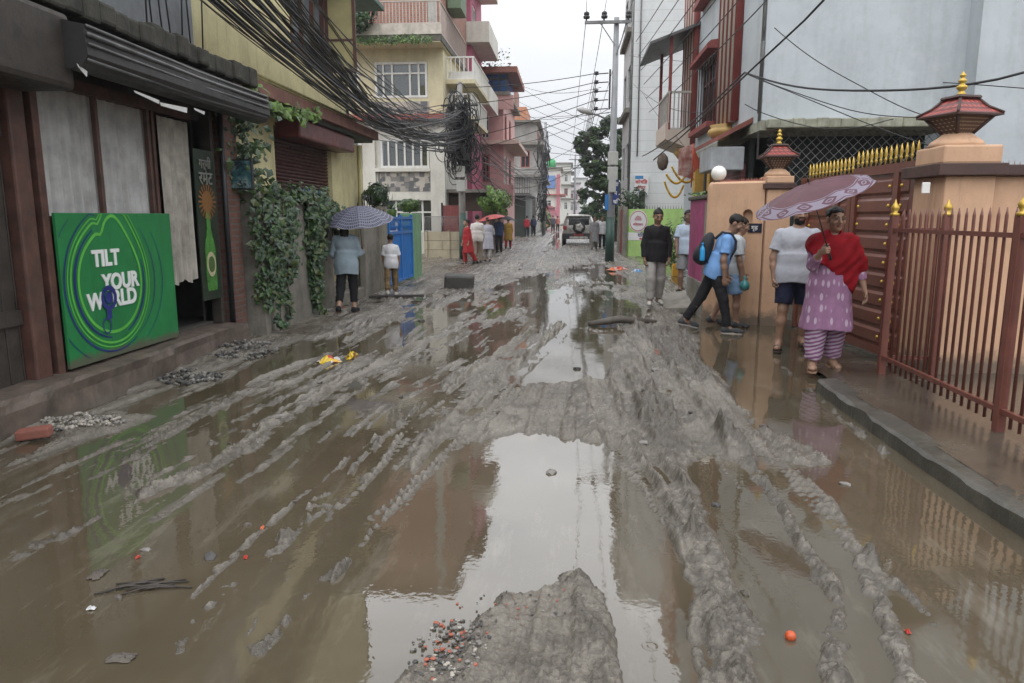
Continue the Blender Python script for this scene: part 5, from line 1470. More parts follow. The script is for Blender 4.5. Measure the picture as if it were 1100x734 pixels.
def striped_house():
    X, Y0, Y1, H = 3.35, 13.6, 20.9, 12.0
    t = thing('striped_house', 'tall pale blue grey house with red striped pilasters above the street', 'house', (6, 17, 0))
    w = MB()
    wy0, wy1 = onx(771, 90, X)[0], onx(753, 90, X)[0]
    wz0 = onx(762, 132, X)[1]; wz1 = onx(762, 58, X)[1]
    wz0, wz1 = 3.6, 5.4
    hz = [(wy0, wy1, 3.75, 5.35), (wy0, wy1, 6.9, 8.6)]
    w.wall_x(X, Y0 + .25, Y1, 3.25, H, .25, hz); w.wall_y(Y0, X, 6.7, 3.26, H, .25); w.wall_y(Y0 - .4, 6.7, 15, 0, H, .25); w.wall_x(6.7, Y0 - .15, Y0 + .2, 0, H, .2)
    w.box((X + .3, Y1, 0), (15, Y1 + .2, H)); w.box((X + .3, Y0 + .3, H - .1), (15, Y1, H))
    w.build('wall', PALEG, t)
    w = MB(); w.wall_x(X + .2, Y0 + 1.2, Y1, 0, 3.1, .2, [(15.6, 19.8, .1, 2.6)]); w.wall_y(Y0 + 1.8, X + .2, 6.7, 0, 3.1, .2); w.build('lower_wall', DARKC, t)
    s = MB(); n = 16
    for k in range(n):
        x0 = X + .05 + (6.65 - X) * k / n; x1 = X + .05 + (6.65 - X) * (k + 1) / n
        s.bbox((x0, Y0 - .25 + random.uniform(-.02, .02), 3.10), (x1 + .01, Y0 + 1.9, 3.255 + random.uniform(-.005, .02)), .02)
    s.box((X - .05, Y0 - .1, 3.08), (X + .4, Y1, 3.24))
    s.build('ledge', M('mossy_pale_ledge', (.30, .30, .24), .85, .3, 5, .5, 25, grime=.7, gcol=(.08, .09, .03)), t)
    # wire net in the dark opening
    f = MB(); x0, x1, z0, z1 = X + .15, 6.6, 1.9, 3.08
    st = .16
    k = -(z1 - z0)
    while k < x1 - x0:
        for sg in (1, -1):
            xa = x0 + k; xb = xa + (z1 - z0)
            za, zb = (z0, z1) if sg > 0 else (z1, z0)
            if xa < x0: za = za + (zb - za) * (x0 - xa) / (xb - xa); xa = x0
            if xb > x1: zb = za + (zb - za) * (x1 - xa) / (xb - xa); xb = x1
            if xb > xa: f.tube([(xa, Y0 + .1, za), (xb, Y0 + .1, zb)], .006, 4)
        k += st
    f.build('wire_net', GREYM, t)
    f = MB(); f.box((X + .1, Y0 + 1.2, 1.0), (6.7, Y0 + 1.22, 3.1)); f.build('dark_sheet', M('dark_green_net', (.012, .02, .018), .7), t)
    # pilasters: upright reeds of alternating colour
    for y0, y1 in ((onx(796, 80, X)[0], onx(776, 80, X)[0]), (onx(750, 80, X)[0], onx(738, 80, X)[0])):
        n = 9; zb = 3.5
        for q in (0, 1):
            m = MB()
            for k in range(n):
                if k % 2 != q: continue
                y = y0 + (y1 - y0) * (k + .5) / n
                m.tube([(X - .04, y, zb), (X - .04, y, H)], (y1 - y0) / n * .52, 8)
            m.build('pilaster', STRIPE_R if q == 0 else STRIPE_W, t)
        m = MB(); m.lathe((X - .02, (y0 + y1) / 2, zb - .3), [(.30, 0), (.36, .08), (.42, .14), (.40, .2), (.34, .24), (.37, .30)], 20); m.build('pilaster_base', M('ochre_stone', (.45, .30, .10), .6, .15), t)
    for a, b_, z0, z1 in hz:
        window_x(t, X + .16, a + .01, b_ - .01, z0 + .01, z1 - .01, M('dark_red_frame', (.12, .04, .035), .5), .06, .1, 2, (z0 + 1.1,), s=-1)
        m = MB(); m.prism([(X - .30, z1), (X - .003, z1), (X - .003, z1 + .20), (X - .22, z1 + .17), (X - .30, z1 + .10)], 'y', a - .15, b_ + .15); m.build('window_hood', STRIPE_R, t); m = MB(); m.box((X - .25, a - .15, z0 - .12), (X - .003, b_ + .15, z0)); m.build('window_sill', STRIPE_R, t)
        g = MB()
        for k in range(7): g.tube([(X - .05, a + (b_ - a) * k / 6, z0), (X - .05, a + (b_ - a) * k / 6, z1)], .012, 4)
        g.build('window_grille', BLACKM, t)
    # projecting balcony and sheet awning at the far end
    ya, yb = Y1 - .3, Y1 + 1.9
    zb = onx(712, 140, 2.7)[1] * 0 + 3.9
    b = MB(); b.prism([(2.55, zb - .25), (X, zb - .55), (X, zb), (2.55, zb)], 'y', ya, yb); b.box((2.55, ya, zb), (2.62, yb, zb + .18)); bo = b.build('balcony', M('pinkish_cream', (.50, .42, .36), .7, .1), t)
    b = MB(); railing_x(b, 2.62, ya, yb, zb + .18, zb + 1.0, 10); railing_y(b, ya + .04, 2.65, X, zb + .0, zb + 1.0, 6); b.build('balcony_rail', M('pale_balcony_rail', (.42, .40, .37), .6, .15, 4, .1, 30, grime=.4), bo)
    b = MB()
    for y in (ya + .05, yb - .05): b.box((2.6, y - .04, zb), (2.68, y + .04, 6.3))
    b.build('balcony_post', STRIPE_R, bo)
    b = MB(); b.wall_x(X + .1, Y1 + .2, yb, 0, 6.5, .2); b.build('wing_wall', PALEG, t)
    b = MB(); b.prism([(2.05, 6.05), (X + .05, 6.55), (X + .05, 6.62), (2.05, 6.12)], 'y', ya - .2, yb + .6)
    b.build('sheet_awning', M('dark_corrugated_sheet', (.10, .10, .10), .5, .25, 3, .8, 20, wave=(1, 6), bd=.03), t)
    # shop canopy and sign box under the striped pilaster
    c = MB(); y0, y1 = 14.2, 17.2
    c.prism([(X - .75, 2.92), (X + .1, 3.35), (X + .1, 3.45), (X - .75, 3.0)], 'y', y0, y1); c.build('shop_canopy', M('dull_red_sheet2', (.20, .06, .045), .6, .25, 4, .2), t)
    c = MB(); c.bbox((X - .72, y0 + .1, 2.45), (X - .1, y0 + 1.3, 2.88), .02); c.build('sign_box', M('grey_sign_box', (.34, .36, .38), .5, .15, 3, .05, 20, grime=.4), t)
    c = MB(); c.wall_x(X - .05, 14.8, 17.5, .1, 2.6, .1); c.build('roller_shutter', M('maroon_slats', (.12, .03, .03), .5, .2, 3, .5, 20, wave=(2, 12)), t)
    for y in (17.6, 19.6): c = MB(); c.box((X - .12, y, 0), (X + .1, y + .35, 2.9)); c.build('yellow_column', M('marigold_paint', (.48, .28, .05), .6, .2, 4, grime=.3), t)
    c = MB()
    for k in range(3): c.tube([(X - .02, 13.65 + .06 * k, 2.6 + .4 * k), (X - .02, 13.66 + .06 * k, 9)], .018, 5)
    c.bbox((X - .04, Y0 + .02, 4.3), (X + .0, Y0 + .2, 4.6), .01); c.bbox((X + .02, Y0 - .05, 5.4), (X + .14, Y0 - .003, 5.75), .01); c.bbox((X + .02, Y0 - .05, 6.8), (X + .14, Y0 - .003, 7.3), .01)
    c.build('meter_boxes', GREYM, t)
    # shop clutter: hanging cloth sign, red pennant, marigold garlands, hanging basket
    m, nt, bs = _nt('faded_shop_cloth')
    tcx = nt.nodes.new('ShaderNodeTexCoord').outputs['Object']
    nt.links.new(ramp(nt, noise(nt, tcx, 6, 4), .4, .62, (.52, .36, .32), (.30, .10, .08)), bs.inputs['Base Color'])
    x0, z0 = ony(728, 192, 17.4); x1, z1 = ony(746, 160, 17.4)
    b = MB(); b.add([(x0, 17.4, z0 + .08), (x1, 17.4, z0 - .02), (x1, 17.38, z1 + .12), (x0, 17.36, z1)], [(0, 1, 2, 3)])
    b.add([(x0, 17.412, z0 + .08), (x1, 17.412, z0 - .02), (x1, 17.392, z1 + .12), (x0, 17.372, z1)], [(3, 2, 1, 0)])
    tag(b.build('cloth_sign', m, loc=(x0, 17.4, z0)), 'faded pink cloth sign hanging in front of the shop', 'sign')
    x0, z0 = ony(742, 186, 15.9); x1, z1 = ony(752, 157, 15.9)
    b = MB(); b.prism([(x0 + .03, z1), (x0 + .06, z0), (x0 + .14, z0 + .1), (x1 + .06, z0 + .02), (x1 - .02, z1 - .25)], 'y', 15.9, 15.905); b.tube([(x0 + .02, 15.9, z0 - .3), (x0 + .03, 15.9, z1 + .05)], .012, 5)
    tag(b.build('pennant', M('orange_red_cloth', (.42, .07, .035), .8, .2, 5), loc=(x0, 15.9, z0)), 'orange red pennant on a thin stick by the striped pilaster', 'flag')
    g = thing('marigold_garland', 'yellow marigold garlands looped across the shop entrance', 'garland', (2.9, 18, 2.2))
    b = MB(); b.smooth = True
    for (pa, pb, sag) in (((716, 188), (738, 186), 10), ((714, 196), (734, 200), 14), ((722, 180), (745, 192), 9)):
        for k in range(26):
            u = k / 25; x, z = ony(pa[0] + (pb[0] - pa[0]) * u, pa[1] + (pb[1] - pa[1]) * u + sag * 4 * u * (1 - u), 18.0)
            bm = bmesh.new(); bmesh.ops.create_icosphere(bm, subdivisions=1, radius=.032); bmesh.ops.translate(bm, verts=bm.verts, vec=(x, 18 + random.uniform(-.02, .02), z)); b.bm(bm)
    b.build('flowers', M('marigold', (.55, .33, .02), .7, .25, 20), g)
    x, z = ony(712, 172, 18.4)
    b = MB(); b.smooth = True; b.lathe((x, 18.4, z - .35), [(.02, .1), (.10, .15), (.14, .3), (.12, .42), (.03, .52)], 12); tag(b.build('dry_gourd_basket', M('dry_straw', (.12, .09, .07), .9, .3, 12, .8), loc=(x, 18.4, z)), 'dusky straw basket hanging at the shop corner', 'basket')
    # white building beyond with the wall sign
    t = thing('white_block', 'tall plain white grey building beyond the striped house', 'building', (7, 38, 0))
    Yb = 31.0; xb = ony(679, 120, Yb)[0]
    w = MB(); w.wall_y(Yb, xb, 12, 0, 16, .3); w.wall_x(xb, Yb + .3, 36.5, 0, 16, .3, [(a, a + 1.4, z, z + 1.5) for a in (32.4, 34.7) for z in (3.2, 6.4, 9.6, 12.8)]); w.box((xb + .3, 36.5, 0), (12, 36.8, 16)); w.box((xb + .3, Yb + .3, 15.8), (12, 36.5, 16))
    w.build('wall', WHITEH, t)
    for a in (32.4, 34.7):
        for z in (3.2, 6.4, 9.6, 12.8): window_x(t, xb + .16, a + .01, a + 1.39, z + .01, z + 1.49, BLACKM, .06, .08, 1, s=-1)
    b = MB()
    for z in (6.0, 9.2, 12.4): b.box((xb - .22, 32.0, z - .1), (xb - .003, 36.4, z + .08))
    b.build('sun_shade', CONC, t)
    b = MB(); b.tube([(xb - .06, Yb + .1, 0), (xb - .06, Yb + .1, 15.8)], .05, 6); b.tube([(xb + .25, Yb - .05, 4), (xb + .25, Yb - .05, 16)], .03, 5); b.build('drain_pipe', GREYM, t)
    s = thing('wall_sign', 'white board with red and blue lettering on the white building', 'sign', (3, 30.9, 2.5))
    x0, z0 = ony(681, 210, 30.9); x1, z1 = ony(697, 188, 30.9)
    b = MB(); b.bbox((x0, 30.9, z0), (x1, 30.95, z1), .006); b.build('board', M('sign_white', (.62, .62, .62), .5, .05), s)
    b = MB(); b.box((x0 + .03, 30.894, z1 - .16), (x0 + .36, 30.898, z1 - .03)); put_text(b, 'शिक्षा', .10, lambda u, v, w: ((x0 + x1) / 2 + u, 30.892 - w, z0 + .10 + v)); b.build('blue_lettering', M('sign_blue', (.05, .22, .45), .5), s)
    b = MB(); put_text(b, 'कोचिङ', .19, lambda u, v, w: ((x0 + x1) / 2 + u, 30.892 - w, z0 + .48 + v), .003); put_text(b, 'सेन्टर', .16, lambda u, v, w: ((x0 + x1) / 2 + u, 30.892 - w, z0 + .27 + v), .003); b.build('red_lettering', M('sign_red', (.50, .03, .04), .5), s)
    b = MB(); x0, z0 = ony(686, 228, 30.6); x1, z1 = ony(693, 208, 30.6); b.box((x0, 30.6, z0), (x1, 30.65, z1)); b.lathe(((x0 + x1) / 2, 30.62, z1), [(.14, 0), (.10, .1), (.02, .14)], 8); tag(b.build('meter_cabinet', DARKC, loc=(x0, 30.6, z0)), 'dark cabinet standing over the lime wall under the white board', 'cabinet')


striped_house()


def lime_wall():
    p0 = Vector((2.25, 29.2)); p1 = Vector((4.6, 27.4)); d = (p1 - p0).normalized(); n = Vector((d.y, -d.x)); L = (p1 - p0).length
    def Q(u, v, z): q = p0 + d * u + n * v; return (q.x, q.y, z)
    def slab(mb, u0, u1, v0, v1, z0, z1):
        vs = [Q(u, v, z) for z in (z0, z1) for u, v in ((u0, v0), (u1, v0), (u1, v1), (u0, v1))]
        mb.add(vs, [(0, 3, 2, 1), (4, 5, 6, 7), (0, 1, 5, 4), (1, 2, 6, 5), (2, 3, 7, 6), (3, 0, 4, 7)])
    t = thing('lime_wall', 'bright lime green wall with a row of spikes behind the man in black', 'wall', (3.4, 28.3, 0))
    b = MB(); slab(b, 0, L, -.15, 0, -.05, 1.86); b.build('panel', M('lime_paint', (.36, .56, .17), .65, .1, 2, .15, 25, grime=.5, gcol=(.14, .18, .08)), t)
    b = MB()
    for k in range(26): q = Q(.05 + k * L / 26, -.07, 1.86); b.tube([q, (q[0], q[1], 2.02)], [.012, .002], 4)
    b.build('spikes', BLACKM, t)
    s = thing('school_sign', 'round white crest sign above a lettered white strip on the lime wall', 'sign', Q(.6, .03, 1.2))
    b = MB(); m = 28; u0, zc, r = .52, 1.40, .42
    vs = [Q(u0 + r * math.cos(6.283 * k / m), .02, zc + r * math.sin(6.283 * k / m)) for k in range(m)]; vs2 = [Q(u0 + r * math.cos(6.283 * k / m), .004, zc + r * math.sin(6.283 * k / m)) for k in range(m)]
    b.add(vs + vs2, [tuple(range(m))] + [(k, (k + 1) % m, m + (k + 1) % m, m + k) for k in range(m)])
    slab(b, .05, L - .3, .004, .012, .66, .96); b.build('board', M('sign_white', (.62, .62, .62)), s, fix=True)
    b = MB()
    for k in range(m):
        vs = [Q(u0 + q * math.cos(6.283 * (k + e) / m), .025, zc + q * math.sin(6.283 * (k + e) / m)) for e in (0, 1) for q in (r * .86, r * .93)]
        b.add(vs, [(0, 1, 3, 2)])
    b.prism([], 'x', 0, 0) if False else None
    for k in range(8):
        a = math.pi * k / 7; vs = [Q(u0, .025, zc + .02), Q(u0 + .16 * math.cos(a - .12), .025, zc + .05 + .16 * math.sin(a - .12)), Q(u0 + .16 * math.cos(a + .12), .025, zc + .05 + .16 * math.sin(a + .12))]; b.add(vs, [(0, 1, 2)])
    put_text(b, 'विद्यालय', .13, lambda u, v, w: Q(u0 + u, .026 + w, zc - .17 + v), .002)
    b.build('crest', M('crest_red', (.42, .06, .12), .5), s)
    b = MB(); put_text(b, 'शिक्षा मन्दिर', .19, lambda u, v, w: Q(1.0 + u, .016 + w, .80 + v), .003); b.build('lettering', M('ink_dark', (.04, .03, .12), .5), s)
    b = MB(); slab(b, .6, 1.9, .016, .02, .69, .75); b.build('red_line', M('sign_red', (.5, .03, .04)), s)
    g = thing('red_gate', 'weathered red sheet gate with a stone post at the end of the lime wall', 'gate', (2.2, 30.5, 0))
    b = MB(); b.box((2.16, 29.3, .05), (2.20, 31.6, 1.85)); b.build('panel', M('weathered_red_sheet', (.24, .05, .045), .5, .25, 3, .4, wave=(1, 4), grime=.4), g)
    b = MB(); b.bbox((2.05, 31.6, 0), (2.4, 31.95, 2.0), .02); b.bbox((2.08, 29.1, 0), (2.26, 29.28, 1.95), .01); b.build('post', CONC, g)
    rng = np.random.default_rng(4)
    def bush(x, y, r, h, n, label, mats, sz=.07, z0=0):
        t = thing('bush', label, 'bush', (x, y, z0)); v = rng.normal(0, 1, (n, 3)); v /= np.linalg.norm(v, axis=1)[:, None]
        q = (.45 + .55 * rng.random(n) ** .5) * (1 + .35 * np.sin(v[:, 0] * 5 + v[:, 2] * 6))
        leaf_cloud([(x + a * r * k, y + b_ * r * k, max(z0 + .05, z0 + h / 2 + c * h / 2 * k), a, b_, c) for (a, b_, c), k in zip(v, q)], sz, mats, 'foliage', t, n)
        s = MB()
        for k in range(5): s.tube([(x, y, z0), (x + r * .4 * rng.normal(), y + r * .3 * rng.normal(), z0 + h * .7)], .012, 4)
        s.build('stem', BARK, t)
    bush(3.0, 20.5, .42, 1.5, 700, 'ragged green bush between the man in black and the man in the polo shirt', LEAF_L)
    bush(2.5, 30.2, .55, 1.0, 500, 'small scrubby bush above the weathered red gate', LEAF_D, .09, 1.7)
    # broken slab, yellow crate, rubble heaps at the foot of the wall
    b = MB(); v0 = [(1.62, 12.5), (2.05, 12.0), (2.12, 13.4), (1.75, 13.8)]
    vs = [(x, y, z) for (x, y), z in zip(v0, (.04, .12, .26, .16))] + [(x, y, z) for (x, y), z in zip(v0, (-.04, .04, .17, .07))]
    b.add(vs, [(0, 1, 2, 3), (7, 6, 5, 4), (0, 4, 5, 1), (1, 5, 6, 2), (2, 6, 7, 3), (3, 7, 4, 0)]); tag(b.build('broken_slab', CONC, loc=(1.8, 13, 0)), 'tilted broken concrete slab beside the foot of the magenta wall', 'slab')
    x, y = gz(728, 297)
    b = MB(); b.bbox((x - .14, y, 0), (x + .14, y + .25, .30), .015); b.bbox((x - .11, y + .03, .30), (x + .11, y + .22, .33), .01); tag(b.build('yellow_crate', M('yellow_plastic', (.50, .27, .02), .45), loc=(x, y, 0)), 'small yellow box on the ground by the far lime wall', 'box')


lime_wall()
# ------------------------------------------------------------------ poles, cables, tree
POLEC = M('grey_pole_paint', (.27, .28, .29), .55, .15, 3, .15, 30, grime=.5, gcol=(.12, .11, .10))
CABLE = M('black_cable', (.016, .016, .017), .5, .2, 6, 0)


def sagline(a, b, sag, n=14, wob=0.):
    a = Vector(a); b = Vector(b); out = []
    ph = random.uniform(0, 6); px = random.uniform(0, 6)
    for k in range(n + 1):
        t = k / n; p = a.lerp(b, t); p.z -= sag * 4 * t * (1 - t)
        if 0 < k < n: p.z += wob * math.sin(ph + t * 9); p.x += wob * math.sin(px + t * 7)
        out.append(p)
    return out


def cable(pts, r, label, group, name='overhead_cable', cat='cable', n=5):
    b = MB(); b.tube(pts, r, n); o = b.build(name, CABLE, loc=tuple(pts[0]))
    tag(o, label, cat, group)
    return o


def utility_poles():
    # right pole with crossarm, insulators, street lamp and boxes
    X, Y = gz(653, 282)
    X += .05
    t = thing('utility_pole', 'tall grey pole with a crossarm of insulators at the right edge of the street', 'pole', (X, Y, 0))
    zt = ony(661, 19, Y)[1]
    b = MB(); b.tube([(X, Y, -.1), (X + .03, Y, 3), (X + .06, Y, zt)], [.15, .125, .085], 14); b.build('shaft', POLEC, t)
    b = MB(); b.tube([(X, Y, 0), (X, Y, 1.55)], [.158, .150], 14); b.build('painted_base', M('dark_green_base', (.014, .050, .038), .5, .3, 5, .1, 30, grime=.5), t)
    za = ony(650, 25, Y)[1]
    xa, xb = ony(628, 25, Y)[0], ony(677, 25, Y)[0]
    b = MB(); b.obox((xa, Y - .12, za), (xb, Y - .12, za), .09, .09); b.obox((xb - .1, Y - .1, za), (X + .08, Y - .1, za - 1.0), .04, .04); b.obox((xa + .5, Y - .1, za), (X, Y - .1, za - .7), .03, .03); co = b.build('crossarm', GREYM, t)
    for x in (xa + .06, X - .35, xb - .06):
        b = MB(); b.lathe((x, Y - .12, za + .045), [(.02, 0), (.02, .06), (.10, .08), (.11, .15), (.06, .17), (.09, .19), (.09, .26), (.03, .30)], 12); b.build('insulator', M('dark_porcelain', (.02, .018, .018), .25), co)
    # rack of shackle insulators on the street side
    b = MB(); xr = X - .12; b.obox((xr, Y - .05, ony(650, 118, Y)[1]), (xr, Y - .05, ony(650, 75, Y)[1]), .06, .05); ro = b.build('wire_rack', BLACKM, t)
    for k in range(5):
        z = ony(650, 79 + 9.5 * k, Y)[1]
        b = MB(); b.tube([(xr - .05, Y - .05, z), (xr - .42, Y - .05, z - .02)], .02, 5); b.lathe((xr - .45, Y - .05, z - .06), [(.03, 0), (.09, .02), (.05, .06), (.09, .10), (.03, .12)], 10); b.build('insulator', M('dark_porcelain', (.02, .018, .018)), ro)
    zl = ony(650, 128, Y)[1]
    b = MB(); b.tube([(X, Y, zl - .1), (X - .5, Y - .05, zl + .12), (X - .75, Y - .08, zl + .18)], .03, 6); lo = b.build('lamp_arm', GREYM, t)
    b = MB(); b.smooth = True
    for k, (dx, dz, r) in enumerate(((-.7, .2, .05), (-.85, .24, .10), (-1.05, .28, .11), (-1.2, .30, .05))): pass
    b.tube([(X - .68, Y - .08, zl + .18), (X - .8, Y - .08, zl + .22), (X - 1.05, Y - .08, zl + .29), (X - 1.22, Y - .08, zl + .32)], [.04, .09, .10, .03], 10); b.build('lamp_head', M('lamp_grey', (.36, .36, .35), .4), lo)
    for py, w in ((171, .17), (187, .17), (200, .12)):
        z = ony(655, py, Y)[1]; b = MB(); b.bbox((X - w + .03, Y - .32, z - .22), (X + w + .03, Y - .13, z + .22), .02); b.build('junction_box', M('pale_box', (.42, .42, .40), .5, .1, 3, .05, 20, grime=.4), t)
    # banners fixed to the pole
    def banner(label, px0, py0, px1, py1, mat, txt):
        x0, z0 = ony(px0, py1, Y - .25); x1, z1 = ony(px1, py0, Y - .25)
        s = thing('pole_banner', label, 'sign', ((x0 + x1) / 2, Y - .25, z0)); b = MB(); b.bbox((x0, Y - .26, z0), (x1, Y - .24, z1), .004); b.build('board', mat, s)
        if not txt: return
        b = MB()
        for k, ch in enumerate(txt): put_text(b, ch, (x1 - x0) * .8, lambda u, v, w, k=k: ((x0 + x1) / 2 + u, Y - .262 - w, z1 - (z1 - z0) * (k + .85) / len(txt) + v), .004)
        b.build('lettering', WHITEP, s)
    banner('tall navy banner with white lettering on the right utility pole', 657.5, 192, 665, 220, M('navy_banner', (.02, .035, .16), .5, .15), ['औ', 'ष', 'धि'])
    banner('small blue plate on the street side of the right utility pole', 649.5, 209, 654, 226, M('blue_plate', (.02, .16, .42), .5, .1), [])
    # left pole and the great knot of cables
    X2, Y2 = gz(496, 280); X2 += .05
    t = thing('utility_pole', 'concrete pole wrapped in a huge knot of cables beside the cream house', 'pole', (X2, Y2, 0))
    b = MB(); b.tube([(X2, Y2, -.1), (X2 - .02, Y2, 3), (X2 - .05, Y2, 6.2)], [.13, .115, .09], 12); b.build('shaft', M('pole_concrete', (.24, .235, .22), .8, .2, 4, .3, 30, grime=.5), t)
    b = MB(); b.tube([(X2, Y2, 0), (X2, Y2, 1.7)], [.136, .128], 12); b.build('painted_base', M('dark_green_base', (.014, .050, .038)), t)
    b = MB()
    for z in (4.9, 5.4): b.obox((X2 - .7, Y2 - .1, z), (X2 + .6, Y2 - .1, z), .06, .06)
    b.build('crossarm', BLACKM, t)
    for py in (200, 185):
        z = ony(497, py, Y2)[1]; b = MB(); b.bbox((X2 - .16, Y2 - .3, z - .2), (X2 + .14, Y2 - .12, z + .2), .02); b.build('junction_box', M('pale_box', (.42, .42, .40)), t)
    # coils
    k_ = thing('cable_coils', 'big dark knot of looped spare cables hanging on the left pole', 'cables', (X2, Y2, 3))
    rr = random.Random(4); b = MB()
    for k in range(135):
        zc = rr.uniform(3.3, 5.3); xc = X2 + rr.gauss(0, .16 + .09 * (zc < 4.6)); yc = Y2 - .12 + rr.gauss(0, .16); rx = rr.uniform(.08, .32); rz = rx * rr.uniform(1.0, 2.8); ph = rr.uniform(0, 6.28); tw = rr.uniform(-.6, .6)
        b.tube([(xc + rx * math.cos(a + ph) * math.cos(tw), yc + rx * .5 * math.sin(a * 2 + ph) + rx * math.cos(a) * math.sin(tw), max(2.7, zc + rz * math.sin(a + ph))) for a in [6.4 * j / 16 for j in range(17)]], rr.uniform(.010, .024), 4)
    b.build('coil', CABLE, k_)['kind'] = 'stuff'
    b = MB()
    for k in range(6):
        z = rr.uniform(3.3, 5.3); x = X2 + rr.gauss(0, .3); b.bbox((x - .10, Y2 - .5, z - .13), (x + .10, Y2 - .35, z + .13), .02)
    b.build('splice_box', BLACKM, k_)['kind'] = 'stuff'
    # another far pole on the left with a dark bundle, one far on the right
    X3, Y3 = ony(584, 245, 62)[0], 62
    t = thing('utility_pole', 'dark far pole thick with hanging cables halfway down the left side', 'pole', (X3, Y3, 0))
    b = MB(); b.tube([(X3, Y3, 0), (X3 + .1, Y3, 9.2)], [.16, .12], 10); b.build('shaft', POLEC, t)
    b = MB()
    for k in range(60):
        z0 = rr.uniform(2, 8.5); x0 = X3 + rr.gauss(0, .22); b.tube([(x0, Y3 - .2, z0), (x0 + rr.gauss(0, .25), Y3 - .25, z0 - rr.uniform(.5, 1.6)), (x0 + rr.gauss(0, .2), Y3 - .2, max(1.2, z0 - rr.uniform(1, 3)))], .035, 4)
    b.build('cable_bundle', CABLE, t)['kind'] = 'stuff'
    X4 = ony(617, 240, 92)[0]
    t = thing('utility_pole', 'thin far pole standing in the gap at the end of the street', 'pole', (X4, 92, 0))
    b = MB(); b.tube([(X4, 92, 0), (X4, 92, 9)], [.15, .1], 10); b.build('shaft', POLEC, t)
    b = MB(); b.obox((X4 - .8, 91.9, 8.4), (X4 + .8, 91.9, 8.4), .1, .1); b.obox((X4 - .6, 91.9, 7.4), (X4 + .6, 91.9, 7.4), .1, .1); b.build('crossarm', GREYM, t)
    return (X, Y, zt, za, xa, xb, xr), (X2, Y2), (X3, Y3)


PR, PL2, PL3 = utility_poles()


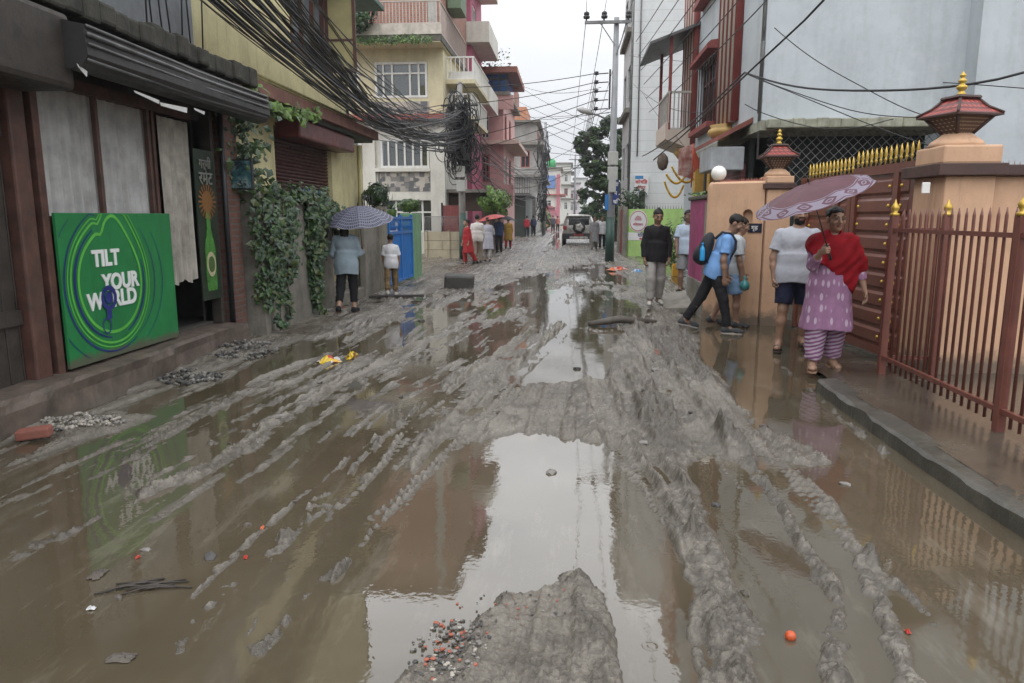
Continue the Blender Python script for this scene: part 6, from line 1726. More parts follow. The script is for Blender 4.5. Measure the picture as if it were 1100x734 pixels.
def cables():
    rr = random.Random(21)
    X2, Y2 = PL2
    G = 'cables of the thick bundle along the left fronts'
    LB = 'black cable in the thick sagging bundle along the left house fronts'
    # four ropes of cables plus loose strands, in front of the yellow house down to the knotted pole
    for k in range(64):
        rope = k % 4
        a0 = (-3.75 + rr.gauss(0, .10), 5.2 + rr.uniform(-.6, .6), 4.25 + .45 * rope + rr.gauss(0, .12))
        mid = (-3.80 + rr.gauss(0, .07) - .02 * rope, 14.2 + rr.uniform(-.5, .5), 3.40 + .13 * rope + rr.gauss(0, .07))
        if k % 9 == 0: mid = (mid[0], mid[1], mid[2] + rr.uniform(.2, .9)); a0 = (a0[0], a0[1], a0[2] + rr.uniform(0, .5))
        end = (X2 + rr.gauss(0, .12), Y2 - .15, 4.4 + rr.uniform(-.5, 1.0))
        p1 = sagline(a0, mid, .12 + rr.gauss(0, .05), 10, .02); p2 = sagline(mid, end, .22 + rr.uniform(-.05, .15), 12, .03)
        cable(p1 + p2[1:], rr.choice((.007, .009, .009, .012, .016)), LB, G)
    G2 = 'cables sagging from the knotted pole'
    for k in range(26):     # from the cream-house side to the pole
        a = (-8.2 + rr.uniform(-1.5, 2), 29.2 + rr.uniform(-2, .4), rr.uniform(4.6, 6.0)); e = (X2, Y2 - .1, rr.uniform(3.6, 5.5))
        cable(sagline(a, e, rr.uniform(.1, .6), 10, .05), rr.choice((.008, .01, .014)), 'dark cable crossing the cream house towards the knotted pole', 'cables across the cream house')
    for k in range(24):     # from the pole onwards down the street
        a = (X2 + rr.gauss(0, .1), Y2, rr.uniform(3.2, 5.4)); e = (PL3[0] + rr.gauss(0, .2), PL3[1], rr.uniform(2.5, 6.0)) if k > 6 else (-3.4, 40 + rr.uniform(0, 3), rr.uniform(2.0, 3.2))
        cable(sagline(a, e, rr.uniform(.2, 1.0), 12, .03), rr.choice((.01, .014, .02)), 'dark cable running on from the knotted pole down the street', G2)
    # rooftop to pole spans across the sky
    X, Y, zt, za, xa, xb, xr = PR
    for k in range(5):
        z = ony(650, 79 + 9.5 * k, Y)[1]
        py = (88, 106, 125, 143, 158)[k]
        e = ony(498, py + 6, 30.5)
        cable(sagline((xr - .45, Y - .05, z), (e[0], 30.5, e[1]), .10, 12), .014, ('topmost', 'second', 'middle', 'fourth', 'lowest')[k] + ' of the five service wires from the right pole rack to the left houses', 'service wires across the sky')
        cable(sagline((xr - .45, Y - .05, z), (X4far(), 92, 7.2 - .3 * k), .6, 12), .014, 'thin wire running from the right pole rack to the far pole', 'wires to the far pole')
    for k in range(14):
        a = ony(rr.uniform(505, 560), rr.uniform(70, 205), 36 + 3 * k); e = ony(rr.uniform(640, 662), rr.uniform(90, 190), 30)
        cable(sagline((a[0], 36 + 3 * k, a[1]), (e[0], 30, e[1]), rr.uniform(.05, .6), 12), .012, 'thin dark wire strung across the street against the sky', 'thin wires across the sky')
    # three line wires on the crossarm: away down the street, and towards the viewer
    for j, x in enumerate((xa + .06, X - .35, xb - .06)):
        nm = ('left', 'middle', 'right')[j]
        cable(sagline((x, Y - .12, za + .3), (X4far() + (-.7, 0, .7)[j], 92, 8.6), .9, 16), .012, nm + ' line wire from the crossarm down the street', 'line wires')
        cable(sagline((x, Y - .12, za + .3), (x + (-.6, -.2, .2)[j], -6, za + .9), .35, 16), .010, nm + ' line wire from the crossarm overhead towards the viewer', 'line wires')
    # service wires along the right houses
    for k in range(6):
        a = (xb + .2 + .1 * k, Y, za - .6 - .45 * k); e = (3.1 + .05 * k, 4.0, 7.4 - .42 * k)
        cable(sagline(a, e, .25, 14), .011, 'taut black wire slanting up from the right pole past the striped house', 'wires along the right houses')
    spec = [((612 + 90, 172), 19.0, (885, 0), 10.0), ((690, 168), 24, (800, 78), 13.3), ((800, 78), 13.3, (1100, 78), 9.0), ((803, 80), 13.3, (1100, 190), 11.0), ((812, 82), 13.3, (1000, 128), 12.5),
            ((680, 90), 29.0, (760, 122), 16.5), ((676, 60), 29.0, (1100, 235 - 140), 12.0), ((832, 30), 13.2, (1000, 125), 12.2), ((800, 112), 13.4, (960, 128), 12.5), ((690, 100), 28, (745, 170), 18.0)]
    for i, (p0, y0, p1, y1) in enumerate(spec):
        a = ony(*p0, y0); e = ony(*p1, y1)
        cable(sagline((a[0], y0, a[1]), (e[0], y1, e[1]), .06 + .1 * (i % 3), 16, .015), .016 if i in (0, 1, 2) else .008, 'loose black wire looping across the pale wall of the striped house', 'wires on the striped house')


def X4far(): return ony(617, 240, 92)[0]


cables()


def street_tree():
    rng = np.random.default_rng(31)
    def tree(label, x, y, h, blobs, n, sz, mats):
        t = thing('street_tree', label, 'tree', (x, y, 0))
        b = MB(); b.tube([(x, y, -.1), (x + .1, y, h * .3), (x - .05, y, h * .55), (x + .1, y, h * .85)], [.18, .14, .10, .04], 8)
        for (cx, cy, cz, r) in blobs: b.tube([(x, y, h * .35), ((x + cx) / 2, (y + cy) / 2, (h * .4 + cz) / 2 + .2), (cx, cy, cz)], [.07, .05, .02], 6)
        b.build('trunk', BARK, t)
        pts = []
        per = n // len(blobs)
        for (cx, cy, cz, r) in blobs:
            ncl = 16
            cl = rng.normal(0, 1, (ncl, 3)); cl /= np.linalg.norm(cl, axis=1)[:, None]; cl *= (r * rng.uniform(.35, 1.0, (ncl, 1)))
            for c in cl:
                m = per // ncl; v = rng.normal(0, 1, (m, 3)); v /= np.linalg.norm(v, axis=1)[:, None]; q = rng.random(m) ** .6 * r * rng.uniform(.22, .42)
                pts += [(cx + c[0] + a * k, cy + c[1] + b_ * k, cz + c[2] + cc * k * .7, a, b_, cc + .4) for (a, b_, cc), k in zip(v, q)]
        leaf_cloud(pts, sz, mats, 'crown', t, 5, flat=.5)
    Y = 46
    def at(px, py, Y=Y): x, z = ony(px, py, Y); return (x, Y, z)
    bl = [(*at(642, 146), .9), (*at(660, 140), .9), (*at(632, 164), .8), (*at(650, 170), 1.0), (*at(668, 172), 1.0), (*at(634, 190), .9), (*at(650, 196), 1.0), (*at(668, 202), 1.1), (*at(636, 214), .8), (*at(652, 222), 1.1), (*at(668, 228), 1.0), (*at(626, 152), .5)]
    tree('feathery dark green tree overhanging the street behind the right pole', at(660, 240)[0], Y, 5.8, [(a_, b2, c_, r_ * 1.15) for a_, b2, c_, r_ in bl], 26000, .12, LEAF_D + LEAF_L[2:] + LEAF_L[:1])
    Y2 = 60
    bl = [(*at(634, 228, Y2), 1.2), (*at(640, 240, Y2), 1.0), (*at(628, 236, Y2), .7)]
    tree('lower dark tree clump beyond the parked car', at(636, 240, Y2)[0], Y2, 2.4, bl, 3500, .16, LEAF_D)
    rng2 = np.random.default_rng(6); pts = []
    x, z = ony(388, 24, 29.0)
    v = rng2.normal(0, 1, (700, 3)); v /= np.linalg.norm(v, axis=1)[:, None]
    o = thing('terrace_shrub', 'leafy shrub hanging at the terrace corner of the cream house', 'shrub', (x, 28.5, z))
    leaf_cloud([(x + a * .6 * q + .5 * (q - .5), 28.5 + b_ * .4, z + c * .45 * q + .3 * a, a, b_, c) for (a, b_, c), q in zip(v, rng2.random(700) ** .5)], .12, LEAF_D, 'foliage', o, 8)
    b = MB(); b.tube([(x - .7, 28.6, z - .6), (x - .2, 28.5, z), (x + .5, 28.5, z + .2)], .03, 5); b.build('stem', BARK, o)
    rng3 = np.random.default_rng(12)
    o = leaf_cloud([(rng3.uniform(-10.5, -5.3), 28.85 + .05 * rng3.normal(), ony(440, 43, 28.9)[1] + .08 * rng3.normal(), 0, -1, .3) for k in range(900)], .07, LEAF_L, 'moss_fringe', None, 3, loc=(-8, 28.9, 8.8)); tag(o, 'green moss fringe along the terrace edge of the cream house', 'moss', kind='stuff')


street_tree()
# ------------------------------------------------------------------ people: signed distance bodies meshed as one surface
def surface_nets(f, lo, hi, h):
    lo = np.asarray(lo, float); n = np.ceil((np.asarray(hi, float) - lo) / h).astype(int) + 2
    ax = [lo[i] + h * np.arange(n[i]) for i in range(3)]
    G = np.stack(np.meshgrid(*ax, indexing='ij'), -1).reshape(-1, 3)
    D = f(G).reshape(n); ins = D < 0
    cs = tuple(n - 1); cnt = np.zeros(cs); pos = np.zeros(cs + (3,))
    edges = []
    for a in range(3):
        s0 = [slice(None)] * 3; s1 = [slice(None)] * 3; s0[a] = slice(0, -1); s1[a] = slice(1, None)
        D0, D1 = D[tuple(s0)], D[tuple(s1)]; cr = ins[tuple(s0)] != ins[tuple(s1)]
        t = np.where(cr, D0 / np.where(cr, D0 - D1, 1), 0)
        idx = np.stack(np.meshgrid(*[np.arange(k) for k in D0.shape], indexing='ij'), -1).astype(float)
        idx[..., a] += t; idx *= cr[..., None]
        b, c = [k for k in range(3) if k != a]
        for db in (0, 1):
            for dc in (0, 1):
                sl = [slice(None)] * 3; sl[b] = slice(db, db + n[b] - 1); sl[c] = slice(dc, dc + n[c] - 1)
                cnt += cr[tuple(sl)]; pos += idx[tuple(sl)]
        edges.append((a, b, c, cr, ins[tuple(s0)]))
    act = cnt > 0; vid = -np.ones(cs, int); vid[act] = np.arange(act.sum())
    V = lo + h * pos[act] / cnt[act][:, None]
    F = []
    for a, b, c, cr, inn in edges:
        sl = [slice(None)] * 3; sl[b] = slice(1, n[b] - 1); sl[c] = slice(1, n[c] - 1)
        q = np.argwhere(cr[tuple(sl)]); 
        if not len(q): continue
        q[:, b] += 1; q[:, c] += 1
        o = inn[q[:, 0], q[:, 1], q[:, 2]]
        def g(db, dc):
            r = q.copy(); r[:, b] += db; r[:, c] += dc
            return vid[r[:, 0], r[:, 1], r[:, 2]]
        A = np.stack([g(-1, -1), g(0, -1), g(0, 0), g(-1, 0)], 1)
        flip = o if a != 1 else ~o
        A[~flip] = A[~flip][:, ::-1]
        F.append(A)
    return V, np.concatenate(F) if F else np.zeros((0, 4), int)


def d_cone(P, a, b, ra, rb):
    a = np.asarray(a, float); b = np.asarray(b, float); ab = b - a
    t = np.clip(((P - a) @ ab) / (ab @ ab + 1e-12), 0, 1)
    return np.linalg.norm(P - a - t[:, None] * ab, axis=1) - (ra + (rb - ra) * t)


def d_ell(P, c, r, M_=None):
    q = P - np.asarray(c, float)
    if M_ is not None: q = q @ M_
    r = np.asarray(r, float)
    k0 = np.linalg.norm(q / r, axis=1); k1 = np.linalg.norm(q / (r * r), axis=1)
    return k0 * (k0 - 1) / (k1 + 1e-9)


def smin(a, b, k):
    h = np.maximum(k - np.abs(a - b), 0) / k
    return np.minimum(a, b) - h * h * k * .25


def prims_sdf(P, prims, k=.03):
    d = None
    for p in prims:
        e = d_cone(P, *p[1:]) if p[0] == 'c' else d_ell(P, *p[1:])
        d = e if d is None else smin(d, e, p[-1] if False else k)
    return d


def bounds(prims, m):
    lo = np.full(3, 1e9); hi = np.full(3, -1e9)
    for p in prims:
        if p[0] == 'c':
            for c, r in ((p[1], p[3]), (p[2], p[4])): lo = np.minimum(lo, np.array(c) - r); hi = np.maximum(hi, np.array(c) + r)
        else:
            r = max(p[2]); lo = np.minimum(lo, np.array(p[1]) - r); hi = np.maximum(hi, np.array(p[1]) + r)
    return lo - m, hi + m


def nrm(v):
    v = np.asarray(v, float); return v / (np.linalg.norm(v) + 1e-12)


def cloth_mat(name, col, rough=.85, var=.12, pattern=None):
    if name in MATS: return MATS[name]
    m, nt, b = _nt(name)
    tc = nt.nodes.new('ShaderNodeTexCoord').outputs['Object']
    c = ramp(nt, noise(nt, tc, 7, 5), .3, .7, tuple(x * (1 - var) for x in col), tuple(x * (1 + var) for x in col))
    if pattern: c = pattern(nt, tc, c)
    nt.links.new(c, b.inputs['Base Color']); b.inputs['Roughness'].default_value = rough
    b.inputs['Specular IOR Level'].default_value = .2
    bumpn(nt, b, math_(nt, 'ADD', noise(nt, tc, 26, 3), math_(nt, 'MULTIPLY', noise(nt, tc, 220, 2), .3)), .35, .01)
    MATS[name] = m
    return m


def skin_mat(name, col):
    if name in MATS: return MATS[name]
    m, nt, b = _nt(name)
    tc = nt.nodes.new('ShaderNodeTexCoord').outputs['Object']
    nt.links.new(ramp(nt, noise(nt, tc, 16, 4), .3, .7, tuple(x * .86 for x in col), tuple(x * 1.12 for x in col)), b.inputs['Base Color'])
    b.inputs['Roughness'].default_value = .5; b.inputs['Subsurface Weight'].default_value = .08; b.inputs['Subsurface Radius'].default_value = (.01, .004, .002)
    MATS[name] = m
    return m


HAIRM = cloth_mat('black_hair', (.012, .010, .009), .45, .3)
LIPM = skin_mat('lips', (.22, .085, .07)); EYEW = skin_mat('eye_white', (.30, .27, .245)); EYED = M('eye_dark', (.015, .012, .01), .2, 0, 3, 0)


def person(label, pos, heading, height=1.68, skin=(.27, .155, .10), lean=5, side=0, legs=((12, 14), (-12, 20)), arms=(((8, 10), (18, 4)), ((-6, 10), (14, 4))),
           head=(0, 0), hair='short', beard=False, build=1.0, shirt=None, bottom=None, shoes=None, detail=1, curl=(35, 35), hand_dirs=(None, None), group=None, mid=None):
    """legs: (thigh forward, knee flex) for +x and -x; arms: ((pitch, abduction), (forearm pitch, forearm inward)); shirt / bottom: dictionaries."""
    w = build
    hb = {1: .013, 2: .02, 3: .03}[detail]; hf = {1: .0045, 2: .008, 3: .014}[detail]
    L = R(lean); Sd = R(side)
    u = nrm((math.sin(Sd), math.sin(L) * math.cos(Sd), math.cos(L) * math.cos(Sd))); xr = nrm(np.array((1, 0, 0)) - u * u[0]); fw = np.cross(u, xr)
    MT = np.stack([xr, fw, u], 1)
    J = {}
    hips = [np.array((s * .088, 0, 0.)) for s in (1, -1)]
    for i, s in enumerate((1, -1)):
        a, b = R(legs[i][0]), R(legs[i][1]); sp = legs[i][2] if len(legs[i]) > 2 else 0
        d1 = nrm((s * math.sin(R(2 + sp)), math.sin(a), -math.cos(a))); d2 = nrm((s * math.sin(R(sp)), math.sin(a - b), -math.cos(a - b)))
        kn = hips[i] + d1 * .43; an = kn + d2 * .405
        J['knee', i] = kn; J['ank', i] = an
        pf = max(0, b - a) * .55 if (a - b) < -.25 else 0
        J['toe', i] = an + np.array((s * .035, .17 * math.cos(pf), -.045 - .16 * math.sin(pf))); J['heel', i] = an + np.array((0, -.045, -.045))
    low = min(min(J['toe', i][2], J['heel', i][2]) for i in (0, 1)) - .03
    off = np.array((0, 0, -low))
    hips = [h + off for h in hips]
    for k in list(J): J[k] = J[k] + off
    pel = off.copy(); T = lambda x, y, z: pel + xr * x + fw * y + u * z
    neck = T(0, -.005, .535); 
    for i, s in enumerate((1, -1)):
        J['sh', i] = T(s * .166 * w ** .5, -.005, .452)
        (p, q), (p2, q2) = arms[i]
        p, q, p2, q2 = R(p), R(q), R(p2), R(q2)
        d1 = nrm((s * math.sin(q), math.sin(p) * math.cos(q), -math.cos(p) * math.cos(q))); d2 = nrm((-s * math.sin(q2), math.sin(p2) * math.cos(q2), -math.cos(p2) * math.cos(q2)))
        J['el', i] = J['sh', i] + d1 * .285; J['wr', i] = J['el', i] + d2 * .25; J['fd', i] = d2
    hp, hy = R(head[0]) + L * .5, R(head[1])       # pitch down, turn
    hf_ = np.array((-math.sin(hy) * math.cos(hp), math.cos(hy) * math.cos(hp), -math.sin(hp))); hx = nrm(np.cross(hf_, (0, 0, 1))); hu = np.cross(hx, hf_)
    MH = np.stack([hx, hf_, hu], 1); hc = neck + nrm(u * .6 + hu * .4) * .158 + hf_ * .02
    # ---- skin body
    body = [('e', T(0, 0, .02), (.155 * w, .115 * w, .13), MT), ('e', T(0, .01 * w, .20), (.140 * w, .105 * w, .18), MT), ('e', T(0, 0, .37), (.165 * w ** .7, .112 * w, .17), MT), ('c', T(-.13, -.012, .450), T(0, -.012, .485), .050, .058), ('c', T(.13, -.012, .450), T(0, -.012, .485), .050, .058)]
    for i in (0, 1):
        body += [('c', hips[i], J['knee', i], .088 * w, .056), ('c', J['knee', i], J['knee', i] * .62 + J['ank', i] * .38, .054, .056), ('c', J['knee', i] * .62 + J['ank', i] * .38, J['ank', i], .056, .036),
                 ('c', J['heel', i], J['toe', i], .034, .020), ('c', J['ank', i], J['heel', i], .036, .034), ('c', J['toe', i] + np.array((-.022, -.03, -.004)), J['toe', i] + np.array((.022, -.02, -.004)), .020, .018), ('c', J['ank', i], J['toe', i] * .6 + J['heel', i] * .4, .034, .030),
                 ('c', J['sh', i], J['el', i], .052 * w ** .5, .041), ('c', J['el', i], J['el', i] * .6 + J['wr', i] * .4, .041, .039), ('c', J['el', i] * .6 + J['wr', i] * .4, J['wr', i] + J['fd', i] * .01, .039, .026)]
    body += [('c', T(0, -.01, .48), hc - hu * .06, .058 * w ** .5, .052)]
    V, F = surface_nets(lambda P: prims_sdf(P, body, .035), *bounds(body, .05), hb)
    Vs = [V]; Fs = [F]; MI = [np.zeros(len(F), int)]; nv = len(V)
    # ---- head
    def q_(x, y, z): return hc + hx * x + hf_ * y + hu * z
    def fhead(P):
        q = (P - hc) @ MH / HS
        d = smin(d_ell(q, (0, -.012, .028), (.074, .092, .088)), d_ell(q, (0, .022, -.045), (.056, .062, .068)), .03)
        d = smin(d, d_ell(q, (0, .055, -.088), (.026, .026, .022)), .03)
        d = smin(d, d_cone(q, (0, .082, .018), (0, .103, -.022), .009, .014), .014)
        for s in (-1, 1):
            d = smin(d, d_ell(q, (s * .014, .092, -.024), (.010, .010, .008)), .008)
            d = smin(d, d_ell(q, (s * .030, .080, .034), (.024, .010, .008)), .012)
            d = np.maximum(d, -d_ell(q, (s * .032, .100, .014), (.019, .016, .011))); d = smin(d, d_ell(q, (s * .032, .074, .013), (.015, .014, .012)), .003)
            d = smin(d, d_ell(q, (s * .045, .058, -.02), (.022, .02, .02)), .03)
            d = smin(d, d_ell(q, (s * .077, -.012, -.005), (.010, .020, .031)), .008)
        d = smin(d, d_ell(q, (0, .082, -.048), (.024, .012, .0065)), .006); d = smin(d, d_ell(q, (0, .081, -.060), (.020, .012, .007)), .006)
        d = smin(d, d_cone(P, T(0, -.01, .50), hc - hu * .05, .056 * w ** .5, .050), .03)
        return np.maximum(d, -(((P - hc) @ hu) + .17))
    V, F = surface_nets(fhead, hc - .19, hc + .17, hf)
    cq = (V[F].mean(1) - hc) @ MH / HS
    mi = np.zeros(len(F), int); ax_ = np.abs(cq[:, 0])
    mi[(np.abs(ax_ - .032) < .014) & (np.abs(cq[:, 2] - .013) < .0055) & (cq[:, 1] > .06)] = 2
    mi[(np.abs(ax_ - .032) < .0075) & (np.abs(cq[:, 2] - .013) < .0075) & (cq[:, 1] > .06)] = 1
    mi[(ax_ > .014) & (ax_ < .050) & (np.abs(cq[:, 2] - .037 - .004 * (ax_ > .03)) < .0042) & (cq[:, 1] > .055)] = 3
    mi[(ax_ < .024) & (np.abs(cq[:, 2] + .054) < .011) & (cq[:, 1] > .07)] = 4
    if beard: mi[(cq[:, 2] < -.046 - .35 * (.06 - cq[:, 1]) * (cq[:, 1] < .06)) & (cq[:, 2] > -.115) & (cq[:, 1] > .01) & (mi != 4)] = 3
    if beard: mi[(ax_ < .03) & (np.abs(cq[:, 2] + .038) < .006) & (cq[:, 1] > .06)] = 3
    Vs.append(V); Fs.append(F + nv); MI.append(mi); nv += len(V)
    # ---- hands with five fingers
    hold = {}
    for i, s in enumerate((1, -1)):
        d = nrm(hand_dirs[i][0]) if hand_dirs[i] else J['fd', i]; th = np.array(hand_dirs[i][1], float) if hand_dirs[i] else np.array((0, 1., .2))
        sd = nrm(th - d * (th @ d)); n = np.cross(d, sd); 
        if n[0] * s > 0: n = -n
        if hand_dirs[i] and len(hand_dirs[i]) > 2: n = nrm(hand_dirs[i][2]); n = nrm(n - d * (n @ d) - sd * (n @ sd))
        wr = J['wr', i]; MHd = np.stack([sd, d, n], 1)
        pr = [('e', wr + d * .045, (.040, .055, .019), MHd), ('c', wr - d * .02, wr + d * .02, .025, .024)]
        for k, (o, ln) in enumerate(((.029, .068), (.010, .078), (-.010, .072), (-.028, .055))):
            p = wr + d * (.088 - .004 * abs(k - 1)) + sd * o; ang = 0; r0 = .0092
            for seg in (.45, .32, .23):
                ang += R(curl[i] * (1.0 if seg > .3 else .8)); dd = d * math.cos(ang) + n * math.sin(ang); p2 = p + dd * ln * seg; pr.append(('c', p, p2, r0, r0 * .9)); p = p2; r0 *= .9
        tb = wr + d * .025 + sd * .030; t1 = tb + nrm(d * .6 + sd * .65 + n * .25) * .042; t2 = t1 + nrm(d * .75 + sd * .1 + n * (.3 + curl[i] / 90)) * .032
        pr += [('c', tb, t1, .014, .011), ('c', t1, t2, .011, .008)]
        V, F = surface_nets(lambda P: prims_sdf(P, pr, .006), *bounds(pr, .012), hf)
        Vs.append(V); Fs.append(F + nv); MI.append(np.zeros(len(F), int)); nv += len(V)
        hold[i] = wr + d * .075 + n * .028
    S = height / 1.735
    root = np_mesh('person', np.concatenate(Vs) * S, np.concatenate(Fs), [skin_mat('skin_%d' % int(skin[0] * 100), skin), EYED, EYEW, HAIRM, LIPM], mi=np.concatenate(MI))
    root.location = pos; root.rotation_euler = (0, 0, R(heading)); tag(root, label, 'person', group)
    # ---- hair
    if hair:
        def fhair(P):
            q = (P - hc) @ MH / HS; nz = vnoise3(q + 5, 60) * .006 + vnoise3(q, 25) * .006
            d = d_ell(q, (0, -.017, .035), (.080, .097, .0895)) + nz
            ax2 = np.abs(q[:, 0])
            # hairline: high over the brow, back behind the temples, a sideburn in front of the ear, low nape
            line = np.where(q[:, 2] > .060, .052 + (q[:, 2] - .060) * 1.3 - .15 * np.maximum(0, ax2 - .045), .030 - .25 * (.06 - q[:, 2]).clip(0, .06))
            d = np.maximum(d, q[:, 1] - line - .006 * vnoise3(q, 45))
            low = np.where(q[:, 1] > .004, -.012, np.where(q[:, 1] > -.034, .008, -.062))
            d = np.maximum(d, low - q[:, 2])
            if hair == 'bun': d = smin(d, d_ell(q, (0, -.11, .055), (.048, .042, .045)) + nz, .012)
            if hair == 'long': d = smin(d, d_ell(q, (0, -.085, -.11), (.075, .032, .20)) + nz, .03)
            if hair == 'topknot': d = smin(d, d_ell(q, (0, -.025, .122), (.024, .028, .024)) + nz, .02)
            return d
        V, F = surface_nets(fhair, hc - np.array((.15, .2, .36 if hair == 'long' else .15)), hc + np.array((.15, .2, .2)), max(hf, .006))
        np_mesh('hair', V * S, F, HAIRM, root)
    # ---- clothes
    if shirt:
        t = shirt.get('fit', 0.018); sl = shirt.get('sleeve', .5)
        pr = [('e', T(0, 0, .02), ((.162 * w + t), .118 * w + t, .17), MT), ('e', T(0, .012 * w, .20), (.146 * w + t, .112 * w + t, .20), MT), ('e', T(0, .0, .36), (.168 * w ** .7 + t, .118 * w + t, .19), MT), ('c', T(-.135, -.012, .448), T(0, -.012, .482), .050 + t * .4, .058 + t * .4), ('c', T(.135, -.012, .448), T(0, -.012, .482), .050 + t * .4, .058 + t * .4)]
        arms_ = []
        for i in (0, 1):
            a, b, c = J['sh', i], J['el', i], J['wr', i]
            tt = t + .004
            if sl <= .55:
                e = a + (b - a) * (sl / .5); arms_.append(([('c', a, e, .055 * w ** .5 + tt * .4, .050 * w ** .5 + tt * 1.1)], a + (e - a) * .96, nrm(e - a)))
            else:
                e = b + (c - b) * ((sl - .5) / .5); arms_.append(([('c', a, b, .054 * w ** .5 + tt * .4, .042 + tt * .6), ('c', b, e, .042 + tt * .6, .034 + tt * .6)], e - nrm(e - b) * .01, nrm(e - b)))
        hem = shirt.get('hem', -.10)
        def fshirt(P):
            d = prims_sdf(P, pr, .03)
            q = (P - pel) @ MT
            d = d + .009 * (.5 - np.abs(vnoise3(P * np.array((1.2, 1.2, .8)) + .3 * P[:, [2, 0, 1]], 9)) * 2) * .8 + .004 * vnoise3(P, 30)
            if True:             # the skirt of the shirt or kurta
                zz = np.clip((.10 - q[:, 2]) / (.10 - hem), 0, 1); fl = shirt.get('flare', .06 if hem < -.2 else .004)
                z2 = np.clip((.20 - q[:, 2]) / .20, 0, 1); rx = (.140 + .026 * z2) * w + t + fl * zz; ry = (.110 + .016 * z2) * w + t + fl * .8 * zz
                ang = np.arctan2(q[:, 0], q[:, 1]); kk = 1. if hem < -.2 else .35; k = 1 + kk * (.05 * zz * np.sin(ang * 7 + 1) + .03 * zz * np.sin(ang * 12))
                e = (np.sqrt((q[:, 0] / (rx * k)) ** 2 + ((q[:, 1] - .02 * zz) / (ry * k)) ** 2) - 1) * ry
                e = np.maximum(e, q[:, 2] - .20); d = smin(d, e, .09)
            d = np.maximum(d, hem + .012 * np.sin(q[:, 0] * 14 + 1) - q[:, 2])
            d = np.maximum(d, -d_ell(q, (0, .045, .560), (.070, .085, .055)))
            for q_p, o, n in arms_: d = smin(d, np.maximum(prims_sdf(P, q_p, .02) + .006 * vnoise3(P, 24), (P - o) @ n), .02)
            return d
        lo, hi = bounds(pr + [e_ for q_p, o, n in arms_ for e_ in q_p], .05); lo[2] = min(lo[2], (pel[2] + hem - .05)); lo[:2] -= .08 * (hem < -.12); hi[:2] += .08 * (hem < -.12)
        V, F = surface_nets(fshirt, lo, hi, hb * .85)
        np_mesh(shirt.get('name', 'shirt'), V * S, F, shirt['mat'], root)
        if shirt.get('collar'):
            pr2 = [('e', T(0, -.003, .515), (.066, .060, .034), MT)]
            V, F = surface_nets(lambda P: np.maximum(prims_sdf(P, pr2), -d_ell((P - pel) @ MT, (0, .06, .55), (.035, .06, .06))), *bounds(pr2, .03), hf * 1.6); np_mesh('collar', V * S, F, shirt['mat'], root)
        if shirt.get('shawl'):
            pr3 = [('e', T(0, .01, .28), (.205 * w, .165 * w, .26), MT), ('c', T(-.15, 0, .445), T(0, 0, .475), .085, .09), ('c', T(.15, 0, .445), T(0, 0, .475), .085, .09), ('c', T(0, -.02, .48), T(0, .0, .525), .085, .075)]
            for i, s in enumerate((1, -1)):
                a, b = J['sh', i], J['el', i]; pr3.append(('c', a, a + (b - a) * .9, .082, .088))
            bt = nrm(np.array((0, 0, -1.))); s_ = -1
            pr3.append(('e', T(-.13, .03, .08), (.13, .12, .24), MT))
            def fsh(P):
                q = (P - pel) @ MT
                fold = .006 * np.sin((q[:, 0] * .8 + q[:, 2] * 1.0) * 46 + 4 * vnoise3(P, 6)) + .005 * vnoise3(P, 20) - .008
                d = prims_sdf(P, pr3, .05) + fold
                d = np.maximum(d, (.115 + q[:, 0] * .95 + .02 * np.sin(q[:, 0] * 25)) - q[:, 2])
                d = np.maximum(d, -d_ell(q, (0, .075, .58), (.055, .07, .05)))
                return d
            lo, hi = bounds(pr3, .05); V, F = surface_nets(fsh, lo, hi, hb * .8); np_mesh('shawl', V * S, F, shirt['shawl'], root)
    if bottom:
        ln = bottom.get('length', .96); lo_ = bottom.get('loose', .02); pr = [('e', T(0, -.005, .0), (.158 * w + .012, .118 * w + .014, .14), MT)]; legs_ = []
        for i in (0, 1):
            h, k, a = hips[i], J['knee', i], J['ank', i]
            if ln <= .5:
                e = h + (k - h) * (ln / .5); legs_.append(([('c', h, e, .092 * w + .012, .066 + lo_ * 1.6)], e - nrm(e - h) * .01, nrm(e - h)))
            else:
                e = k + (a - k) * ((ln - .5) / .5); legs_.append(([('c', h, k, .092 * w + .010, .062 + lo_), ('c', k, e, .062 + lo_, .046 + lo_ * bottom.get('cuff', 1.))], e - nrm(e - k) * .005, nrm(e - k)))
        def ftr(P):
            d = prims_sdf(P, pr, .02)
            for q_p, o, n in legs_: d = smin(d, np.maximum(prims_sdf(P, q_p, .02), (P - o) @ n), .02)
            d = d + .008 * vnoise3(P * np.array((1, 1, 1.6)), 13) + .006 * (.3 - np.abs(vnoise3(P * np.array((1, 1, 2.4)), 20))) * (1 + 20 * max(0, lo_ - .02))
            return np.maximum(d, ((P - pel) @ u) - .12)
        V, F = surface_nets(ftr, *bounds(pr + [e_ for q_p, o, n in legs_ for e_ in q_p], .05), hb * .85); np_mesh(bottom.get('name', 'trousers'), V * S, F, bottom['mat'], root)
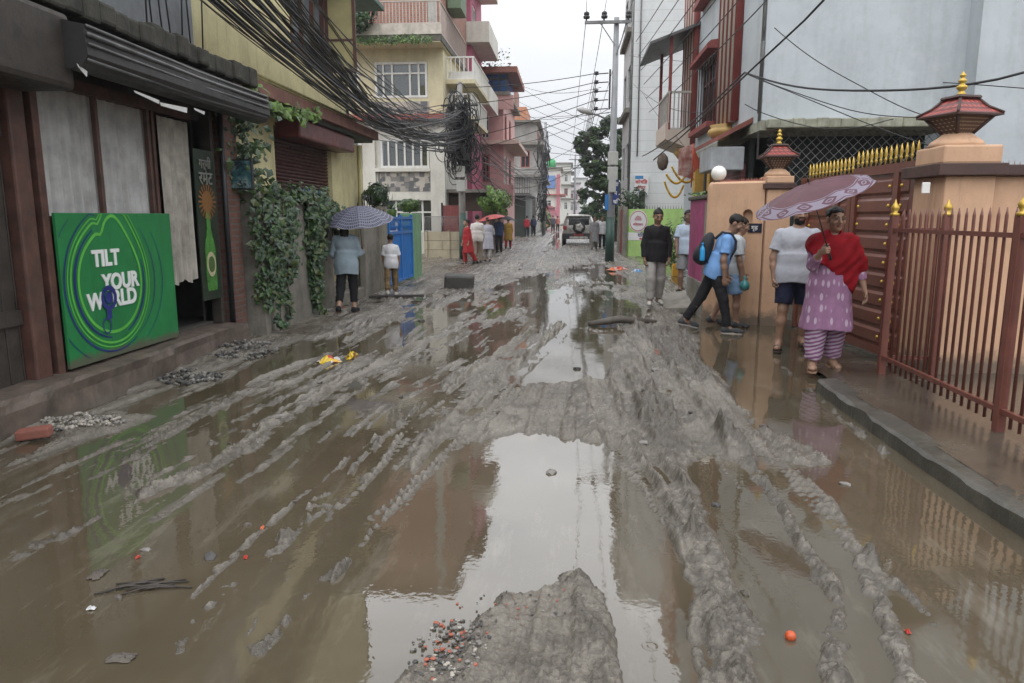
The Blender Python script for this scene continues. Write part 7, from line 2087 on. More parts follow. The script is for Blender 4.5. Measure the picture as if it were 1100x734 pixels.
    if shoes:
        for i, s in enumerate((1, -1)):
            a, t_, h_ = J['ank', i], J['toe', i], J['heel', i]
            fwd = nrm(t_ - h_)
            if shoes.get('kind') == 'sandal':
                m = MB(); up = nrm(np.cross(np.cross(fwd, (0, 0, 1)), fwd)); sx = np.cross(fwd, up); out = []
                for k in range(17):
                    f = k / 16; ww = .034 + .012 * math.sin(f * 3.1) + .006 * f; ww *= max(.35, min(1, (1 - abs(2 * f - 1)) * 6)) ** .5; out.append((f, ww))
                L_ = np.linalg.norm(t_ - h_) + .075; vs = []
                for f, ww in out:
                    for sx_, dz in ((-1, -.032), (1, -.032), (1, -.046), (-1, -.046)): vs.append((h_ - fwd * .035 + fwd * L_ * f + sx * sx_ * ww + up * dz) * S)
                fs = [(4 * k + j, 4 * k + (j + 1) % 4, 4 * k + 4 + (j + 1) % 4, 4 * k + 4 + j) for k in range(16) for j in range(4)] + [(0, 1, 2, 3), (67, 66, 65, 64)]
                m.add(vs, fs); o = m.build('sandal', shoes['mat'], root, fix=True)
                m = MB(); c = h_ + fwd * .14
                for off in (0, .035): m.tube([(c + fwd * off + sx * x + up * z) * S for x, z in ((-.042, -.03), (-.036, .012), (0, .030), (.036, .012), (.042, -.03))], .009 * S, 6)
                m.build('strap', shoes['mat'], o)
            else:
                hi_ = shoes.get('high', .0)
                pr = [('c', h_ + fwd * .005 + np.array((0, 0, .012)), t_ - fwd * .03 + np.array((0, 0, .012)), .042, .036), ('c', t_ - fwd * .03, t_ + fwd * .02, .038, .030), ('c', h_ + np.array((0, 0, .01)), a + (J['knee', i] - a) * (.02 + hi_), .042, .048)]
                def fsho(P):
                    d = prims_sdf(P, pr, .03); return np.maximum(d, -((P - (h_ - np.array((0, 0, .036)))) @ nrm(np.cross(np.cross(fwd, (0, 0, 1)), fwd))))
                V, F = surface_nets(fsho, *bounds(pr, .03), hb * .7); o = np_mesh('shoe', V * S, F, shoes['mat'], root)
                if shoes.get('sole'):
                    pr2 = [('c', h_ - np.array((0, 0, .026)), t_ - fwd * .0 - np.array((0, 0, .022)), .043, .040)]
                    upv = nrm(np.cross(np.cross(fwd, (0, 0, 1)), fwd))
                    def fso(P): e = (P - (h_ - upv * .030)) @ upv; return np.maximum(prims_sdf(P, pr2), np.abs(e) - .012)
                    V, F = surface_nets(fso, *bounds(pr2, .02), hb * .5); np_mesh('sole', V * S, F, shoes['sole'], o)
    Mw = Matrix.Translation(Vector(pos)) @ Matrix.Rotation(R(heading), 4, 'Z')
    W = lambda p: Mw @ Vector([float(c) * S for c in p])
    return dict(root=root, hold=[W(hold[0]), W(hold[1])], T=lambda x, y, z: W(T(x, y, z)), head=W(hc), S=S, J={k: W(v) for k, v in J.items()})


# ------------------------------------------------------------------ umbrellas
def umbrella(label, grip, apex, Rr, mat, depth=.30, grip_ext=.12, n=8, spin=0.):
    """grip: world point of the hand; apex: world point of the canopy's top"""
    grip = Vector(grip); apex = Vector(apex); ax = (apex - grip); L = ax.length
    t = thing('umbrella', label, 'umbrella', tuple(grip)); ROOTLOC[t.name] = Vector((0, 0, 0))
    t.rotation_mode = 'QUATERNION'; t.rotation_quaternion = Vector((0, 0, 1)).rotation_difference(ax.normalized()) @ Matrix.Rotation(spin, 4, 'Z').to_quaternion()
    H = depth * Rr * 2 * .55
    def surf(a, f):
        seg = (a / (2 * math.pi) * n) % 1; sag = 1 - .055 * math.sin(math.pi * seg) * f ** 1.5
        r = Rr * f * sag; z = L - H * (f ** 1.9) - .02 * math.sin(math.pi * seg) * f
        return (r * math.cos(a), r * math.sin(a), z)
    m = n * 8; rr = 10; b = MB(); b.smooth = True; vs = []; fs = []
    for j in range(rr + 1):
        for k in range(m): vs.append(surf(2 * math.pi * k / m, max(.004, j / rr)))
    for j in range(rr):
        for k in range(m): fs.append((j * m + k, j * m + (k + 1) % m, (j + 1) * m + (k + 1) % m, (j + 1) * m + k))
    b.add(vs, fs); b.build('canopy', mat, t)
    b = MB()
    for k in range(n):
        a = 2 * math.pi * k / n
        b.tube([tuple(np.array(surf(a, f)) - np.array((0, 0, .006))) for f in (.02, .25, .5, .75, 1.0)], .0028, 4)
        p = surf(a, .5); b.tube([(0, 0, L - H * .75), (p[0], p[1], p[2] - .008)], .0025, 4)
    b.build('ribs', GREYM, t)
    b = MB(); b.tube([(0, 0, -.02), (0, 0, L + .05)], .006, 8); b.lathe((0, 0, L + .02), [(.012, 0), (.008, .03), (.002, .05)], 8); b.build('shaft', BLACKM, t)
    b = MB(); b.tube([(0, 0, .05), (0, 0, -grip_ext)], .014, 8); b.build('handle', BLACKM, t)
    return t


def canopy_mat(name, base, fn=None, rough=.55):
    m, nt, b = _nt(name)
    tc = nt.nodes.new('ShaderNodeTexCoord').outputs['Object']
    sep = nt.nodes.new('ShaderNodeSeparateXYZ'); nt.links.new(tc, sep.inputs[0])
    r = math_(nt, 'SQRT', math_(nt, 'ADD', math_(nt, 'MULTIPLY', sep.outputs[0], sep.outputs[0]), math_(nt, 'MULTIPLY', sep.outputs[1], sep.outputs[1])))
    an = math_(nt, 'ARCTAN2', sep.outputs[1], sep.outputs[0])
    c = ramp(nt, noise(nt, tc, 5, 4), .3, .7, tuple(x * .85 for x in base), tuple(min(1, x * 1.15) for x in base))
    if fn: c = fn(nt, tc, sep, r, an, c)
    nt.links.new(c, b.inputs['Base Color']); b.inputs['Roughness'].default_value = rough; b.inputs['Specular IOR Level'].default_value = .35
    tr = nt.nodes.new('ShaderNodeBsdfTranslucent'); nt.links.new(c, tr.inputs['Color'])
    mx = nt.nodes.new('ShaderNodeMixShader'); mx.inputs[0].default_value = .3
    nt.links.new(b.outputs[0], mx.inputs[1]); nt.links.new(tr.outputs[0], mx.inputs[2]); nt.links.new(mx.outputs[0], nt.nodes['Material Output'].inputs['Surface'])
    return m


def band_pattern(R0):
    def fn(nt, tc, sep, r, an, c):
        inb = math_(nt, 'MULTIPLY', math_(nt, 'GREATER_THAN', r, R0 * .70), math_(nt, 'LESS_THAN', r, R0 * .965))
        edge = math_(nt, 'ADD', math_(nt, 'LESS_THAN', math_(nt, 'ABSOLUTE', math_(nt, 'SUBTRACT', r, R0 * .725)), R0 * .012), math_(nt, 'LESS_THAN', math_(nt, 'ABSOLUTE', math_(nt, 'SUBTRACT', r, R0 * .925)), R0 * .012))
        u = math_(nt, 'MULTIPLY', an, 7.0); rad = math_(nt, 'MULTIPLY', math_(nt, 'SUBTRACT', r, R0 * .825), 9.0 / R0)
        fl = math_(nt, 'ADD', math_(nt, 'POWER', math_(nt, 'ABSOLUTE', math_(nt, 'SINE', u)), 2.0), math_(nt, 'ABSOLUTE', rad))
        rose = math_(nt, 'LESS_THAN', math_(nt, 'ABSOLUTE', math_(nt, 'SUBTRACT', fl, .55)), .22); dot = math_(nt, 'LESS_THAN', fl, .16)
        pat = math_(nt, 'MINIMUM', math_(nt, 'ADD', math_(nt, 'ADD', rose, dot), edge), 1.0)
        band = mix(nt, pat, (.27, .235, .30), (.13, .06, .085))
        return mix(nt, inb, c, band)
    return fn


def plaid_pattern(nt, tc, sep, r, an, c):
    a = math_(nt, 'GREATER_THAN', math_(nt, 'SINE', math_(nt, 'MULTIPLY', r, 120.)), .72)
    seg = math_(nt, 'PINGPONG', math_(nt, 'MULTIPLY', an, 8 / (2 * math.pi)), .5)
    b = math_(nt, 'GREATER_THAN', math_(nt, 'SINE', math_(nt, 'MULTIPLY', math_(nt, 'MULTIPLY', seg, r), 150.)), .72)
    return mix(nt, math_(nt, 'MULTIPLY', math_(nt, 'MAXIMUM', a, b), .75), c, (.36, .37, .46))


def kurta_pattern(nt, tc, c):
    mp = nt.nodes.new('ShaderNodeMapping'); mp.inputs['Scale'].default_value = (20, 20, 8); nt.links.new(tc, mp.inputs['Vector'])
    vo = nt.nodes.new('ShaderNodeTexVoronoi'); vo.inputs['Scale'].default_value = 1; vo.inputs['Randomness'].default_value = .25; nt.links.new(mp.outputs[0], vo.inputs['Vector'])
    return mix(nt, ramp(nt, vo.outputs['Distance'], .26, .34, (.85,) * 3, (0,) * 3), c, (.56, .45, .56))


def stripe_pattern(nt, tc, c):
    sep = nt.nodes.new('ShaderNodeSeparateXYZ'); nt.links.new(tc, sep.inputs[0])
    z = math_(nt, 'ADD', sep.outputs[2], math_(nt, 'ADD', math_(nt, 'MULTIPLY', noise(nt, tc, 6, 2), .04), math_(nt, 'MULTIPLY', sep.outputs[0], .35)))
    s = math_(nt, 'SINE', math_(nt, 'MULTIPLY', z, 2 * math.pi / .042))
    return mix(nt, ramp(nt, math_(nt, 'MULTIPLY_ADD', s, .5, .5), .45, .6), c, (.48, .39, .47))


def camo_pattern(nt, tc, c):
    return mix(nt, ramp(nt, noise(nt, tc, 14, 3), .48, .52), c, (.22, .15, .07))


def check_pattern(nt, tc, c):
    mp = nt.nodes.new('ShaderNodeTexChecker'); mp.inputs['Scale'].default_value = 30; nt.links.new(tc, mp.inputs['Vector'])
    return mix(nt, math_(nt, 'MULTIPLY', mp.outputs['Fac'], .5), c, (.55, .53, .55))


def grd(px, py, z=.0):
    x, y = gz(px, py, z); return (x, y, z)


HS = 1.09


def crowd():
    C = cloth_mat
    brown, tan, dark = (.25, .145, .095), (.34, .205, .14), (.17, .095, .062)
    # woman with the red shawl under the patterned umbrella
    p = grd(884, 397, .055)
    wm = person('woman in a red shawl and lilac patterned kurta holding an umbrella by the gate', p, 176, 1.63, tan, lean=2, legs=((7, 12, 1), (-4, 12, 1)), arms=(((34, 10), (128, 6)), ((-4, 24), (14, -12))),
                head=(4, 12), hair='bun', build=1.10, shirt=dict(mat=C('lilac_kurta', (.32, .17, .285), .85, .15, kurta_pattern), fit=.022, sleeve=.80, hem=-.46, flare=.066, name='kurta', shawl=C('crimson_shawl', (.26, .006, .012), .8, .25)),
                bottom=dict(mat=C('striped_salwar', (.25, .10, .22), .85, .15, stripe_pattern), length=.97, loose=.055, cuff=.75, name='salwar'), shoes=dict(kind='sandal', mat=M('tan_sandal', (.28, .17, .11), .6)),
                curl=(75, 25), hand_dirs=(((-.25, .9, .2), (0, 0, 1), (-1, -.2, 0)), None))
    Yh = wm['hold'][0].y
    ax_, az = ony(868, 197, Yh - .02)
    cm = canopy_mat('maroon_band_canopy', (.135, .06, .075), band_pattern(.56))
    umbrella('dusty maroon umbrella with a white and lilac floral border band', wm['hold'][0], (ax_ - .005, Yh - .07, az - .005), .55, cm, .22, .10, spin=.2)
    # man in the grey t-shirt
    p = grd(849, 374, .03)
    person('stout bearded man in grey t-shirt and navy shorts walking by the gate', p, 172, 1.74, brown, lean=0, legs=((9, 10, 3), (-6, 8, 3)), arms=(((2, 14), (12, 2)), ((-2, 18), (16, 6))), head=(6, 10), hair='short', beard=True, build=1.28,
           shirt=dict(mat=C('heather_grey_shirt', (.36, .37, .41), .9, .1), fit=.020, sleeve=.36, hem=-.11, name='t_shirt'), bottom=dict(mat=C('navy_shorts', (.012, .014, .035), .8), length=.44, loose=.02, name='shorts'), shoes=dict(kind='sandal', mat=M('dark_sandal', (.04, .03, .025), .6)), curl=(55, 55))
    # man in the blue shirt with backpack, stepping across the puddle
    p = grd(765, 356, .0)
    bm = person('man in light blue shirt with backpack stepping over the puddle, looking down', p, -100, 1.70, brown, lean=19, legs=((17, 6, 2), (-24, 8, 0)), arms=(((-8, 8), (6, 2)), ((-2, 10), (10, 2))), head=(24, -8), hair='short', build=1.0,
                shirt=dict(mat=C('sky_blue_shirt', (.165, .32, .60), .85, .1), fit=.018, sleeve=.36, hem=-.12, collar=True), bottom=dict(mat=C('black_trousers', (.016, .016, .018), .8), length=.98, loose=.012), shoes=dict(mat=C('dark_grey_shoe', (.05, .052, .055), .7), sole=M('pale_sole', (.30, .29, .27), .7)), curl=(40, 40))
    T = bm['T']; t = thing('backpack', 'dark backpack on the back of the man in the light blue shirt', 'backpack', tuple(T(0, -.2, .15)))
    q = person_frame(bm)
    pr = [('e', (0, -.235, .25), (.15, .10, .22)), ('e', (0, -.235, .12), (.155, .115, .13)), ('e', (0, -.31, .13), (.11, .05, .10))]
    V, F = surface_nets(lambda P: prims_sdf(P, pr, .05) + .006 * vnoise3(P, 20), *bounds(pr, .04), .014)
    o = np_mesh('bag_body', [tuple(Vector(T(*v)) - t.location) for v in V], F, C('charcoal_nylon', (.022, .023, .027), .6), t)
    b = MB()
    for s in (-1, 1): b.tube([T(s * .10, y, z) for y, z in ((-.16, .40), (-.10, .52), (.02, .545), (.115, .47), (.150, .36), (.13, .22), (.02, .10), (-.14, .06))], .017, 6)
    b.build('strap', C('charcoal_nylon', (.022, .023, .027)), t)
    c = T(.15, -.25, .16); b = MB(); b.lathe((c.x, c.y, c.z - .10), [(.034, 0), (.036, .02), (.034, .14), (.030, .17), (.014, .20), (.014, .225), (.016, .226), (.016, .245)], 14)
    tag(b.build('water_bottle', M('blue_plastic', (.03, .30, .62), .2, .1), loc=tuple(c)), 'bright blue water bottle in the side of the dark backpack', 'bottle')
    # the person half hidden behind him
    hp = person('person in blue shorts half hidden behind the man with the backpack', (2.36, 10.78, .0), -95, 1.60, brown, lean=8, legs=((10, 10), (-12, 14)), arms=(((4, 8), (10, 2)), ((12, 8), (20, 2))), head=(14, 10), hair='short', build=.95,
                shirt=dict(mat=C('pale_grey_tee', (.42, .45, .47), .85), sleeve=.4, hem=-.08), bottom=dict(mat=C('pale_blue_shorts', (.20, .32, .50), .85), length=.46, loose=.02, name='shorts'), shoes=dict(mat=C('dark_grey_shoe', (.05, .052, .055))))
    h = hp['hold'][1]; xx, zz = ony(799, 303, 10.5)
    b = MB(); b.smooth = True; b.lathe((xx, 10.45, zz - .16), [(.02, .04), (.06, .06), (.075, .11), (.055, .16), (.015, .20), (.025, .25)], 14); tag(b.build('teal_bag', M('teal_plastic', (.03, .17, .17), .35, .2, 8, .4, 20), loc=(xx, 10.45, zz)), 'small teal plastic bag hanging behind the man with the backpack', 'bag')
    # man in black
    person('man in a black shirt and pale cargo trousers walking towards the viewer, looking down', grd(703, 328, .03), 184, 1.70, brown, lean=2, legs=((14, 16), (-8, 12)), arms=(((4, 14), (12, 2)), ((-4, 14), (8, 2))), head=(22, 4), hair='topknot', build=.98,
           shirt=dict(mat=C('black_shirt', (.012, .012, .013), .75), fit=.02, sleeve=.95, hem=-.12, collar=True), bottom=dict(mat=C('pale_cargo', (.31, .30, .28), .9), length=.97, loose=.028), shoes=dict(mat=C('muddy_white_shoe', (.42, .40, .36), .8)), detail=1)
    # man in the polo shirt
    person('dark haired man in pale blue polo and grey shorts behind the magenta wall', grd(736, 315, .0), 165, 1.72, dark, lean=2, legs=((8, 10), (-6, 10)), arms=(((10, 10), (24, 6)), ((-4, 10), (8, 2))), head=(6, 30), hair='short', shirt=dict(mat=C('pale_polo', (.38, .45, .55), .85), sleeve=.38, hem=-.10, collar=True),
           bottom=dict(mat=C('grey_shorts', (.20, .20, .21), .85), length=.5, loose=.022, name='shorts'), shoes=dict(mat=C('black_shoe', (.015, .015, .016))), detail=2)
    # ---- left side
    wl = person('long haired woman in grey blue shirt seen from behind under a checked umbrella', grd(374, 336, .02), 4, 1.55, tan, lean=2, legs=((10, 14), (-8, 22)), arms=(((12, 12), (100, -6)), ((4, 16), (40, 24))), head=(4, 0), hair='long', build=1.05,
                shirt=dict(mat=C('grey_blue_shirt', (.25, .31, .35), .85, .12), fit=.03, sleeve=.85, hem=-.19, flare=.02), bottom=dict(mat=C('black_leggings', (.014, .014, .015)), length=.86, loose=.02), shoes=dict(mat=C('black_shoe', (.015, .015, .016))), curl=(75, 35), hand_dirs=(((0, .9, .3), (0, 0, 1), (-1, 0, 0)), None))
    g = wl['hold'][0]; xx, zz = ony(391, 222, g.y + .02)
    umbrella('slate blue checked umbrella over the long haired woman at left', g, (xx - .05, g.y - .17, zz - .0), .57, canopy_mat('plaid_canopy', (.085, .085, .13), plaid_pattern), .36, .08, spin=.3)
    person('small boy in white t-shirt and camouflage trousers by the blue gate', grd(421, 318, .02), 12, 1.24, brown, lean=2, legs=((12, 14), (-10, 24)), arms=(((4, 10), (10, 2)), ((6, 10), (16, 4))), hair='short', build=.95, shirt=dict(mat=C('white_tee', (.60, .60, .62), .85), sleeve=.42, hem=-.14, fit=.028, name='t_shirt'),
           bottom=dict(mat=C('camouflage', (.12, .085, .045), .85, .1, camo_pattern), length=.92, loose=.026), shoes=dict(mat=C('muddy_white_shoe', (.42, .40, .36))), detail=2)
    p3 = person('man in white shirt, cream waistcoat and khaki trousers walking away', grd(513, 284), 2, 1.66, tan, lean=2, legs=((12, 12), (-12, 20)), hair='short', shirt=dict(mat=C('cream_shirt', (.56, .53, .50), .85), sleeve=.9, hem=-.12, fit=.025), bottom=dict(mat=C('khaki', (.26, .22, .17)), length=.97, loose=.022), shoes=dict(mat=C('black_shoe', (.015, .015, .016))), detail=2)
    pw = person('woman in pale checked dress walking beside the man in the cream waistcoat', grd(524, 282), 0, 1.56, tan, lean=2, legs=((-8, 14), (10, 12)), arms=(((20, 10), (120, 0)), ((4, 10), (10, 2))), hair='bun', shirt=dict(mat=C('checked_dress', (.30, .30, .36), .85, .1, check_pattern), sleeve=.6, hem=-.40, fit=.025), bottom=dict(mat=C('grey_leggings', (.22, .21, .2)), length=.9, loose=.015), shoes=dict(mat=C('black_shoe', (.015, .015, .016))), detail=2)
    def ov(pp, label, px, py, Rr, mat, dy=0.):
        g = pp['hold'][0]; xx, zz = ony(px, py, g.y + dy); umbrella(label, g, (xx, g.y + dy, zz), Rr, mat, .26, .05)
    ov(pw, 'coral red umbrella over the couple walking away at left', 527, 231, .50, canopy_mat('coral_canopy', (.50, .12, .11)))
    person('person in red clothes standing by the left utility pole', grd(503, 285), 120, 1.5, tan, hair='bun', shirt=dict(mat=C('bright_red_cloth', (.30, .022, .026), .8), sleeve=.8, hem=-.42, fit=.03), bottom=dict(mat=C('bright_red_cloth', (.30, .022, .026)), length=.95, loose=.03), shoes=dict(mat=C('black_shoe', (.015, .015, .016))), detail=3)
    p5 = person('man in navy shirt and black trousers beyond the coral umbrella', grd(536, 272), 10, 1.62, brown, hair='short', shirt=dict(mat=C('navy_shirt', (.035, .06, .13)), sleeve=.9, hem=-.12), arms=(((20, 10), (120, 0)), ((4, 10), (10, 2))), bottom=dict(mat=C('black_trousers', (.016, .016, .018)), length=.97, loose=.02), shoes=dict(mat=C('black_shoe', (.015, .015, .016))), detail=3)
    ov(p5, 'black umbrella tilted over the man in the navy shirt', 541, 231, .60, canopy_mat('black_canopy', (.02, .022, .026)))
    person('woman in yellow and red dress past the navy shirted man', grd(546, 268), 0, 1.52, brown, hair='bun', shirt=dict(mat=C('mustard_dress', (.36, .22, .05)), sleeve=.8, hem=-.42, fit=.03), bottom=dict(mat=C('bright_red_cloth', (.30, .022, .026)), length=.95, loose=.02), shoes=dict(mat=C('black_shoe', (.015, .015, .016))), detail=3)
    for px, py, c, lb, h in ((566, 255, (.30, .03, .04), 'distant figure in a dark red top under the far left pole', 1.62), (573, 254, (.04, .05, .09), 'distant figure in dark clothes next to the one in red', 1.65), (594, 250, (.06, .06, .07), 'farthest dark figure in the middle of the street', 1.66), (599, 249, (.40, .14, .12), 'farthest figure in a pinkish top', 1.6)):
        person(lb, grd(px, py), 0, h, brown, shirt=dict(mat=C('far_shirt_%d' % px, c), sleeve=.8, hem=-.12), bottom=dict(mat=C('black_trousers', (.016, .016, .018)), length=.97, loose=.02), shoes=dict(mat=C('black_shoe', (.015, .015, .016))), detail=3)
    # ---- couple near the car
    person('woman in a loose grey dress walking towards the viewer beside the parked car', grd(638, 269), 178, 1.60, brown, hair='bun', shirt=dict(mat=C('grey_dress', (.24, .24, .25), .85, .2), sleeve=.85, hem=-.46, fit=.03), bottom=dict(mat=C('grey_leggings', (.22, .21, .2)), length=.95, loose=.04), shoes=dict(mat=C('black_shoe', (.015, .015, .016))), detail=2)
    person('man in white shirt and dark trousers behind the woman in grey', grd(646.5, 268), 178, 1.62, brown, hair='short', shirt=dict(mat=C('white_tee', (.60, .60, .62)), sleeve=.8, hem=-.12), bottom=dict(mat=C('black_trousers', (.016, .016, .018)), length=.97, loose=.02), shoes=dict(mat=C('black_shoe', (.015, .015, .016))), detail=2)


def person_frame(p): return p


crowd()
# ------------------------------------------------------------------ parked car with the spare wheel
def parked_car():
    x0, Y = gz(604.5, 262)[0], 40.5
    x0 = ony(604.5, 255, Y)[0]; Wd = 1.74; xc = x0 + Wd / 2; Ln = 4.0
    SIL = M('silver_car_paint', (.42, .41, .38), .28, .04, 3, .02, 20, metal=.4, coat=.5); BL = M('black_trim', (.02, .02, .022), .5, .2); TY = M('tyre_rubber', (.02, .02, .02), .8, .2)
    t = thing('parked_car', 'silver compact off-roader with a spare wheel on its tailgate', 'car', (xc, Y + Ln / 2, 0))
    # stations along the length: (y, belt half width, roof half width, sill z, belt z, roof z)
    st = [(0.0, .80, .60, .62, 1.02, 1.05), (.04, .84, .66, .42, 1.05, 1.40), (.14, .86, .68, .36, 1.06, 1.60), (.5, .87, .69, .34, 1.06, 1.66), (1.6, .87, .69, .34, 1.05, 1.67), (2.3, .87, .66, .34, 1.03, 1.58), (2.95, .86, .60, .36, 1.0, 1.06), (3.7, .82, .58, .38, .92, .96), (3.98, .70, .50, .46, .78, .80)]
    vs = []; fs = []
    for (y, wb, wr, zs, zb, zr) in st:
        h = [(wb * .93, zs), (wb, zs + .12), (wb * 1.0, (zs + zb) / 2), (wb * .97, zb), ((wb + wr) / 2 * 1.02, (zb + zr) / 2), (wr, zr - .05), (wr * .85, zr), (0, zr + .025)]
        for x, z in h: vs.append((xc + x, Y + y, z))
        for x, z in reversed(h[:-1]): vs.append((xc - x, Y + y, z))
    m = 15
    for i in range(len(st) - 1): fs += [(i * m + j, i * m + (j + 1) % m, (i + 1) * m + (j + 1) % m, (i + 1) * m + j) for j in range(m)]
    fs += [tuple(range(m)), tuple((len(st) - 1) * m + j for j in range(m - 1, -1, -1))]
    b = MB(); b.smooth = True; b.add(vs, fs); body = b.build('body', SIL, t, fix=True)
    b = MB(); b.bbox((xc - .56, Y - .02, 1.10), (xc + .56, Y + .06, 1.46), .03); b.build('rear_window', GLASS, t)
    b = MB(); b.bbox((xc - .66, Y - .05, 1.56), (xc + .66, Y + .25, 1.63), .02); b.build('roof_spoiler', SIL, t)
    b = MB(); b.bbox((xc - .86, Y - .10, .34), (xc + .86, Y + .18, .66), .05); bo = b.build('bumper', BL, t)
    b = MB(); b.bbox((xc - .5, Y - .115, .36), (xc + .5, Y - .098, .48), .01); b.build('skid_plate', SIL, bo)
    for s in (-1, 1):
        b = MB(); b.bbox((xc + s * .86, Y - .03, .86), (xc + s * .66, Y + .12, 1.06), .02); b.build('tail_light', M('red_lens', (.30, .015, .015), .2, .1), t)
        b = MB(); b.tube([(xc + s * .62, Y + .3, 1.68), (xc + s * .62, Y + .5, 1.74), (xc + s * .62, Y + 1.9, 1.74), (xc + s * .62, Y + 2.1, 1.66)], .025, 6); b.build('roof_rail', BL, t)
        b = MB(); b.bbox((xc + s * .86, Y + 2.5, 1.02), (xc + s * 1.04, Y + 2.62, 1.16), .03); b.build('mirror', SIL, t)
        for y in (.72, 3.15):
            b = MB(); n = 24; xx = xc + s * .80
            prof = [(.20, -.10), (.30, -.11), (.335, -.07), (.335, .07), (.30, .11), (.20, .10)]
            vs = [(xx + d, Y + y + r * math.cos(6.283 * k / n), .33 + r * math.sin(6.283 * k / n)) for r, d in prof for k in range(n)]
            b.smooth = True; b.add(vs, [(i * n + k, i * n + (k + 1) % n, (i + 1) * n + (k + 1) % n, (i + 1) * n + k) for i in range(5) for k in range(n)]); wo = b.build('wheel', TY, t, fix=True)
            b = MB(); b.add([(xx + s * .09, Y + y + .2 * math.cos(6.283 * k / n), .33 + .2 * math.sin(6.283 * k / n)) for k in range(n)], [tuple(range(n))]); b.build('rim', SIL, wo)
    def disc(mb, y0, y1, r0, r1, zc, n=28):
        prof = [(.02, y0), (r0, y0), (r1, (y0 + y1) / 2), (r1, y1)]
        vs = [(xc + .02 + r * math.cos(6.283 * k / n), y, zc + r * math.sin(6.283 * k / n)) for r, y in prof for k in range(n)]
        mb.smooth = True; mb.add(vs, [(i * n + k, i * n + (k + 1) % n, (i + 1) * n + (k + 1) % n, (i + 1) * n + k) for i in range(3) for k in range(n)] + [tuple(range(n))])
    b = MB(); disc(b, Y - .23, Y - .02, .30, .345, .98); sw = b.build('spare_wheel', TY, t, fix=True)
    b = MB(); disc(b, Y - .245, Y - .225, .17, .20, .98)
    for k in range(5): a = 6.283 * k / 5; b.obox((xc + .02, Y - .243, .98), (xc + .02 + .25 * math.cos(a), Y - .236, .98 + .25 * math.sin(a)), .06, .02, (0, 1, 0))
    b.build('rim', SIL, sw, fix=True)
    b = MB(); b.box((xc - .26, Y - .125, .52), (xc + .26, Y - .103, .63)); b.build('number_plate', M('red_plate', (.36, .05, .05), .5), t)


parked_car()


# ------------------------------------------------------------------ rubbish, stones, fallen things in the mud
def rock_bm(mb, c, r, seed, flat=.6):
    rr = random.Random(seed); bm = bmesh.new(); bmesh.ops.create_icosphere(bm, subdivisions=1, radius=1)
    ax = [rr.uniform(.7, 1.3) for _ in range(3)]
    for v in bm.verts:
        k = 1 + rr.uniform(-.22, .22); v.co = Vector((c[0] + v.co.x * r * ax[0] * k, c[1] + v.co.y * r * ax[1] * k, c[2] + v.co.z * r * flat * ax[2] * k))
    mb.bm(bm)


def ground_z(x, y): return float(mud_height(np.array([x]), np.array([y]))[0][0])


def crumpled(name, label, cat, x, y, sx, sy, mats, seed, h=.07):
    rr = random.Random(seed); n = 9; vs = []; z0 = max(0, ground_z(x, y)); a0 = rr.uniform(0, 3)
    for i in range(n):
        for j in range(n):
            u, v = i / (n - 1) - .5, j / (n - 1) - .5
            px, py = u * sx * rr.uniform(.85, 1.1), v * sy * rr.uniform(.85, 1.1); k = max(0, 1 - (u * u + v * v) * 3)
            vs.append((x + px * math.cos(a0) - py * math.sin(a0), y + px * math.sin(a0) + py * math.cos(a0), z0 + .004 + h * k * rr.uniform(.15, 1.0)))
    b = MB()
    for i in range(n - 1):
        for j in range(n - 1):
            b.cur = rr.randrange(len(mats)) if rr.random() < .5 else min(len(mats) - 1, (i * len(mats)) // (n - 1))
            o = len(b.v); q = [vs[i * n + j], vs[(i + 1) * n + j], vs[(i + 1) * n + j + 1], vs[i * n + j + 1]]; b.add(q, [(0, 1, 2, 3)])
    o = b.build(name, mats, loc=(x, y, z0)); tag(o, label, cat); return o


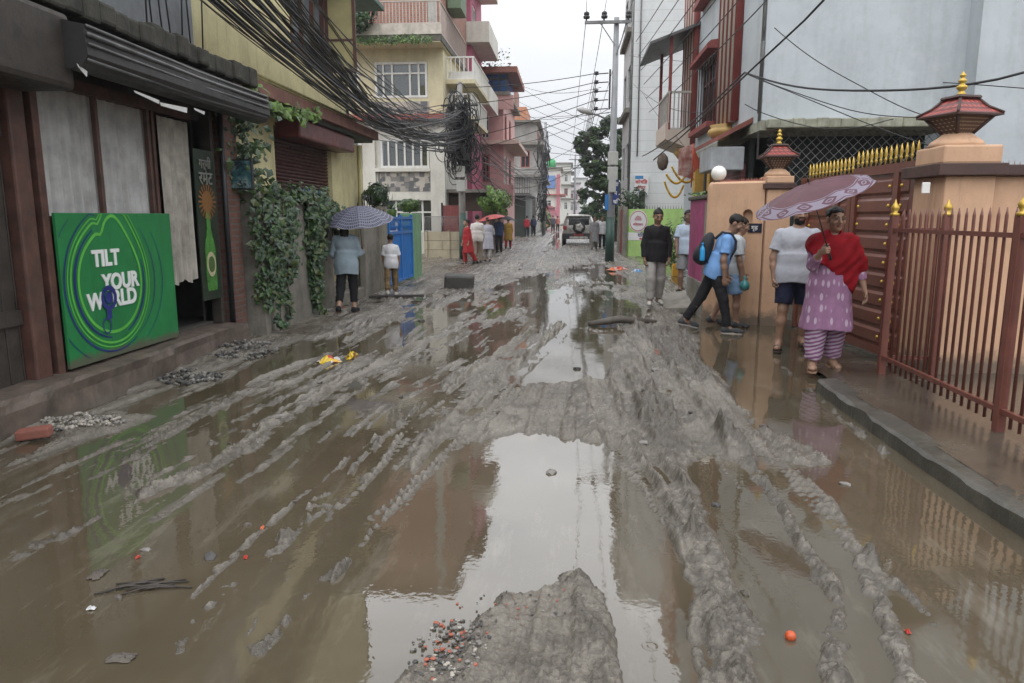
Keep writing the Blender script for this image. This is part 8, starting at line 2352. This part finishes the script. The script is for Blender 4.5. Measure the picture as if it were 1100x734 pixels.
def props():
    YP = M('yellow_wrapper', (.55, .38, .02), .25, .15); RP = M('red_wrapper', (.40, .03, .02), .3, .15); WP = M('white_wrapper', (.5, .5, .5), .4); BP = M('brown_wrapper', (.12, .06, .02), .35); BLP = M('blue_wrapper', (.10, .25, .45), .35); ORG = M('orange_wrapper', (.55, .14, .05), .4)
    x, y = gz(354, 389); crumpled('snack_wrapper', 'crumpled yellow and pink snack wrapper lying in the mud, left one', 'wrapper', x, y, .24, .20, [YP, YP, RP, WP], 3, .09)
    x, y = gz(379, 385); crumpled('snack_wrapper', 'brown and yellow wrapper lying beside the pink and yellow one', 'wrapper', x, y, .22, .16, [BP, YP, BP], 5, .09)
    x, y = gz(664, 291); crumpled('rubbish_heap', 'orange red rubbish scrap by the foot of the right utility pole', 'rubbish', x, y, .75, .4, [ORG, RP, WP], 8, .14)
    x, y = gz(684, 293); crumpled('rubbish_bag', 'pale blue plastic bag crumpled beside the orange scrap', 'rubbish', x, y, .5, .3, [BLP, WP], 9, .12)
    x, y = gz(690, 380); crumpled('mud_stained_cloth', 'dull rust coloured cloth trodden into the right hand mud', 'cloth', x + .15, y, .25, .12, [M('rust_cloth', (.16, .075, .055), .8)], 12, .04)
    x, y = gz(396, 322); crumpled('wet_sack', 'flattened dark wet sack on the mud near the boy', 'sack', x - .1, y - 1.5, .5, .3, [M('wet_sack', (.07, .05, .04), .6), M('rust_cloth', (.16, .075, .055))], 14, .06)
    # dark block left standing in the mud
    x, y = gz(493, 311); b = MB(); b.bbox((x - .33, y, -.03), (x + .33, y + .45, .30), .05)
    ob = b.build('drain_block', M('dark_wet_block', (.045, .043, .040), .55, .4, 5, .7, 18, grime=.6, gcol=(.12, .10, .08)), loc=(x, y, 0)); ob.rotation_euler = (.06, .04, .12); tag(ob, 'dark square block of wet concrete left standing in the muddy road', 'block')
    x, y = gz(424, 322); b = MB(); b.obox((x - .5, y, .05), (x + .55, y + .15, .07), .16, .04); tag(b.build('wooden_plank', OLDWOOD, loc=(x, y, .05)), 'old wooden plank lying at the boy\'s feet', 'plank')
    x, y = gz(640, 352); b = MB(); b.tube([(x - .1, y, .05), (x + .35, y + .25, .09), (x + .9, y + .2, .06)], [.04, .06, .03], 8); tag(b.build('muddy_log', M('mud_coated', (.075, .062, .05), .6, .3, 6, .6), loc=(x, y, .05)), 'mud coated length of wood at the edge of the middle puddle', 'log')
    x, y = gz(38, 473); b = MB(); b.bbox((x - .11, y - .05, .02), (x + .11, y + .06, .09), .012); o = b.build('brick', M('loose_brick', (.24, .085, .06), .8, .25, 8, .5, 30, grime=.5), loc=(x, y, .02)); o.rotation_euler = (.05, -.08, .35); tag(o, 'loose red brick lying in front of the shop plinth', 'brick')
    x, y = gz(849, 686)
    b = MB(); b.smooth = True; bm = bmesh.new(); bmesh.ops.create_uvsphere(bm, u_segments=16, v_segments=10, radius=.021); bmesh.ops.translate(bm, verts=bm.verts, vec=(x, y, .010)); b.bm(bm); tag(b.build('orange_fruit', M('orange_peel', (.50, .08, .018), .4, .25, 60, .1, 90, grime=.5, gcol=(.09, .07, .05), gs=(30, 30, 30)), loc=(x, y, .01)), 'small bright orange fruit floating between the mud ridges', 'fruit')
    # gravel piles and rubble
    rr = random.Random(9)
    def pile(name, label, cx, cy, rx, ry, n, r, mats, z=.01):
        b = MB()
        for k in range(n):
            a = rr.uniform(0, 6.283); q = rr.random() ** .6; px, py = cx + rx * q * math.cos(a), cy + ry * q * math.sin(a)
            b.cur = rr.randrange(len(mats)); rock_bm(b, (px, py, max(0, ground_z(px, py)) + z + (1 - q) * r * .8), r * rr.uniform(.4, 1.3), rr.randrange(9999), .7)
        o = b.build(name, mats, loc=(cx, cy, 0)); tag(o, label, 'gravel', kind='stuff')
    G1, G2, G3 = M('gravel_grey', (.17, .16, .145), .7, .3), M('gravel_dark', (.055, .052, .05), .6, .3), M('gravel_pale', (.30, .275, .235), .7, .2); RB = M('brick_chip', (.30, .085, .05), .7, .25); YB = M('yellow_chip', (.42, .30, .05), .6)
    x, y = gz(88, 458); pile('gravel', 'small pale gravel heap washed up before the shop plinth', x, y, .32, .18, 220, .018, [G1, G3, G3])
    x, y = gz(205, 408); pile('gravel', 'dark gravel patch by the shop door step', x, y, .30, .28, 170, .022, [G2, G2, G1])
    x, y = gz(262, 380); pile('gravel', 'scattered stones at the foot of the brick pilaster', x, y, .35, .5, 120, .025, [G1, G2])
    x, y = gz(482, 700); pile('rubble', 'broken brick chips and stones on the edge of the nearest mud island', x, y, .15, .22, 240, .009, [G1, G2, G3, G1, RB, G2, M('mud_coated', (.075, .062, .05))], .002)
    x, y = gz(560, 655); pile('rubble', 'sparse red chips on the nearest mud island', x, y, .30, .14, 46, .006, [RB, G2, G1], .002)
    # lone stones lying in the mud and water
    spots = [(395, 345), (455, 345), (404, 365), (520, 405), (432, 427), (388, 446), (590, 505), (700, 455), (715, 520), (690, 480), (676, 375), (730, 358), (755, 410), (620, 395), (540, 445), (905, 520), (768, 545), (800, 640), (300, 455), (352, 465), (248, 478), (196, 512), (320, 538), (270, 566), (160, 590), (230, 600), (130, 640), (345, 410), (470, 300), (560, 292), (600, 305), (690, 312), (672, 340), (705, 402), (742, 452), (820, 460), (660, 430), (690, 425)]
    proto = []
    for k in range(3):
        b = MB(); rock_bm(b, (0, 0, 0), .028, 40 + k, .6); rock_bm
        proto.append(b.build('stone', [G1, G2, M('mud_coated', (.075, .062, .05))][k]))
    for i, (px, py) in enumerate(spots):
        px += rr.uniform(-4, 4); py += rr.uniform(-3, 3); x, y = gz(px, py)
        o = proto[i % 3] if i < 3 else proto[i % 3].copy()
        if i >= 3: COL.objects.link(o)
        s = rr.uniform(.5, 1.5) * min(2.2, .5 + y * .12); o.location = (x, y, max(0, ground_z(x, y)) + .004); o.scale = (s, s * rr.uniform(.7, 1.4), s); o.rotation_euler = (rr.uniform(-.3, .3), 0, rr.uniform(0, 6))
        tag(o, 'loose stone or clod lying in the muddy road', 'stone', 'loose stones in the mud')
    # twigs and litter floating on the left water
    b = MB(); x, y = gz(155, 632)
    for k in range(14):
        a = rr.uniform(-.3, .3) + .35; l = rr.uniform(.05, .14); px, py = x + rr.uniform(-.09, .09), y + rr.uniform(-.03, .03); b.tube([(px - l * math.cos(a), py - l * math.sin(a), .006), (px, py, .016), (px + l * math.cos(a), py + l * math.sin(a), .006)], .004, 4)
    tag(b.build('twig_bundle', M('wet_twig', (.04, .032, .025), .6), loc=(x, y, 0)), 'clump of dark wet twigs floating in the left water', 'twigs')
    for i, (px, py, m, sz, lb) in enumerate(((105, 618, M('mud_coated', (.075, .062, .05)), .10, 'dark rag of leaves floating under the reflected green board'), (130, 708, M('mud_coated', (.075, .062, .05)), .10, 'dark floating scrap nearest the lower left corner'), (98, 655, WP, .035, 'tiny white plastic scrap floating at left'), (264, 600, RP, .03, 'tiny red scrap on the left mud streaks'), (282, 568, ORG, .03, 'tiny orange scrap on the left mud streaks'), (975, 680, RP, .03, 'tiny red scrap on the right mud ridge'), (148, 600, RP, .025, 'tiny red scrap floating beside the reflected lettering'))):
        x, y = gz(px, py); crumpled('litter_scrap', lb, 'litter', x, y, sz, sz * .6, [m], 30 + i, .018)


props()
# ------------------------------------------------------------------ camera, sky and light
def camera_world():
    cam = bpy.data.cameras.new('camera'); co = bpy.data.objects.new('camera', cam); COL.objects.link(co)
    cam.sensor_width = 36; cam.lens = 36 * FOC / 1100; cam.clip_end = 3000; cam.clip_start = .05
    m = Matrix((CR, CU, -CF)).transposed().to_4x4(); m.translation = Vector((0, 0, CAMH))
    co.matrix_world = m
    SC.camera = co
    w = bpy.data.worlds.new('World'); SC.world = w; w.use_nodes = True
    nt = w.node_tree; bg = nt.nodes['Background']
    sky = nt.nodes.new('ShaderNodeTexSky'); sky.sky_type = 'NISHITA'; sky.sun_disc = False
    sky.sun_elevation = R(62); sky.sun_rotation = R(200); sky.dust_density = 3; sky.air_density = 1.2
    hs = nt.nodes.new('ShaderNodeHueSaturation'); hs.inputs['Saturation'].default_value = .10
    nt.links.new(sky.outputs[0], hs.inputs['Color'])
    tc = nt.nodes.new('ShaderNodeTexCoord').outputs['Generated']
    sep = nt.nodes.new('ShaderNodeSeparateXYZ'); nt.links.new(tc, sep.inputs[0])
    # overcast sky brighter overhead than at the horizon; soft cloud structure
    gr = ramp(nt, sep.outputs[2], 0, .62, (1.05,) * 3, (2.6,) * 3)
    cr = gr.node.color_ramp
    for p_, v_ in ((.25, 1.36), (.34, 2.7), (.48, 3.3)): e_ = cr.elements.new(p_); e_.color = (v_, v_, v_, 1)  # brightest band added above the view to lift the puddle reflections
    cl = ramp(nt, noise(nt, tc, 2.6, 6, .55, (1, 1, 2.2)), .3, .7, (.86, .87, .89), (1.08, 1.07, 1.06))
    c = mix(nt, 1.0, mix(nt, 1.0, mix(nt, .78, hs.outputs[0], (7.6, 7.75, 8.0)), gr, 'MULTIPLY'), cl, 'MULTIPLY')
    nt.links.new(c, bg.inputs['Color'])
    bg.inputs['Strength'].default_value = SKY_STRENGTH
    s = bpy.data.lights.new('sun', 'SUN'); so = bpy.data.objects.new('sun', s); COL.objects.link(so)
    s.energy = .5; s.angle = R(25); s.color = (1, .97, .93)
    el, az = R(62), R(200)   # sky sun_rotation is measured clockwise from +Y
    d = Vector((math.sin(az) * math.cos(el), math.cos(az) * math.cos(el), math.sin(el)))
    so.rotation_euler = d.to_track_quat('Z', 'Y').to_euler()
    so.location = (0, 0, 30)
    SC.view_settings.view_transform = 'Standard'; SC.view_settings.look = 'None'
    SC.view_settings.gamma = 1; SC.view_settings.use_curve_mapping = False
    SC.view_settings.exposure = EXPOSURE
    SC.render.engine = 'CYCLES'
    SC.cycles.use_denoising = True
    SC.cycles.max_bounces = 6; SC.cycles.diffuse_bounces = 3; SC.cycles.glossy_bounces = 3
    SC.cycles.caustics_reflective = False; SC.cycles.caustics_refractive = False


def air():
    b = MB(); b.box((-60, -12, -1.2), (60, 330, 22)); o = b.build('haze', [])
    m = bpy.data.materials.new('pale_air'); m.use_nodes = True; nt = m.node_tree; nt.nodes.remove(nt.nodes['Principled BSDF'])
    v = nt.nodes.new('ShaderNodeVolumePrincipled'); v.inputs['Color'].default_value = (.92, .95, 1, 1); v.inputs['Density'].default_value = .0008; v.inputs['Anisotropy'].default_value = .2
    nt.links.new(v.outputs[0], nt.nodes['Material Output'].inputs['Volume']); o.data.materials.append(m)
    tag(o, kind='stuff')


air()
SKY_STRENGTH = .15; EXPOSURE = -0.36
camera_world()
